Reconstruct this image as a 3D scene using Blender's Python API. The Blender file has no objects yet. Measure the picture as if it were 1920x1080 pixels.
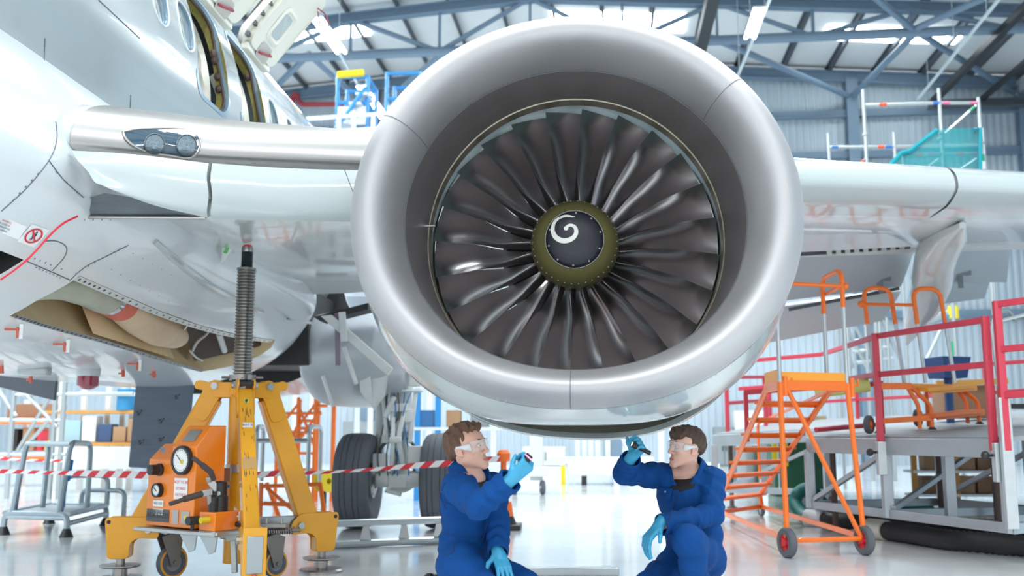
import bpy, bmesh, math, random
import numpy as np
from mathutils import Vector as V, Matrix as M
random.seed(7)
PI = math.pi
sc = bpy.context.scene
COL = sc.collection
sc.view_settings.view_transform = 'Standard'
sc.view_settings.look = 'None'
sc.view_settings.gamma = 1.0
sc.view_settings.use_curve_mapping = False
sc.view_settings.exposure = 0.22
sc.cycles.use_denoising = True
sc.cycles.max_bounces = 8
sc.cycles.diffuse_bounces = 4
sc.cycles.glossy_bounces = 4
sc.cycles.transparent_max_bounces = 12
sc.cycles.caustics_reflective = False
sc.cycles.caustics_refractive = False
sc.cycles.sample_clamp_indirect = 6.0

# ------------------------------------------------------------------ camera
F = 1866.7
YAW, PITCH = math.radians(3.75), math.radians(8.38)
CAM = V((0, 0, 1.1))
fwd = V((-math.sin(YAW) * math.cos(PITCH), math.cos(YAW) * math.cos(PITCH), math.sin(PITCH)))
rgt = V((math.cos(YAW), math.sin(YAW), 0))
upv = rgt.cross(fwd)
cd = bpy.data.cameras.new('camera')
cam = bpy.data.objects.new('camera', cd)
COL.objects.link(cam)
cam.matrix_world = M(((rgt.x, upv.x, -fwd.x, CAM.x), (rgt.y, upv.y, -fwd.y, CAM.y), (rgt.z, upv.z, -fwd.z, CAM.z), (0, 0, 0, 1)))
cd.lens = 35.0
cd.sensor_width = 36.0
cd.clip_end = 300
cd.dof.use_dof = True
cd.dof.focus_distance = 5.9
cd.dof.aperture_fstop = 2.0
sc.camera = cam

def ray(px, py):
    return fwd * F + rgt * (px - 960) + upv * (540 - py)
def atY(px, py, y):
    d = ray(px, py); return CAM + d * (y / d.y)
def atX(px, py, x):
    d = ray(px, py); return CAM + d * (x / d.x)
def atZ(px, py, z):
    d = ray(px, py); return CAM + d * ((z - CAM.z) / d.z)
def atPlane(px, py, p0, n):
    d = ray(px, py); return CAM + d * ((p0 - CAM).dot(n) / d.dot(n))
# hangar frame: turned a little against the aircraft
HA = math.radians(-2.2)
hx = V((math.cos(HA), math.sin(HA), 0)); hd = V((-math.sin(HA), math.cos(HA), 0))
def H(u, v, z): return hx * u + hd * v + V((0, 0, z))
def atH(px, py, v):
    p = atPlane(px, py, hd * v, hd); return p
def hu(p): return p.dot(hx)
def hv(p): return p.dot(hd)

# ------------------------------------------------------------------ materials
MATS = {}
def mat(name, col, rough=0.5, metal=0.0, coat=0.0, spec=0.5, noise=0.0, nscale=8.0, bump=0.0, bscale=40.0, stretch=None, emit=None, estr=1.0, rnoise=0.0, alpha=None, trans=0.0, sheen=0.0, coatrough=0.05):
    if name in MATS: return MATS[name]
    m = bpy.data.materials.new(name); m.use_nodes = True
    nt = m.node_tree; b = nt.nodes['Principled BSDF']
    c = (col[0], col[1], col[2], 1)
    b.inputs['Base Color'].default_value = c
    b.inputs['Roughness'].default_value = rough
    b.inputs['Metallic'].default_value = metal
    b.inputs['Coat Weight'].default_value = coat
    b.inputs['Coat Roughness'].default_value = coatrough
    b.inputs['Specular IOR Level'].default_value = spec
    b.inputs['Transmission Weight'].default_value = trans
    if sheen: b.inputs['Sheen Weight'].default_value = sheen
    if alpha is not None: b.inputs['Alpha'].default_value = alpha
    if emit:
        b.inputs['Emission Color'].default_value = (*emit, 1); b.inputs['Emission Strength'].default_value = estr
    if noise or bump or rnoise:
        tc = nt.nodes.new('ShaderNodeTexCoord')
        vec = tc.outputs['Object']
        if stretch:
            mp = nt.nodes.new('ShaderNodeMapping'); mp.inputs['Scale'].default_value = stretch
            nt.links.new(vec, mp.inputs['Vector']); vec = mp.outputs['Vector']
        if noise or rnoise:
            n = nt.nodes.new('ShaderNodeTexNoise'); n.inputs['Scale'].default_value = nscale; n.inputs['Detail'].default_value = 5
            nt.links.new(vec, n.inputs['Vector'])
        if noise:
            mx = nt.nodes.new('ShaderNodeMix'); mx.data_type = 'RGBA'
            k = 1 - noise
            mx.inputs[6].default_value = (c[0] * k, c[1] * k, c[2] * k, 1)
            k = 1 + noise * 0.6
            mx.inputs[7].default_value = (min(1, c[0] * k), min(1, c[1] * k), min(1, c[2] * k), 1)
            nt.links.new(n.outputs['Fac'], mx.inputs[0]); nt.links.new(mx.outputs[2], b.inputs['Base Color'])
        if rnoise:
            mr = nt.nodes.new('ShaderNodeMapRange')
            mr.inputs['From Min'].default_value = 0.3; mr.inputs['From Max'].default_value = 0.7
            mr.inputs['To Min'].default_value = max(0, rough - rnoise); mr.inputs['To Max'].default_value = rough + rnoise
            nt.links.new(n.outputs['Fac'], mr.inputs['Value']); nt.links.new(mr.outputs['Result'], b.inputs['Roughness'])
        if bump:
            n2 = nt.nodes.new('ShaderNodeTexNoise'); n2.inputs['Scale'].default_value = bscale; n2.inputs['Detail'].default_value = 4
            nt.links.new(vec, n2.inputs['Vector'])
            bp = nt.nodes.new('ShaderNodeBump'); bp.inputs['Strength'].default_value = bump; bp.inputs['Distance'].default_value = 0.01
            nt.links.new(n2.outputs['Fac'], bp.inputs['Height']); nt.links.new(bp.outputs['Normal'], b.inputs['Normal'])
    MATS[name] = m
    return m

# ------------------------------------------------------------------ mesh builder
ORG = {}
def basis(d, up=None):
    d = d.normalized()
    up = V((0, 0, 1)) if up is None else up
    if abs(d.dot(up.normalized())) > 0.98: up = V((0, 1, 0)) if abs(d.y) < 0.9 else V((1, 0, 0))
    s = d.cross(up).normalized(); u = s.cross(d).normalized()
    return s, u, d
class MB:
    def __init__(self): self.v = []; self.f = []; self.m = []
    def add(self, vs, fs, m=0):
        o = len(self.v); self.v += [V(p) for p in vs]
        for f in fs: self.f.append([i + o for i in f]); self.m.append(m)
        return self
    def box(self, c, s, R=None, m=0):
        c = V(c); vs = []
        for x in (-.5, .5):
            for y in (-.5, .5):
                for z in (-.5, .5):
                    p = V((x * s[0], y * s[1], z * s[2]))
                    if R is not None: p = R @ p
                    vs.append(c + p)
        return self.add(vs, [(0, 1, 3, 2), (4, 6, 7, 5), (0, 4, 5, 1), (2, 3, 7, 6), (0, 2, 6, 4), (1, 5, 7, 3)], m)
    def bar(self, p0, p1, w, h=None, up=None, m=0):
        p0 = V(p0); p1 = V(p1); h = w if h is None else h
        s, u, d = basis(p1 - p0, up)
        vs = []
        for p in (p0, p1):
            for a, b in ((-1, -1), (1, -1), (1, 1), (-1, 1)): vs.append(p + s * (a * w / 2) + u * (b * h / 2))
        return self.add(vs, [(3, 2, 1, 0), (4, 5, 6, 7), (0, 1, 5, 4), (1, 2, 6, 5), (2, 3, 7, 6), (3, 0, 4, 7)], m)
    def ibeam(self, p0, p1, w, h, t=0.02, up=None, m=0):
        p0 = V(p0); p1 = V(p1); s, u, d = basis(p1 - p0, up)
        self.bar(p0, p1, t, h, up, m)
        o = u * (h / 2 - t / 2)
        self.bar(p0 + o, p1 + o, w, t * 1.4, up, m); self.bar(p0 - o, p1 - o, w, t * 1.4, up, m)
        return self
    def tube(self, pts, r, n=10, cap=True, closed=False, m=0):
        pts = [V(p) for p in pts]; k = len(pts)
        rs = r if isinstance(r, (list, tuple)) else [r] * k
        vs = []; prev = None
        for i, p in enumerate(pts):
            if closed: d = pts[(i + 1) % k] - pts[i - 1]
            else: d = pts[min(i + 1, k - 1)] - pts[max(i - 1, 0)]
            if d.length < 1e-9: d = V((0, 0, 1))
            d.normalize()
            if prev is None: s, u, _ = basis(d)
            else:
                s = prev - d * prev.dot(d)
                if s.length < 1e-6: s, u, _ = basis(d)
                s.normalize(); u = s.cross(d)
            prev = s
            for j in range(n):
                a = 2 * PI * j / n; vs.append(p + s * (rs[i] * math.cos(a)) + u * (rs[i] * math.sin(a)))
        fs = []
        for i in range(k if closed else k - 1):
            i2 = (i + 1) % k
            for j in range(n):
                j2 = (j + 1) % n; fs.append((i * n + j, i * n + j2, i2 * n + j2, i2 * n + j))
        if cap and not closed:
            fs.append(tuple(range(n))); fs.append(tuple(reversed([(k - 1) * n + j for j in range(n)])))
        return self.add(vs, fs, m)
    def lathe(self, prof, o, axis, n=32, m=0, closed=False, a0=0.0, a1=2 * PI):
        # prof: (radius, t along axis)
        o = V(o); s, u, d = basis(V(axis)); full = abs(a1 - a0) > 2 * PI - 1e-6
        k = len(prof); cols = n if full else n + 1; vs = []
        for r, t in prof:
            for j in range(cols):
                a = a0 + (a1 - a0) * j / n; vs.append(o + d * t + s * (r * math.cos(a)) + u * (r * math.sin(a)))
        fs = []
        for i in range(k if closed else k - 1):
            i2 = (i + 1) % k
            for j in range(n):
                j2 = (j + 1) % cols; fs.append((i * cols + j, i2 * cols + j, i2 * cols + j2, i * cols + j2))
        return self.add(vs, fs, m)
    def disc(self, o, axis, r, n=24, m=0):
        o = V(o); s, u, d = basis(V(axis))
        return self.add([o + s * (r * math.cos(2 * PI * j / n)) + u * (r * math.sin(2 * PI * j / n)) for j in range(n)], [tuple(range(n))], m)
    def cyl(self, p0, p1, r, n=20, m=0): return self.tube([p0, p1], r, n, True, False, m)
    def prism(self, poly, vec, m=0):
        poly = [V(p) for p in poly]; vec = V(vec); n = len(poly)
        vs = poly + [p + vec for p in poly]
        fs = [tuple(reversed(range(n))), tuple(range(n, 2 * n))] + [(i, (i + 1) % n, n + (i + 1) % n, n + i) for i in range(n)]
        return self.add(vs, fs, m)
    def grid(self, rows, m=0, cu=False, cv=False):
        k = len(rows); n = len(rows[0]); vs = [p for r in rows for p in r]; fs = []
        for i in range(k if cu else k - 1):
            i2 = (i + 1) % k
            for j in range(n if cv else n - 1):
                j2 = (j + 1) % n; fs.append((i * n + j, i * n + j2, i2 * n + j2, i2 * n + j))
        return self.add(vs, fs, m)
    def ball(self, c, r, n=14, k=9, m=0, sq=(1, 1, 1)):
        c = V(c); rows = []
        for i in range(k + 1):
            a = PI * i / k
            rows.append([c + V((r * sq[0] * math.sin(a) * math.cos(2 * PI * j / n), r * sq[1] * math.sin(a) * math.sin(2 * PI * j / n), r * sq[2] * math.cos(a))) for j in range(n)])
        return self.grid(rows, m, False, True)
    def build(self, name, mt, parent=None, smooth=35, bevel=0, subsurf=0, solid=0, recalc=True, thing=None):
        if not self.v: return None
        vs = np.array([tuple(p) for p in self.v]); c = V(tuple((vs.min(0) + vs.max(0)) / 2))
        me = bpy.data.meshes.new(name)
        me.from_pydata([tuple(V(p) - c) for p in self.v], [], self.f)
        for x in (mt if isinstance(mt, (list, tuple)) else [mt]): me.materials.append(x)
        me.polygons.foreach_set('material_index', self.m)
        if recalc:
            bm = bmesh.new(); bm.from_mesh(me); bmesh.ops.remove_doubles(bm, verts=bm.verts, dist=1e-5)
            bmesh.ops.recalc_face_normals(bm, faces=bm.faces); bm.to_mesh(me); bm.free()
        return link_mesh(name, me, c, parent, smooth, bevel, subsurf, solid)
def link_mesh(name, me, c, parent=None, smooth=35, bevel=0, subsurf=0, solid=0):
    if smooth:
        me.polygons.foreach_set('use_smooth', [True] * len(me.polygons))
        if smooth < 180: me.set_sharp_from_angle(angle=math.radians(smooth))
    me.update()
    o = bpy.data.objects.new(name, me); COL.objects.link(o)
    ORG[o.name] = V(c)
    if parent is not None:
        o.parent = parent; o.location = V(c) - ORG[parent.name]
    else: o.location = c
    if solid:
        md = o.modifiers.new('solid', 'SOLIDIFY'); md.thickness = solid; md.offset = 0
    if bevel:
        md = o.modifiers.new('bevel', 'BEVEL'); md.width = bevel; md.segments = 2; md.limit_method = 'ANGLE'; md.angle_limit = math.radians(40)
    if subsurf:
        md = o.modifiers.new('sub', 'SUBSURF'); md.levels = subsurf; md.render_levels = subsurf
    return o
def tag(o, label=None, cat=None, group=None, kind=None):
    if label: o['label'] = label
    if cat: o['category'] = cat
    if group: o['group'] = group
    if kind: o['kind'] = kind
    return o
def thing(name, label, cat, loc=(0, 0, 0), group=None):
    o = bpy.data.objects.new(name, None); COL.objects.link(o); o.empty_display_size = 0.1
    o.location = loc; ORG[o.name] = V(loc)
    return tag(o, label, cat, group)
def struct(name, mb, m, **k):
    o = mb.build(name, m, **k); o['kind'] = 'structure'; return o
def copy_tree(o, parent=None):
    c = o.copy(); COL.objects.link(c)
    if parent is not None: c.parent = parent
    for ch in list(o.children): copy_tree(ch, c)
    return c
def arc(c, r, a0, a1, n, ax, ay):
    return [V(c) + V(ax) * (r * math.cos(a0 + (a1 - a0) * i / n)) + V(ay) * (r * math.sin(a0 + (a1 - a0) * i / n)) for i in range(n + 1)]
def rounded(pts, r, n=5, closed=False):
    """polyline with rounded corners"""
    pts = [V(p) for p in pts]; out = []; k = len(pts)
    for i, p in enumerate(pts):
        if not closed and (i == 0 or i == k - 1): out.append(p); continue
        a = pts[i - 1]; b = pts[(i + 1) % k]
        d0 = (a - p); d1 = (b - p); q = min(r, d0.length * .49, d1.length * .49)
        s = p + d0.normalized() * q; e = p + d1.normalized() * q
        for j in range(n + 1):
            t = j / n; out.append(s * (1 - t) ** 2 + p * (2 * t * (1 - t)) + e * t * t)
    return out
def spline(pts, n=8):
    """Catmull-Rom through the points"""
    pts = [V(p) for p in pts]; q = [pts[0] * 2 - pts[1]] + pts + [pts[-1] * 2 - pts[-2]]; out = []
    for i in range(1, len(q) - 2):
        for j in range(n):
            t = j / n
            out.append(0.5 * ((2 * q[i]) + (q[i + 1] - q[i - 1]) * t + (2 * q[i - 1] - 5 * q[i] + 4 * q[i + 1] - q[i + 2]) * t * t + (3 * q[i] - q[i - 1] - 3 * q[i + 1] + q[i + 2]) * t ** 3))
    out.append(pts[-1]); return out
def interp(x, xs, ys):
    return float(np.interp(x, xs, ys))
def text_mesh(s, size, o, ex, ey, mt, name, parent, depth=0.0, align='CENTER', space=1.0):
    """lettering as flat mesh, baseline centre at o, running along ex, up along ey"""
    cu = bpy.data.curves.new('txt', 'FONT'); cu.body = s; cu.size = size; cu.align_x = align; cu.align_y = 'CENTER'; cu.space_character = space
    cu.resolution_u = 2
    t = bpy.data.objects.new('txt', cu)
    me = bpy.data.meshes.new_from_object(t)
    ex = V(ex).normalized(); ey = V(ey).normalized()
    mb = MB()
    mb.v = [V(o) + ex * p.co.x + ey * p.co.y for p in me.vertices]; mb.f = [list(p.vertices) for p in me.polygons]; mb.m = [0] * len(mb.f)
    bpy.data.objects.remove(t); bpy.data.curves.remove(cu); bpy.data.meshes.remove(me)
    return mb.build(name, mt, parent, smooth=0, recalc=False)
def boolean(target_mb, cutters, name, mats, parent=None, smooth=35):
    """target minus each cutter (MBs); material slots are shared"""
    def mk(mb, nm):
        me = bpy.data.meshes.new(nm); me.from_pydata([tuple(p) for p in mb.v], [], mb.f)
        for x in mats: me.materials.append(x)
        me.polygons.foreach_set('material_index', mb.m)
        bm = bmesh.new(); bm.from_mesh(me); bmesh.ops.remove_doubles(bm, verts=bm.verts, dist=1e-5); bmesh.ops.recalc_face_normals(bm, faces=bm.faces); bm.to_mesh(me); bm.free()
        o = bpy.data.objects.new(nm, me); COL.objects.link(o); return o
    t = mk(target_mb, 'bt'); cs = [mk(c, 'bc') for c in cutters]
    for c in cs:
        md = t.modifiers.new('b', 'BOOLEAN'); md.operation = 'DIFFERENCE'; md.object = c; md.solver = 'EXACT'
    dg = bpy.context.evaluated_depsgraph_get(); ev = t.evaluated_get(dg)
    me = bpy.data.meshes.new_from_object(ev)
    for o in [t] + cs:
        d = o.data; bpy.data.objects.remove(o); bpy.data.meshes.remove(d)
    vs = np.array([tuple(v.co) for v in me.vertices]); c = V(tuple((vs.min(0) + vs.max(0)) / 2))
    me.transform(M.Translation(-c)); me.name = name
    return link_mesh(name, me, c, parent, smooth)
# ------------------------------------------------------------------ hangar
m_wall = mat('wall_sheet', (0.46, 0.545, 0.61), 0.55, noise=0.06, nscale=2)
m_roof = mat('roof_sheet', (0.80, 0.83, 0.84), 0.6, noise=0.05, nscale=1.5)
m_steel = mat('blue_grey_steel', (0.17, 0.25, 0.34), 0.5, noise=0.08)
m_purl = mat('dark_purlin', (0.075, 0.09, 0.11), 0.55)
m_glow = mat('rooflight', (0.9, 0.95, 0.97), 0.4, emit=(0.93, 1.0, 0.99), estr=9.0)
m_tube = mat('lamp_tube', (1, 1, 1), 0.4, emit=(0.95, 1.0, 1.0), estr=25.0)
VB, UR, UL, VF = 38.0, 15.6, -27.0, -9.0
RU, RZ, SL = -2.5, 15.75, 0.078
def roofz(u): return RZ - SL * abs(u - RU)
# floor: pale glossy epoxy
mf = bpy.data.materials.new('floor_epoxy'); mf.use_nodes = True
nt = mf.node_tree; b = nt.nodes['Principled BSDF']
tc = nt.nodes.new('ShaderNodeTexCoord'); n1 = nt.nodes.new('ShaderNodeTexNoise'); n1.inputs['Scale'].default_value = 0.9; n1.inputs['Detail'].default_value = 6
nt.links.new(tc.outputs['Object'], n1.inputs['Vector'])
cr = nt.nodes.new('ShaderNodeValToRGB'); cr.color_ramp.elements[0].position = 0.3; cr.color_ramp.elements[0].color = (0.78, 0.81, 0.82, 1)
cr.color_ramp.elements[1].position = 0.7; cr.color_ramp.elements[1].color = (0.88, 0.90, 0.90, 1)
nt.links.new(n1.outputs['Fac'], cr.inputs['Fac']); nt.links.new(cr.outputs['Color'], b.inputs['Base Color'])
n2 = nt.nodes.new('ShaderNodeTexNoise'); n2.inputs['Scale'].default_value = 2.2; n2.inputs['Detail'].default_value = 3
nt.links.new(tc.outputs['Object'], n2.inputs['Vector'])
mr = nt.nodes.new('ShaderNodeMapRange'); mr.inputs['To Min'].default_value = 0.10; mr.inputs['To Max'].default_value = 0.24
nt.links.new(n2.outputs['Fac'], mr.inputs['Value']); nt.links.new(mr.outputs['Result'], b.inputs['Roughness'])
b.inputs['Coat Weight'].default_value = 0.6; b.inputs['Coat Roughness'].default_value = 0.12
q = MB(); q.add([H(UL, VF, 0), H(UR, VF, 0), H(UR, VB, 0), H(UL, VB, 0), H(UL, VF, -.2), H(UR, VF, -.2), H(UR, VB, -.2), H(UL, VB, -.2)],
                [(0, 1, 2, 3), (7, 6, 5, 4), (0, 4, 5, 1), (1, 5, 6, 2), (2, 6, 7, 3), (3, 7, 4, 0)])
struct('floor', q, mf)
def corr(a, b_, z0, z1f, pitch=0.26, dep=0.035):
    """trapezoid sheeting between plan points a and b, up to z1f(fraction)"""
    d = (b_ - a); L = d.length; d.normalize(); nrm = V((d.y, -d.x, 0)); mb = MB(); lo = []; hi = []
    k = int(L / pitch)
    for i in range(k):
        for f_, e in ((0, 0), (.4, 0), (.5, 1), (.9, 1)):
            t = (i + f_) * pitch; p = a + d * t + nrm * (dep * e)
            lo.append(p + V((0, 0, z0))); hi.append(p + V((0, 0, z1f(t / L))))
    mb.grid([lo, hi]); return mb
wb = corr(H(UL, VB, 0), H(UR, VB, 0), 0, lambda t: roofz(UL + (UR - UL) * t) + .2)
struct('wall_back', wb, m_wall, smooth=0)
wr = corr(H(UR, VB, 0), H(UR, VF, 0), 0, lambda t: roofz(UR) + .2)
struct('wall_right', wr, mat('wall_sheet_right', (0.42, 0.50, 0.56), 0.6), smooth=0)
wl = corr(H(UL, VF, 0), H(UL, VB, 0), 0, lambda t: roofz(UL) + .2)
struct('wall_left', wl, m_wall, smooth=0)
# roof sheets: profiled metal, one mesh
q = MB(); rows = []
for i in range(2):
    v_ = (VF - 2, VB + .3)[i]; row = []
    for u_ in (UL - .5, RU, UR + .5): row.append(H(u_, v_, roofz(u_) + .22))
    rows.append(row)
q.grid(rows); rows2 = [[p + V((0, 0, .12)) for p in r] for r in rows]; q.grid(rows2)
struct('ceiling', q, m_roof)
tn = [0]
def trim(mb, m, **k):
    tn[0] += 1; return struct('trim_%d' % tn[0], mb, m, **k)
# purlins along the depth
u_ = UL + .9
while u_ < UR:
    if abs(u_ - RU) > .3:
        q = MB(); z_ = roofz(u_) + .09
        q.bar(H(u_, VF, z_), H(u_, VB, z_), .03, .22); q.bar(H(u_ + .035, VF, z_ - .11), H(u_ + .035, VB, z_ - .11), .1, .03); q.bar(H(u_ - .035, VF, z_ + .11), H(u_ - .035, VB, z_ + .11), .1, .03)
        trim(q, m_purl)
    u_ += 1.72
# roof trusses across
BC = 13.75
def truss(v):
    q = MB()
    for a, c in ((UL, RU), (RU, UR)):
        q.ibeam(H(a, v, roofz(a) - .22), H(c, v, roofz(c) - .22), .3, .34, .03)
    q.tube([H(UL, v, BC), H(UR, v, BC)], .16, 10)
    n = 14; us = [UL + (UR - UL) * i / n for i in range(n + 1)]
    for i in range(n):
        a, c = us[i], us[i + 1]
        if i % 2: q.tube([H(a, v, BC), H(c, v, roofz(c) - .25)], .085, 8)
        else: q.tube([H(a, v, roofz(a) - .25), H(c, v, BC)], .085, 8)
        q.bar(H(c, v, BC), H(c, v, roofz(c) - .25), .09)
    trim(q, m_steel)
for v_ in (31.3, 23.5, 15.5): truss(v_)
# gable rafters against the end wall
q = MB()
for a, c in ((UL, RU), (RU, UR)): q.ibeam(H(a, VB - .3, roofz(a) - .2), H(c, VB - .3, roofz(c) - .2), .3, .4, .03)
trim(q, m_steel)
# gable columns
cols_u = [hu(atH(x, 300, VB - .25)) for x in (1601, 700, 1150)]
for cu_ in cols_u + [UR - .3, cols_u[1] - 9, cols_u[1] - 17]:
    q = MB(); q.ibeam(H(cu_, VB - .3, 0), H(cu_, VB - .3, roofz(cu_) - .3), .42, .42, .05, up=hd); trim(q, m_steel)
# eaves beam and columns along the right wall
for v_ in (31.3, 23.5):
    q = MB(); q.ibeam(H(UR - .35, v_, 0), H(UR - .35, v_, roofz(UR) - .2), .3, .5, .05, up=hx); trim(q, m_purl)
q = MB(); q.bar(H(UR - .3, VF, roofz(UR) - .35), H(UR - .3, VB, roofz(UR) - .35), .35, .5); trim(q, mat('pale_eaves', (0.5, 0.56, 0.6), 0.5))
# wall rails
for py in (213, 290, 440, 590):
    z_ = atH(1550, py, VB - .2).z
    q = MB(); q.bar(H(UL, VB - .16, z_), H(UR, VB - .16, z_), .18, .24); q.bar(H(UL, VB - .2, z_ - .14), H(UR, VB - .2, z_ - .14), .26, .04); trim(q, m_steel)
# black crane rail by the corner
pr = atH(1740, 197, VB - .9)
q = MB(); q.ibeam(pr, H(UR - .2, VB - .9, pr.z), .25, .3, .04); trim(q, m_purl)
# plan bracing between truss and gable, in tube
cz = BC + .1
def brace(px0, v0, px1, v1, r=.11):
    a = atPlane(px0, 195, hd * v0, hd); c = atPlane(px1, 90, hd * v1, hd)
    q = MB(); q.tube([H(hu(a), v0, cz), H(hu(c), v1, cz)], r, 8); trim(q, m_steel)
brace(1597, VB - .3, 1335, 31.3); brace(1597, VB - .3, 1725, 31.3); brace(1900, VB - .3, 1715, 31.3)
brace(700, VB - .3, 580, 31.3); brace(460, VB - .3, 580, 31.3); brace(700, VB - .3, 840, 31.3)
a = H(hu(atPlane(1715, 90, hd * 31.3, hd)), 31.3, cz); 
for du, dv in ((5.0, -7.8), (-5.5, -7.8)):
    q = MB(); q.tube([a, a + hx * du + hd * dv], .11, 8); trim(q, m_steel)
# rooflights (translucent sheets)
rn = V((0, 0, 1))
def on_roof(px, py, side):
    n_ = V((0, 0, 1)) + hx * (SL * side); p0 = H(RU, 0, RZ + .17); return atPlane(px, py, p0, n_)
wn = [0]
def rooflight(px0, px1, py0, py1, side):
    a = on_roof((px0 + px1) / 2, py0, side); c = on_roof((px0 + px1) / 2, py1, side)
    v0, v1 = hv(a), hv(c)
    uu0 = hu(on_roof(px0, (py0 + py1) / 2, side)); uu1 = hu(on_roof(px1, (py0 + py1) / 2, side))
    wn[0] += 1; q = MB(); ps = [H(u, v, roofz(u) + .17) for u, v in ((uu0, v0), (uu1, v0), (uu1, v1), (uu0, v1))]
    q.prism(ps, V((0, 0, .03))); o = struct('window_%d' % wn[0], q, m_glow, smooth=0); return o
rooflight(535, 690, 40, 76, -1); rooflight(1035, 1285, 24, 58, 1); rooflight(1545, 1805, 52, 80, 1)
rooflight(170, 330, 40, 76, -1)
# strip lights on hanging trunking
m_trunk = mat('white_trunking', (0.62, 0.70, 0.74), 0.4)
LZ = 12.6
def lightline(p0, p1, label):
    a = atZ(p0[0], p0[1], LZ); c = atZ(p1[0], p1[1], LZ)
    t = thing('light_trunking', label, 'trunking', a, 'lighting trunking under the roof')
    MB().bar(a, c, .07, .07).build('channel', m_trunk, t)
    for k in (.15, .5, .85):
        p = a.lerp(c, k); MB().tube([p, V((p.x, p.y, roofz(hu(p)) - .1))], .012, 6).build('hanger', m_trunk, t)
    return t
def striplight(px, py, ln, label):
    a = atZ(px, py, LZ - .12); t = thing('ceiling_light', label, 'strip light', a, 'twin tube strip lights')
    MB().bar(a - hd * ln / 2 + V((0, 0, .05)), a + hd * ln / 2 + V((0, 0, .05)), .34, .05).build('housing', m_trunk, t)
    for s in (-1, 1):
        MB().tube([a - hd * (ln / 2 - .05) + hx * (.12 * s), a + hd * (ln / 2 - .05) + hx * (.12 * s)], .045, 8).build('lamp_tube', m_tube, t)
lightline((1447, -10), (1378, 155), 'pale cable trunking hanging above the engine with a lit strip light')
lightline((1880, -10), (1722, 185), 'long pale trunking rod descending at the far right of the roof')
lightline((560, -30), (690, 190), 'pale trunking with lit twin tubes left of the engine')
striplight(1415, 45, 2.1, 'lit twin tube strip light above the right of the engine')
striplight(618, 68, 2.6, 'lit twin tube strip light beside the open hatch')
striplight(700, 193, 3.4, 'farther lit twin tube strip light in front of the blue steps')
# dark conduits along the right of the roof
m_blk = mat('black_iron', (0.02, 0.022, 0.025), 0.5)
def conduit(p0, p1, z, w, label, m=m_blk):
    a = atZ(*p0, z); c = atZ(*p1, z); q = MB(); q.bar(a, c, w, w); o = q.build('ceiling_cable_tray', m); tag(o, label, 'cable tray')
    return o
conduit((1345, -40), (1312, 95), 13.2, .34, 'dark cable tray running above the top right of the engine')
conduit((1960, -25), (1750, 190), 13.4, .22, 'black crane rail running to the far right corner under the roof')
conduit((1990, 60), (1842, 185), 13.4, .16, 'second black rail close to the right eaves')
LAMP_W = 480
# area lamps of the hall; unseen front row added to light the fan blades
def area(p, sx, sy, w, name, rot=(0, 0, 0), col=(1, 1, 1)):
    l = bpy.data.lights.new(name, 'AREA'); l.shape = 'RECTANGLE'; l.size = sx; l.size_y = sy; l.energy = w; l.color = col
    o = bpy.data.objects.new(name, l); COL.objects.link(o); o.location = p; o.rotation_euler = rot; return o
for u in (-19, -10.5, -2, 6.5):
    for v in (-7, -1, 6, 14, 22, 30):
        area(H(u, v, 12.4), .5, 4.5, LAMP_W, 'hall_fill_lamp', (0, 0, HA), (0.93, 0.98, 1.0))
w = bpy.data.worlds.new('world'); sc.world = w; w.use_nodes = True
bg = w.node_tree.nodes['Background']; bg.inputs['Color'].default_value = (0.93, 0.97, 1.0, 1); bg.inputs['Strength'].default_value = 1.2
# ------------------------------------------------------------------ aircraft root + engine
m_white = mat('aircraft_white', (0.43, 0.48, 0.485), 0.20, coat=0.7, noise=0.03, nscale=1.2)
m_lip = mat('lip_aluminium', (0.46, 0.455, 0.465), 0.58, metal=0.8, noise=0.10, nscale=2.0, rnoise=0.07)
m_duct = mat('duct_liner', (0.235, 0.21, 0.21), 0.40, metal=0.5, noise=0.25, nscale=3.0, stretch=(1, 1, 1))
m_blade = mat('titanium_blade', (0.45, 0.425, 0.43), 0.24, metal=0.95, noise=0.05, nscale=3)
m_olive = mat('olive_primer', (0.13, 0.12, 0.045), 0.4, noise=0.15)
m_spin = mat('spinner_black', (0.016, 0.018, 0.03), 0.42, noise=0.9, nscale=160)
m_spiral = mat('spiral_white', (0.72, 0.75, 0.70), 0.5)
m_ring = mat('fan_case_metal', (0.40, 0.37, 0.28), 0.32, metal=0.9)
m_liner = mat('abradable_liner', (0.34, 0.50, 0.52), 0.4, noise=0.15, nscale=30)
m_dark = mat('dark_cavity', (0.03, 0.03, 0.032), 0.6)
m_rivet = mat('rivet_grey', (0.20, 0.21, 0.23), 0.4, metal=0.6)
m_seam = mat('seam_grey', (0.12, 0.13, 0.15), 0.6)
m_chrome = mat('chrome', (0.75, 0.76, 0.78), 0.15, metal=1.0)
plane = thing('airplane', 'white twin engine airliner on a yellow jack with its engine inlet facing forward', 'airplane', (-2.0, 8.0, 0))
E0 = atY(1075, 390, 4.40); SF = 1.08
E1 = atY(1078, 466, 4.40 + SF)
ea = (E1 - E0).normalized()
er = V((1, 0, 0)); er = (er - ea * er.dot(ea)).normalized(); eu = er.cross(ea)
if eu.z < 0: eu = -eu
def EP(s, x, z): return E0 + ea * s + er * x + eu * z
def sq(th, a, bt, bb):
    """radius of a squashed circle: half width a, top bt, bottom bb"""
    c, s = math.cos(th), math.sin(th); b_ = bt if s > 0 else bb
    n_ = 2.0 if s > 0 else 2.0 + EXB * min(1, -s * 3)
    return 1.0 / (abs(c / a) ** n_ + abs(s / b_) ** n_) ** (1 / n_)
EXB = .12
OUT = (1.085, 0.985, 0.895); INN = (0.83, 0.765, 0.715)
NT = 144
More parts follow.
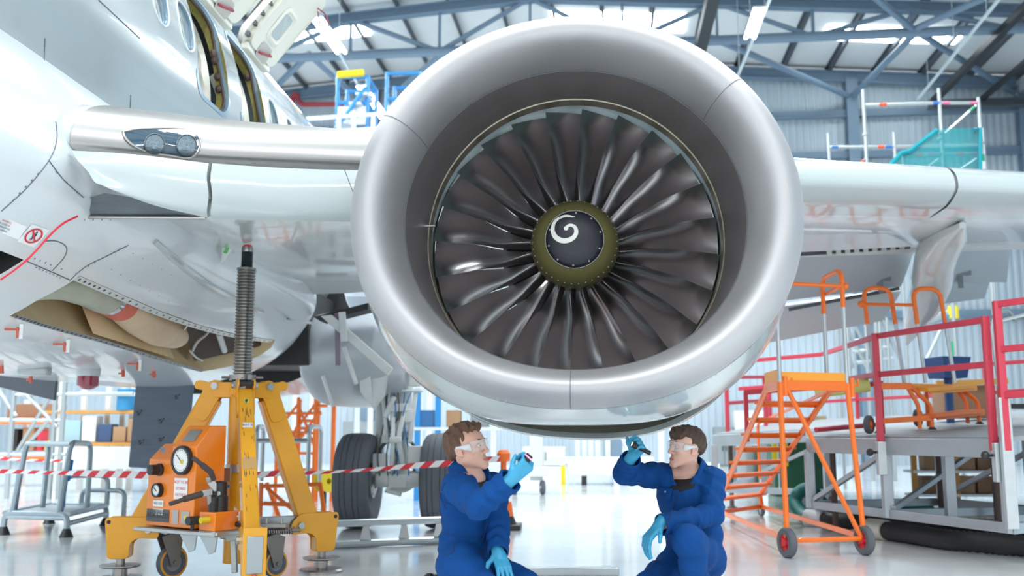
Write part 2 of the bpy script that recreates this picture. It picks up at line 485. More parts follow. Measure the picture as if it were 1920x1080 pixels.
def ering(s, fr): # fr(theta)->radius
    return [EP(s, fr(2 * PI * j / NT) * math.cos(2 * PI * j / NT), fr(2 * PI * j / NT) * math.sin(2 * PI * j / NT)) for j in range(NT)]
def mixr(k, ko=1.0): return lambda th: sq(th, *INN) * (1 - k) + sq(th, *[x * ko for x in OUT]) * k
# lip: aluminium D-nose
lip = []
for i in range(21):
    a = PI * i / 20 # inner -> outer
    if i <= 10: lip.append((0.33 * (1 - math.sin(a)) , 0.46 * (1 - math.cos(a))))
    else: lip.append((0.40 * (1 - math.sin(a)), 0.46 + 0.54 * (-math.cos(a))))
q = MB(); rows = [ering(s, mixr(k)) for s, k in lip]; q.grid(rows, cv=True)
# cowl behind the lip
cow = [(0.40, 1.0), (0.55, 1.022), (0.75, 1.04), (0.95, 1.045), (1.15, 1.045), (1.17, 1.03)]
def cowr(s, ko):
    def f(th):
        r = sq(th, *[x * ko for x in OUT]); sg = max(0, -math.sin(th)) ** 1.2
        return r + (.8 * sg + 1.15 * max(0, -math.sin(th)) ** .5 * math.sin(2 * th) ** 2) * interp(s, [.4, .7, 1.15], [0, .05, .058])
    return f
qc = MB(); qc.grid([ering(s, cowr(s, ko)) for s, ko in cow], cv=True)
qc.grid([ering(1.17, cowr(1.17, 1.03)), ering(1.17, cowr(1.17, .9)), ering(.42, mixr(.93))], cv=True)
# aft cowl (upper and side doors), carried to the wing
aft = [(1.20, 1.04), (1.8, 1.03), (2.6, .95), (3.4, .80)]
rows = []
for s, ko in aft:
    rows.append(ering(s, cowr(min(s, 1.15), ko)))
j0 = int(NT * 20 / 360); j1 = int(NT * 128 / 360)
qa = MB(); qa.grid([[r[j % NT] for j in range(j0, j1 + 1)] for r in rows])
eng = qc.build('engine', m_white, plane, smooth=50)
eng['label'] = 'white glossy engine cowl'
o_lip = q.build('inlet_lip', m_lip, eng, smooth=60); o_lip['label'] = 'brushed silver inlet lip'
qa.build('aft_cowl', m_white, eng, smooth=60)
# duct between lip and fan
RF = 0.80
def ductr(t):
    def f(th): return sq(th, *INN) * (1 - t) + RF * t
    return f
q = MB(); rows = []
for i in range(9):
    t = i / 8; tt = t * t * (3 - 2 * t); rows.append(ering(.33 + (.88 - .33) * t, ductr(min(1, tt * 1.02))))
q.grid(rows, cv=True); q.build('inlet_duct', m_duct, eng, smooth=60)
# seams across the lip and along its rear edge, rivets
def lip_strip(th, k0, k1, w, off=.0015):
    mbv = MB(); A = []; B = []
    for i in range(len(lip)):
        s, k = lip[i]
        if i < k0 or i > k1: continue
        for lst, dt in ((A, -w), (B, w)):
            r = mixr(k)(th + dt); p = EP(s, r * math.cos(th + dt), r * math.sin(th + dt))
            # lift off the skin
            i0, i1 = max(0, i - 1), min(20, i + 1)
            d = (lip[i1][0] - lip[i0][0], mixr(lip[i1][1])(th) - mixr(lip[i0][1])(th)); L = math.hypot(*d); nx, nr = -d[1] / L, d[0] / L
            p = p + ea * (nx * off) + (er * math.cos(th) + eu * math.sin(th)) * (nr * off); lst.append(p)
    mbv.grid([A, B]); return mbv
q = MB()
for th in (math.radians(38), math.radians(152), math.radians(268.5)):
    s_ = lip_strip(th, 0, 20, .0022); q.add(s_.v, s_.f)
q.build('lip_seam', m_seam, eng, smooth=0)
q = MB()
def rivet(p, n, r=.0035):
    s_, u_, d_ = basis(n); q.add([p + n * .0018 + s_ * (r * math.cos(a)) + u_ * (r * math.sin(a)) for a in [PI / 3 * i for i in range(6)]], [(0, 1, 2, 3, 4, 5)])
for j in range(220):
    th = 2 * PI * j / 220; rd = er * math.cos(th) + eu * math.sin(th)
    for s, k in ((.385, .997), (.425, None)):
        r = mixr(k)(th) if k else cowr(s, 1.003)(th)
        rivet(EP(s, 0, 0) + rd * r, (rd - ea * .15).normalized())
    r = mixr(0.0)(th); rivet(EP(.325, 0, 0) + rd * r, (-rd - ea * .05).normalized())
    rivet(EP(.345, 0, 0) + rd * ductr(0.01)(th), -rd)
q.build('rivet_rows', m_rivet, eng, smooth=0)
q = MB(); q.tube([EP(.335, ductr(0)(2 * PI * j / 96) * math.cos(2 * PI * j / 96) * .998, ductr(0)(2 * PI * j / 96) * math.sin(2 * PI * j / 96) * .998) for j in range(96)], .003, 6, closed=True)
q.tube([EP(.41, 0, 0) + (er * math.cos(t) + eu * math.sin(t)) * (cowr(.41, 1.0)(t) + .0005) for t in [2 * PI * j / 120 for j in range(120)]], .0025, 6, closed=True)
q.build('seam_ring', m_seam, eng)
# small probe in the duct
a = EP(.80, -RF + .0, .085); MB().cyl(a - er * .01, a + er * .055 - ea * .005, .008, 10).build('probe', m_chrome, eng)
# fan case rings
q = MB(); q.lathe([(RF, .88), (RF - .006, .885), (RF - .006, .985), (RF + .0, .985)], E0, ea, 96); q.build('fan_case_ring', [m_ring], eng, smooth=40)
q = MB(); q.lathe([(RF, .999), (RF + .012, 1.02), (RF + .012, 1.20), (RF + .03, 1.21)], E0, ea, 96); q.build('abradable_ring', m_liner, eng, smooth=40)
# spinner: olive cone ring with black nose cap
sp = []
q = MB(); q.lathe([(.152, .795), (.19, .822), (.222, .865), (.238, .92), (.240, .985), (.225, 1.0), (.0, 1.0)], E0, ea, 64); q.build('spinner', m_olive, eng, smooth=50)
q = MB(); q.lathe([(0, .748), (.045, .750), (.09, .760), (.135, .780), (.153, .792), (.153, .81)], E0, ea, 64); q.build('spinner_cap', m_spin, eng, smooth=60)
q = MB(); q.tube([EP(.793, .155 * math.cos(t), .155 * math.sin(t)) for t in [2 * PI * j / 48 for j in range(48)]], .0018, 6, closed=True)
for j in range(38):
    t = 2 * PI * j / 38; q.ball(EP(.874, .226 * math.cos(t), .226 * math.sin(t)), .0042, 8, 5)
for j in range(10):
    t = 2 * PI * (j + .4) / 10; q.ball(EP(.783, .141 * math.cos(t), .141 * math.sin(t)), .006, 8, 5, sq=(1, 1, 1))
q.build('spinner_screws', mat('screw_grey', (.36, .36, .34), .35, metal=.6), eng)
# painted spiral on the cap
q = MB(); A = []; B = []
# outline read from the mark: (r, angle deg, half width) spiral in units of the cap radius
spts = [(.40, 62, .012), (.385, 80, .03), (.40, 100, .036), (.415, 125, .04), (.42, 150, .046), (.40, 180, .055), (.37, 210, .064), (.33, 240, .068), (.29, 270, .066), (.26, 305, .060), (.235, 340, .054), (.20, 375, .048), (.155, 410, .042), (.105, 445, .04), (.06, 500, .045)]
cx, cz = -.035, .045
fine = spline([V((r * math.cos(math.radians(t)), r * math.sin(math.radians(t)), w_)) for r, t, w_ in spts], 6)
def capz(x, z):
    r = math.hypot(x, z); return interp(r, [0, .045, .09, .135, .153], [.748, .750, .760, .780, .792]) - .0018
def spt(p, e):
    x = cx + p.x * .20 + e.x; z = cz + p.y * .20 + e.y; return EP(capz(x, z), x, z)
for i, p in enumerate(fine):
    d = fine[min(i + 1, len(fine) - 1)] - fine[max(i - 1, 0)]; n_ = V((-d.y, d.x, 0)); n_.normalize(); e = n_ * (p.z * .20)
    A.append(spt(p, e)); B.append(spt(p, -e))
q.grid([A, B])
pe = fine[-1]; ce = V((pe.x, pe.y, 0))
q.add([spt(ce, V((.012 * math.cos(t), .012 * math.sin(t), 0))) for t in [2 * PI * k / 16 for k in range(16)]], [tuple(range(16))])
q.build('spiral_mark', m_spiral, eng, smooth=0)
# fan blades: twisted, wide chord, 24
NB = 24
def blade_mb(phi0):
    sec = []
    NR, NC = 14, 9
    for i in range(NR + 1):
        t = i / NR; r = .222 + (RF - .006 - .222) * t
        chord = interp(t, [0, .25, .6, 1], [.155, .19, .235, .262])
        stag = math.radians(interp(t, [0, .2, .5, .8, 1], [10, 22, 42, 58, 66]))
        camb = interp(t, [0, .4, .8, 1], [.036, .052, .034, .016]); th = interp(t, [0, .5, 1], [.012, .007, .0035])
        lean = interp(t, [0, .3, .7, 1], [0, -.012, .0, .012])
        front = []; back = []
        for j in range(NC + 1):
            c = j / NC; x = (c - .5) * chord
            cm = camb * (1 - (2 * c - 1) ** 2) ; hw = th * math.sin(PI * min(1, c * .92 + .06)) + .0006
            for lst, sg in ((front, 1), (back, -1)):
                y = cm + sg * hw
                ax = x * math.cos(stag) + y * math.sin(stag)      # axial (rearwards)
                tg = x * math.sin(stag) - y * math.cos(stag)      # tangential
                lst.append((ax, tg + lean))
        loop = front + back[::-1]
        sec.append((r, loop))
    rows = []
    for r, loop in sec:
        row = []
        for ax, tg in loop:
            ph = phi0 + DIRB * tg / r
            row.append(EP(1.10 + ax, r * math.cos(ph), r * math.sin(ph)))
        rows.append(row)
    mb = MB(); mb.grid(rows, cv=True); n = len(rows[0])
    mb.f.append(list(range(n))); mb.m.append(0); mb.f.append([NR * n + k for k in range(n)]); mb.m.append(0)
    return mb
DIRB = -1
for k in range(NB):
    blade_mb(2 * PI * (k + .25) / NB).build('fan_blade', m_blade, eng, smooth=50)
# hub, snubbers behind the roots, stator vanes, rear wall
q = MB(); q.lathe([(.215, .99), (.235, 1.2), (.24, 1.5)], E0, ea, 48); q.build('fan_hub', mat('hub_pale', (0.42, 0.42, 0.36), 0.5), eng, smooth=40)
q = MB(); q.lathe([(.20, 1.33), (.40, 1.31), (.425, 1.34), (.44, 1.8)], E0, ea, 64)
for k in range(36):
    t = 2 * PI * k / 36
    q.tube([EP(1.32, .24 * math.cos(t), .24 * math.sin(t)), EP(1.30, .40 * math.cos(t + .03), .40 * math.sin(t + .03))], .012, 6)
q.build('core_inlet', m_dark, eng, smooth=40)
q = MB()
for k in range(12):
    t = 2 * PI * k / 12
    p = [EP(1.45, .43 * math.cos(t), .43 * math.sin(t)), EP(1.45, RF * math.cos(t), RF * math.sin(t)), EP(1.62, RF * math.cos(t + .05), RF * math.sin(t + .05)), EP(1.62, .43 * math.cos(t + .07), .43 * math.sin(t + .07))]
    q.prism(p, (er * math.sin(t) - eu * math.cos(t)) * .006)
so = q.build('guide_vanes', mat('vane_grey', (0.6, 0.62, 0.64), 0.3, metal=0.7), eng)
# open lower cowl: dark cavity and hanging panel edge under the engine
q = MB(); q.lathe([(.80, 1.16), (.93, 1.18), (.93, 1.24)], E0 + V((0, 0, .02)), ea, 64); q.build('fan_case', mat('cavity_olive', (.045, .042, .02), .5, noise=.4, nscale=12), eng)
q = MB(); rows = []
for j in range(41):
    th = math.radians(232 + (324 - 232) * j / 40); rd = er * math.cos(th) + eu * math.sin(th); k = math.sin(PI * j / 40)
    r = cowr(1.15, 1.04)(th) ; d_ = -eu * (.075 * k)
    rows.append([EP(1.30, 0, 0) + rd * (r - .03) + d_, EP(1.27, 0, 0) + rd * r + d_, EP(1.32, 0, 0) + rd * (r + .012) + d_, EP(2.2, 0, 0) + rd * (r * .97) + d_])
cav = MB(); cav.grid([[EP(1.25, 0, 0) + (p_[0] - EP(1.30, 0, 0)).normalized() * .78, p_[0] - ea * .05] for p_ in rows]); cav.build('accessory_bay', MATS['cavity_olive'], eng, smooth=60)
q.grid(rows); q.build('lower_cowl_edge', m_white, eng, smooth=60)
q = MB()
random.seed(5)
for j in range(26):
    th = math.radians(random.uniform(240, 310)); rd = er * math.cos(th) + eu * math.sin(th); r = random.uniform(.88, .93)
    p = EP(random.uniform(1.2, 1.26), 0, 0) + rd * r
    q.box(p, (random.uniform(.03, .12), .03, random.uniform(.02, .04)))
q.build('gearbox_pipework', mat('pipe_metal', (0.28, 0.29, 0.30), 0.35, metal=0.7), eng)
for t0, t1 in ((247, 252), (288, 293)):
    th = math.radians(t0); rd = er * math.cos(th) + eu * math.sin(th); p = EP(1.23, 0, 0) + rd * .95; q = MB(); q.tube([p, p + er * .07], .009, 8)
    for k in range(4): q.tube([p + er * (.018 * k), p + er * (.018 * k + .012)], .013, 8)
    q.build('latch_fitting', m_chrome, eng)
# pylon above
q = MB()
pp = [(1.9, .86), (3.6, .86), (4.2, .75), (4.2, 1.05), (2.6, 1.10), (1.7, .98)]
q.prism([EP(s, -.12, z) for s, z in pp], er * .24); q.build('pylon', m_white, eng, bevel=.04)
# ------------------------------------------------------------------ fuselage, fairing, wing, gear
from mathutils.bvhtree import BVHTree
FX, FZ, FR = -4.83, 3.85, 1.88
m_fus = mat('fuselage_paint', (0.37, 0.42, 0.44), 0.20, coat=0.7, noise=0.03, nscale=1.0)
m_belly = mat('belly_white', (0.66, 0.71, 0.74), 0.25, coat=0.5, noise=0.05, nscale=1.5)
m_bgrey = mat('belly_grey', (0.50, 0.55, 0.59), 0.3, coat=0.4, noise=0.10, nscale=2.5)
m_alu = mat('bare_leading_edge', (0.40, 0.39, 0.38), 0.36, metal=0.85, noise=0.06, nscale=3)
m_beige = mat('bay_beige', (0.92, 0.72, 0.44), 0.55, noise=0.22, nscale=6)
m_duct2 = mat('bay_duct', (0.66, 0.50, 0.33), 0.5, noise=0.2, nscale=8)
m_ductg = mat('duct_greygreen', (0.40, 0.42, 0.34), 0.45, noise=0.25, nscale=8)
m_redc = mat('red_clamp', (0.62, 0.12, 0.07), 0.5)
m_redp = mat('red_line', (0.72, 0.03, 0.06), 0.4)
m_glass = mat('cabin_glass', (0.16, 0.20, 0.22), 0.05, coat=1.0)
m_lining = mat('cabin_lining', (0.46, 0.43, 0.33), 0.6)
m_cream = mat('hatch_cream', (0.72, 0.70, 0.62), 0.4)
m_insul = mat('insulation_yellow', (0.27, 0.23, 0.05), 0.6, noise=0.5, nscale=25)
m_frame = mat('door_edge_blue', (0.22, 0.33, 0.42), 0.3, metal=0.5)
m_brown = mat('dark_brown', (0.07, 0.045, 0.035), 0.6, noise=0.3)
m_handle = mat('handle_red', (0.32, 0.04, 0.06), 0.4)
m_wing = mat('wing_paint', (0.56, 0.61, 0.62), 0.22, coat=0.6, noise=0.04, nscale=1.5)
m_wgrey = mat('flap_grey', (0.42, 0.49, 0.54), 0.35, coat=0.2, noise=0.10, nscale=2.5)
m_tyre = mat('tyre_rubber', (0.105, 0.115, 0.135), 0.75, bump=0.1, bscale=60, noise=0.25, nscale=6)
m_gear = mat('gear_white', (0.64, 0.68, 0.68), 0.4, noise=0.15, nscale=10)
m_gdark = mat('gear_dark', (0.10, 0.11, 0.12), 0.45, metal=0.5)
m_decal = mat('decal_white', (0.86, 0.88, 0.88), 0.4)
m_ink = mat('decal_ink', (0.03, 0.05, 0.10), 0.5)

def cyl_hit(px, py, r=None):
    r = FR if r is None else r
    d = ray(px, py); o = CAM; ox, oz = o.x - FX, o.z - FZ
    a = d.x ** 2 + d.z ** 2; b_ = 2 * (ox * d.x + oz * d.z); c = ox * ox + oz * oz - r * r
    t = (-b_ - math.sqrt(b_ * b_ - 4 * a * c)) / (2 * a); return o + d * t
def fsurf(ang, y, r=FR): return V((FX + r * math.cos(ang), y, FZ + r * math.sin(ang)))
def fang(p): return math.atan2(p.z - FZ, p.x - FX)
# fuselage shell with openings
def fus_r(y): return 1.0 if y < 17 else 1 - .012 * (y - 17) ** 1.3
q = MB(); ys = [2.0 + i * .5 for i in range(42)]; NA = 96
outer = [[V((FX + FR * fus_r(y) * math.cos(2 * PI * j / NA), y, FZ + .02 * max(0, y - 17) + FR * fus_r(y) * math.sin(2 * PI * j / NA))) for j in range(NA)] for y in ys]
inner = [[V((FX + (FR - .11) * fus_r(y) * math.cos(2 * PI * j / NA), y, FZ + .02 * max(0, y - 17) + (FR - .11) * fus_r(y) * math.sin(2 * PI * j / NA))) for j in range(NA)] for y in ys]
q.grid(outer + inner[::-1], cu=True, cv=True)
def rr_outline(ac, yc, ha, hy, rad, n=6, r=FR, e=0.0):
    """rounded rectangle on the skin: ac angle centre, ha half height (m, along arc), hy half width (m)"""
    pts = []
    for sx, sy, a0 in ((1, 1, 0), (-1, 1, 90), (-1, -1, 180), (1, -1, 270)):
        for k in range(n + 1):
            a = math.radians(a0 + 90 * k / n)
            pts.append((sx * (hy - rad) + rad * math.cos(a), sy * (ha - rad) + rad * math.sin(a)))
    return pts
def skin(pts, ac, yc, r): return [fsurf(ac + b_ / FR, yc + a, r) for a, b_ in pts]
def cutter(pts, ac, yc, r0, r1, m):
    mb = MB(); a = skin(pts, ac, yc, r0); c = skin(pts, ac, yc, r1); n = len(pts); mb.add(a + c, [tuple(range(n)), tuple(reversed(range(n, 2 * n)))] + [(i, (i + 1) % n, n + (i + 1) % n, n + i) for i in range(n)], m); return mb
def cyl_rect(px0, py0, px1, py1):
    a = cyl_hit(px0, py0); c = cyl_hit(px1, py1); return a, c
# overwing exits
d1a = cyl_hit(371, 150); d1b = cyl_hit(427, 225)
d2a = cyl_hit(454, 200); d2b = cyl_hit(499, 245)
ex_top = 4.72; ex_ang_t = math.asin((ex_top - FZ) / FR); ex_ang_b = ex_ang_t - .98 / FR
exits = []
for a, c in ((d1a, d1b), (d2a, d2b)):
    yc = (a.y + c.y) / 2; hy = (c.y - a.y) / 2
    exits.append(((ex_ang_t + ex_ang_b) / 2, yc, .49, hy))
wins = [cyl_hit(*p) for p in ((302, 16), (349, 50), (514, 220), (545, 243), (559, 262), (575, 279))]
wang = sum(fang(p) for p in wins[:4]) / 4
cuts = []
for ac, yc, ha, hy in exits: cuts.append(cutter(rr_outline(ac, yc, ha, hy, .16), ac, yc, FR - .2, FR + .1, 1))
wpts = rr_outline(0, 0, .185, .125, .115)
for p in wins: cuts.append(cutter(wpts, wang, p.y, FR - .03, FR + .1, 2))
fus = boolean(q, cuts, 'fuselage', [m_fus, m_insul, m_frame], plane, 50)
# window panes and rims
for p in wins:
    mb = MB(); a = skin(rr_outline(0, 0, .18, .12, .11), wang, p.y, FR - .022); mb.add(a, [tuple(range(len(a)))]); 
    o = mb.build('window_pane', m_glass, fus, smooth=0)
    mb = MB(); mb.tube(skin(rr_outline(0, 0, .20, .14, .13), wang, p.y, FR + .001), .008, 6, closed=True); mb.build('window_rim', mat('rim_white', (.62, .66, .66), .35), fus)
# exits: frame, jamb detail, lining, sill fittings
random.seed(3)
for k, (ac, yc, ha, hy) in enumerate(exits):
    mb = MB(); A = skin(rr_outline(0, 0, ha + .035, hy + .035, .18), ac, yc, FR + .003); B = skin(rr_outline(0, 0, ha - .002, hy - .002, .16), ac, yc, FR + .003)
    mb.grid([A, B, skin(rr_outline(0, 0, ha - .004, hy - .004, .16), ac, yc, FR - .03)], cv=True); mb.build('door_frame', m_frame, fus, smooth=30)
    mb = MB(); mb.tube(skin(rr_outline(0, 0, ha - .012, hy - .012, .15), ac, yc, FR - .035), .014, 6, closed=True); mb.build('door_seal', m_brown, fus)
    # white inner lining standing inside the aft jamb
    mb = MB(); rows = []
    for i in range(15):
        t = i / 14; b_ = (-1 + 2 * t) * ha; notch = .03 * math.sin(t * 19)
        rows.append([fsurf(ac + b_ / FR, yc + hy - .02, FR - .15), fsurf(ac + b_ / FR, yc + hy - .06 - notch, FR - .19), fsurf(ac + b_ / FR, yc + hy - .02, FR - .42)])
    mb.grid(rows); mb.build('jamb_lining', m_cream, fus, smooth=30)
    for i in range(5):
        b_ = random.uniform(-.9, .9) * ha; MB().ball(fsurf(ac + b_ / FR, yc + hy - .01, FR - .08), .035, 8, 6).build('latch_fitting', m_brown, fus)
# cabin lining inside
q = MB(); lin = []
for y in (5.5, 14):
    lin.append([V((FX - .3 + 1.35 * math.cos(2 * PI * j / 48), y, FZ + 1.45 * math.sin(2 * PI * j / 48))) for j in range(14, 36)])
q.grid(lin); q.build('cabin_lining', m_lining, plane)
# hatches swung up on their top hinges
def hatch(k, ac, yc, ha, hy):
    hp = fsurf(ex_ang_t, 0, FR - .02); hp = V((hp.x + .13, 0, hp.z - .10)); an = math.radians(51 if k else 49)
    du = V((math.cos(an), 0, math.sin(an))); nn = V((math.sin(an), 0, -math.cos(an)))  # du outwards-up, nn inner face normal
    L = 2 * ha - .02; W = hy + .05; cy = yc
    def P(u, y, d=0.0):
        bow = .045 * (1 - (2 * u / L - 1) ** 2); return hp + du * u + nn * (d - bow + .03) + V((0, cy + y, 0))
    def outl(u0, u1, w, rad):
        pts = []
        for sx, sy, a0 in ((1, 1, 0), (-1, 1, 90), (-1, -1, 180), (1, -1, 270)):
            for i in range(7):
                a = math.radians(a0 + 15 * i); pts.append(((u0 + u1) / 2 + sx * ((u1 - u0) / 2 - rad) + rad * math.cos(a), sy * (w - rad) + rad * math.sin(a)))
        return pts
    o1 = outl(0.02, L, W, .13); o2 = outl(.07, L - .05, W - .05, .10)
    mb = MB(); ra = [P(u, y, -.02) for u, y in o1]; rb = [P(u, y, .04) for u, y in o1]; rc = [P(u, y, .05) for u, y in o2]; rd_ = [P(u, y, .10) for u, y in o2]
    mb.grid([ra, rb, rc, rd_], cv=True)
    def hw(u, a, b_, w, rad):
        e = min(u - a, b_ - u); return w if e >= rad else w - rad + math.sqrt(max(0, rad * rad - (rad - e) ** 2))
    for (ua, ub, w_, rad, dd) in ((.07, L - .05, W - .05, .10, .10), (0.02, L, W, .13, -.02)):
        mb.grid([[P(u, hw(u, ua, ub, w_, rad) * s_, dd) for s_ in (-1, -.5, 0, .5, 1)] for u in [ua + (ub - ua) * (1 - math.cos(PI * i / 16)) / 2 for i in range(17)]])
    h = mb.build('exit_hatch', m_cream, plane, smooth=30); h['label'] = 'open overwing hatch'
    # window of the hatch with deep cream frame
    wo = outl(.25, .56, .13, .06); wi = outl(.28, .53, .10, .05)
    mb = MB(); mb.grid([[P(u, y, .102) for u, y in outl(.22, .59, .16, .08)], [P(u, y, .118) for u, y in wo], [P(u, y, .085) for u, y in wi]], cv=True); mb.build('window_frame', m_cream, h, smooth=30)
    mb = MB(); ps = [P(u, y, .103) for u, y in wi]; mb.add(ps, [tuple(range(len(ps)))]); mb.build('hatch_pane', mat('hatch_glass', (.42, .47, .47), .1, coat=1), h, smooth=0)
    mb = MB(); ps = [P(u, y, .104) for u, y in outl(.03, .19, .14, .05)]; mb.add(ps, [tuple(range(len(ps)))]); mb.build('handle_recess', mat('recess_grey', (.48, .45, .42), .5), h, smooth=0)
    mb = MB(); mb.tube([P(.08, -.11, .11), P(.085, -.095, .135), P(.135, .095, .135), P(.14, .11, .11)], .013, 8); mb.build('hatch_handle', m_handle, h)
    mb = MB()
    for i in range(7): mb.box(P(.12 + i * .115, -W + .03, .06), (.03, .05, .04))
    mb.build('edge_latches', m_gdark, h)
    mb = MB(); mb.tube(spline([P(.80, W - .14, .10), P(.80, W - .10, .20), P(.70, W - .08, .32), P(.66, W - .12, .28), P(.78, W - .13, .12)], 6), .006, 6); mb.build('hatch_cable', m_handle, h)
    mb = MB(); mb.bar(P(.03, -W * .8, .06), P(.03, W * .8, .06), .07, .07); mb.build('hinge_box', m_cream, h, bevel=.01)
for k, e in enumerate(exits): hatch(k, *e)
# small vent disc under the exits
vp = cyl_hit(440, 243); mb = MB(); mb.disc(vp + V((.003, 0, 0)), (vp - V((FX, vp.y, FZ))).normalized(), .035, 20); mb.build('drain_cap', m_frame, fus)
# skin seams on the fuselage
mb = MB()
for pts in (((185, 0), (262, 72)), ((84, 72), (82, 118), (78, 190)), ((245, 178), (243, 215))):
    mb.tube([cyl_hit(*p, r=FR) for p in pts], .004, 5)
mb.build('skin_seam', m_seam, fus)

# ---------------- belly fairing
SEC = [(-3.05, 3.30), (-3.05, 3.16), (-3.03, 3.00), (-3.0, 2.90), (-2.97, 2.80), (-2.93, 2.72), (-2.91, 2.62), (-2.93, 2.48), (-3.05, 2.27), (-3.25, 2.03), (-3.6, 1.80), (-4.1, 1.67), (-4.5, 1.625), (-4.83, 1.62)]
def sec_full(n=5):
    p = spline([V((x, 0, z)) for x, z in SEC], n); return [(a.x, a.z) for a in p]
SF_ = sec_full()
def sec_circ():
    out = []; n = len(SF_)
    for i in range(n):
        a = math.radians(-16.4 + (-90 + 16.4) * i / (n - 1)); out.append((FX + (FR - .03) * math.cos(a), FZ + (FR - .03) * math.sin(a)))
    return out
SCI = sec_circ()
def sst(a, c, x): t = max(0, min(1, (x - a) / (c - a))); return t * t * (3 - 2 * t)
def hull_rows(y0, y1, n, full):
    rows = []
    for i in range(n + 1):
        y = y0 + (y1 - y0) * i / n; f = full(y); half = [(x0 + (x1 - x0) * f, z0 + (z1 - z0) * f) for (x0, z0), (x1, z1) in zip(SCI, SF_)]
        right = [V((x, y, z)) for x, z in half]; left = [V((2 * FX - x, y, z)) for x, z in half[::-1]][1:]
        rows.append(right + left)
    return rows
hr = hull_rows(2.6, 10.8, 40, lambda y: sst(1.6, 5.3, y))
# rounded rear end in front of the wheel well
cen = V((FX, 0, 2.75))
for k in range(1, 6):
    t = k / 5; y = 10.8 + .5 * math.sin(t * PI / 2); s_ = 1 - .16 * (1 - math.cos(t * PI / 2))
    hr.append([V((FX + (p.x - FX) * s_, y, 2.6 + (p.z - 2.6) * s_)) for p in hr[40]])
qh = MB(); qh.grid(hr, cv=True); n = len(hr[0]); qh.f.append(list(range(n))); qh.m.append(0); qh.f.append([(len(hr) - 1) * n + k for k in range(n)]); qh.m.append(3)
tv = [tuple(p) for p in qh.v]; bvh = BVHTree.FromPolygons(tv, qh.f)
def hull(px, py):
    h = bvh.ray_cast(CAM, ray(px, py).normalized()); 
    if h[0] is None: raise RuntimeError('no hull at %s %s' % (px, py))
    return h[0], h[1]
def hull_or(px, py, y):
    h = bvh.ray_cast(CAM, ray(px, py).normalized()); return h[0] if h[0] is not None else atY(px, py, y)
bay_px = [(18, 592), (70, 563), (150, 517), (215, 546), (300, 583), (380, 611), (450, 628), (516, 637), (508, 652), (485, 668), (440, 684), (376, 697), (320, 682), (200, 645), (100, 618)]
bay = [hull(*p)[0] for p in bay_px]
bn = V((0, 0, 0))
for i in range(1, len(bay) - 1):
    bn += (bay[i] - bay[0]).cross(bay[i + 1] - bay[0])
bn.normalize()
if bn.dot(CAM - bay[0]) < 0: bn = -bn
def loop_in(d): return [p + bn * d for p in bay]
cb = MB(); A = loop_in(.2); B = loop_in(-.42); nb = len(bay)
cb.add(A + B, [tuple(range(nb)), tuple(reversed(range(nb, 2 * nb)))] + [(i, (i + 1) % nb, nb + (i + 1) % nb, nb + i) for i in range(nb)], 1)
scoop = [hull(*p)[0] for p in ((1, 470), (44, 487), (1, 514))] + [hull(1, 492)[0] + V((-.35, -.12, .0))]
sn = (scoop[1] - scoop[0]).cross(scoop[2] - scoop[0]).normalized(); sn = sn if sn.dot(CAM - scoop[0]) > 0 else -sn
cs_ = MB(); ns_ = 4; so_ = [scoop[0], scoop[1], scoop[2], scoop[3]]
cs_.add([p + sn * .15 for p in so_] + [p - sn * .12 for p in so_], [(0, 1, 2, 3), (7, 6, 5, 4)] + [(i, (i + 1) % 4, 4 + (i + 1) % 4, 4 + i) for i in range(4)], 2)
hul = boolean(qh, [cb, cs_], 'belly_fairing', [m_belly, m_beige, m_dark, m_dark], plane, 50)
# bay: edge strips with holes, duct, clamp, pipes
def edge_strip(pxs, w, name, m, lift=.004, inward=True, holes=0):
    pts = spline([hull(*p)[0] for p in pxs], 6); mb = MB(); A = []; B = []
    for i, p in enumerate(pts):
        d = (pts[min(i + 1, len(pts) - 1)] - pts[max(i - 1, 0)]).normalized(); s_ = d.cross(bn).normalized()
        A.append(p + bn * lift); B.append(p + s_ * w + bn * lift)
    mb.grid([A, B]); o = mb.build(name, m, hul, smooth=30)
    if holes:
        mb = MB()
        for k in range(holes):
            t = (k + .5) / holes * (len(pts) - 1); i = int(t); p = (A[i].lerp(A[min(i + 1, len(A) - 1)], t - i) + B[i].lerp(B[min(i + 1, len(B) - 1)], t - i)) / 2
            mb.disc(p + bn * .003, bn, .011, 8)
        mb.build(name + '_holes', m_dark, hul, smooth=0)
edge_strip([(150, 517), (215, 546), (300, 583), (380, 611), (450, 628), (512, 637)], .05, 'bay_flange', mat('flange_grey', (.62, .66, .66), .35, metal=.3), holes=34)
edge_strip([(376, 697), (320, 682), (200, 645), (100, 618), (22, 594)], .035, 'bay_sill', mat('sill_grey', (.30, .33, .35), .4, metal=.5), holes=44)
def inb(px, py, d): return hull(px, py)[0] - bn * d
dp = [(inb(40, 588, .12), .05), (inb(110, 572, .16), .10), (inb(170, 572, .18), .145), (inb(215, 590, .17), .135), (inb(232, 594, .17), .132)]
pts = spline([p for p, r in dp], 5); rs = [interp(i / (len(pts) - 1), [k / 4 for k in range(5)], [r for p, r in dp]) for i in range(len(pts))]
MB().tube(pts, rs, 24).build('air_duct', m_ductg, hul)
c0 = inb(226, 593, .17); c1 = inb(247, 603, .17)
mb = MB(); mb.tube([c0, c0.lerp(c1, .5), c1], .142, 24); mb.build('duct_clamp', m_redc, hul)
mb = MB(); mb.tube([c0 - (c1 - c0) * .3, c0], .140, 24); mb.build('clamp_band', m_chrome, hul)
dp = [(c1, .135), (inb(275, 622, .15), .15), (inb(310, 640, .14), .155), (inb(340, 653, .14), .12), (inb(356, 662, .16), .06), (inb(358, 664, .17), .01)]
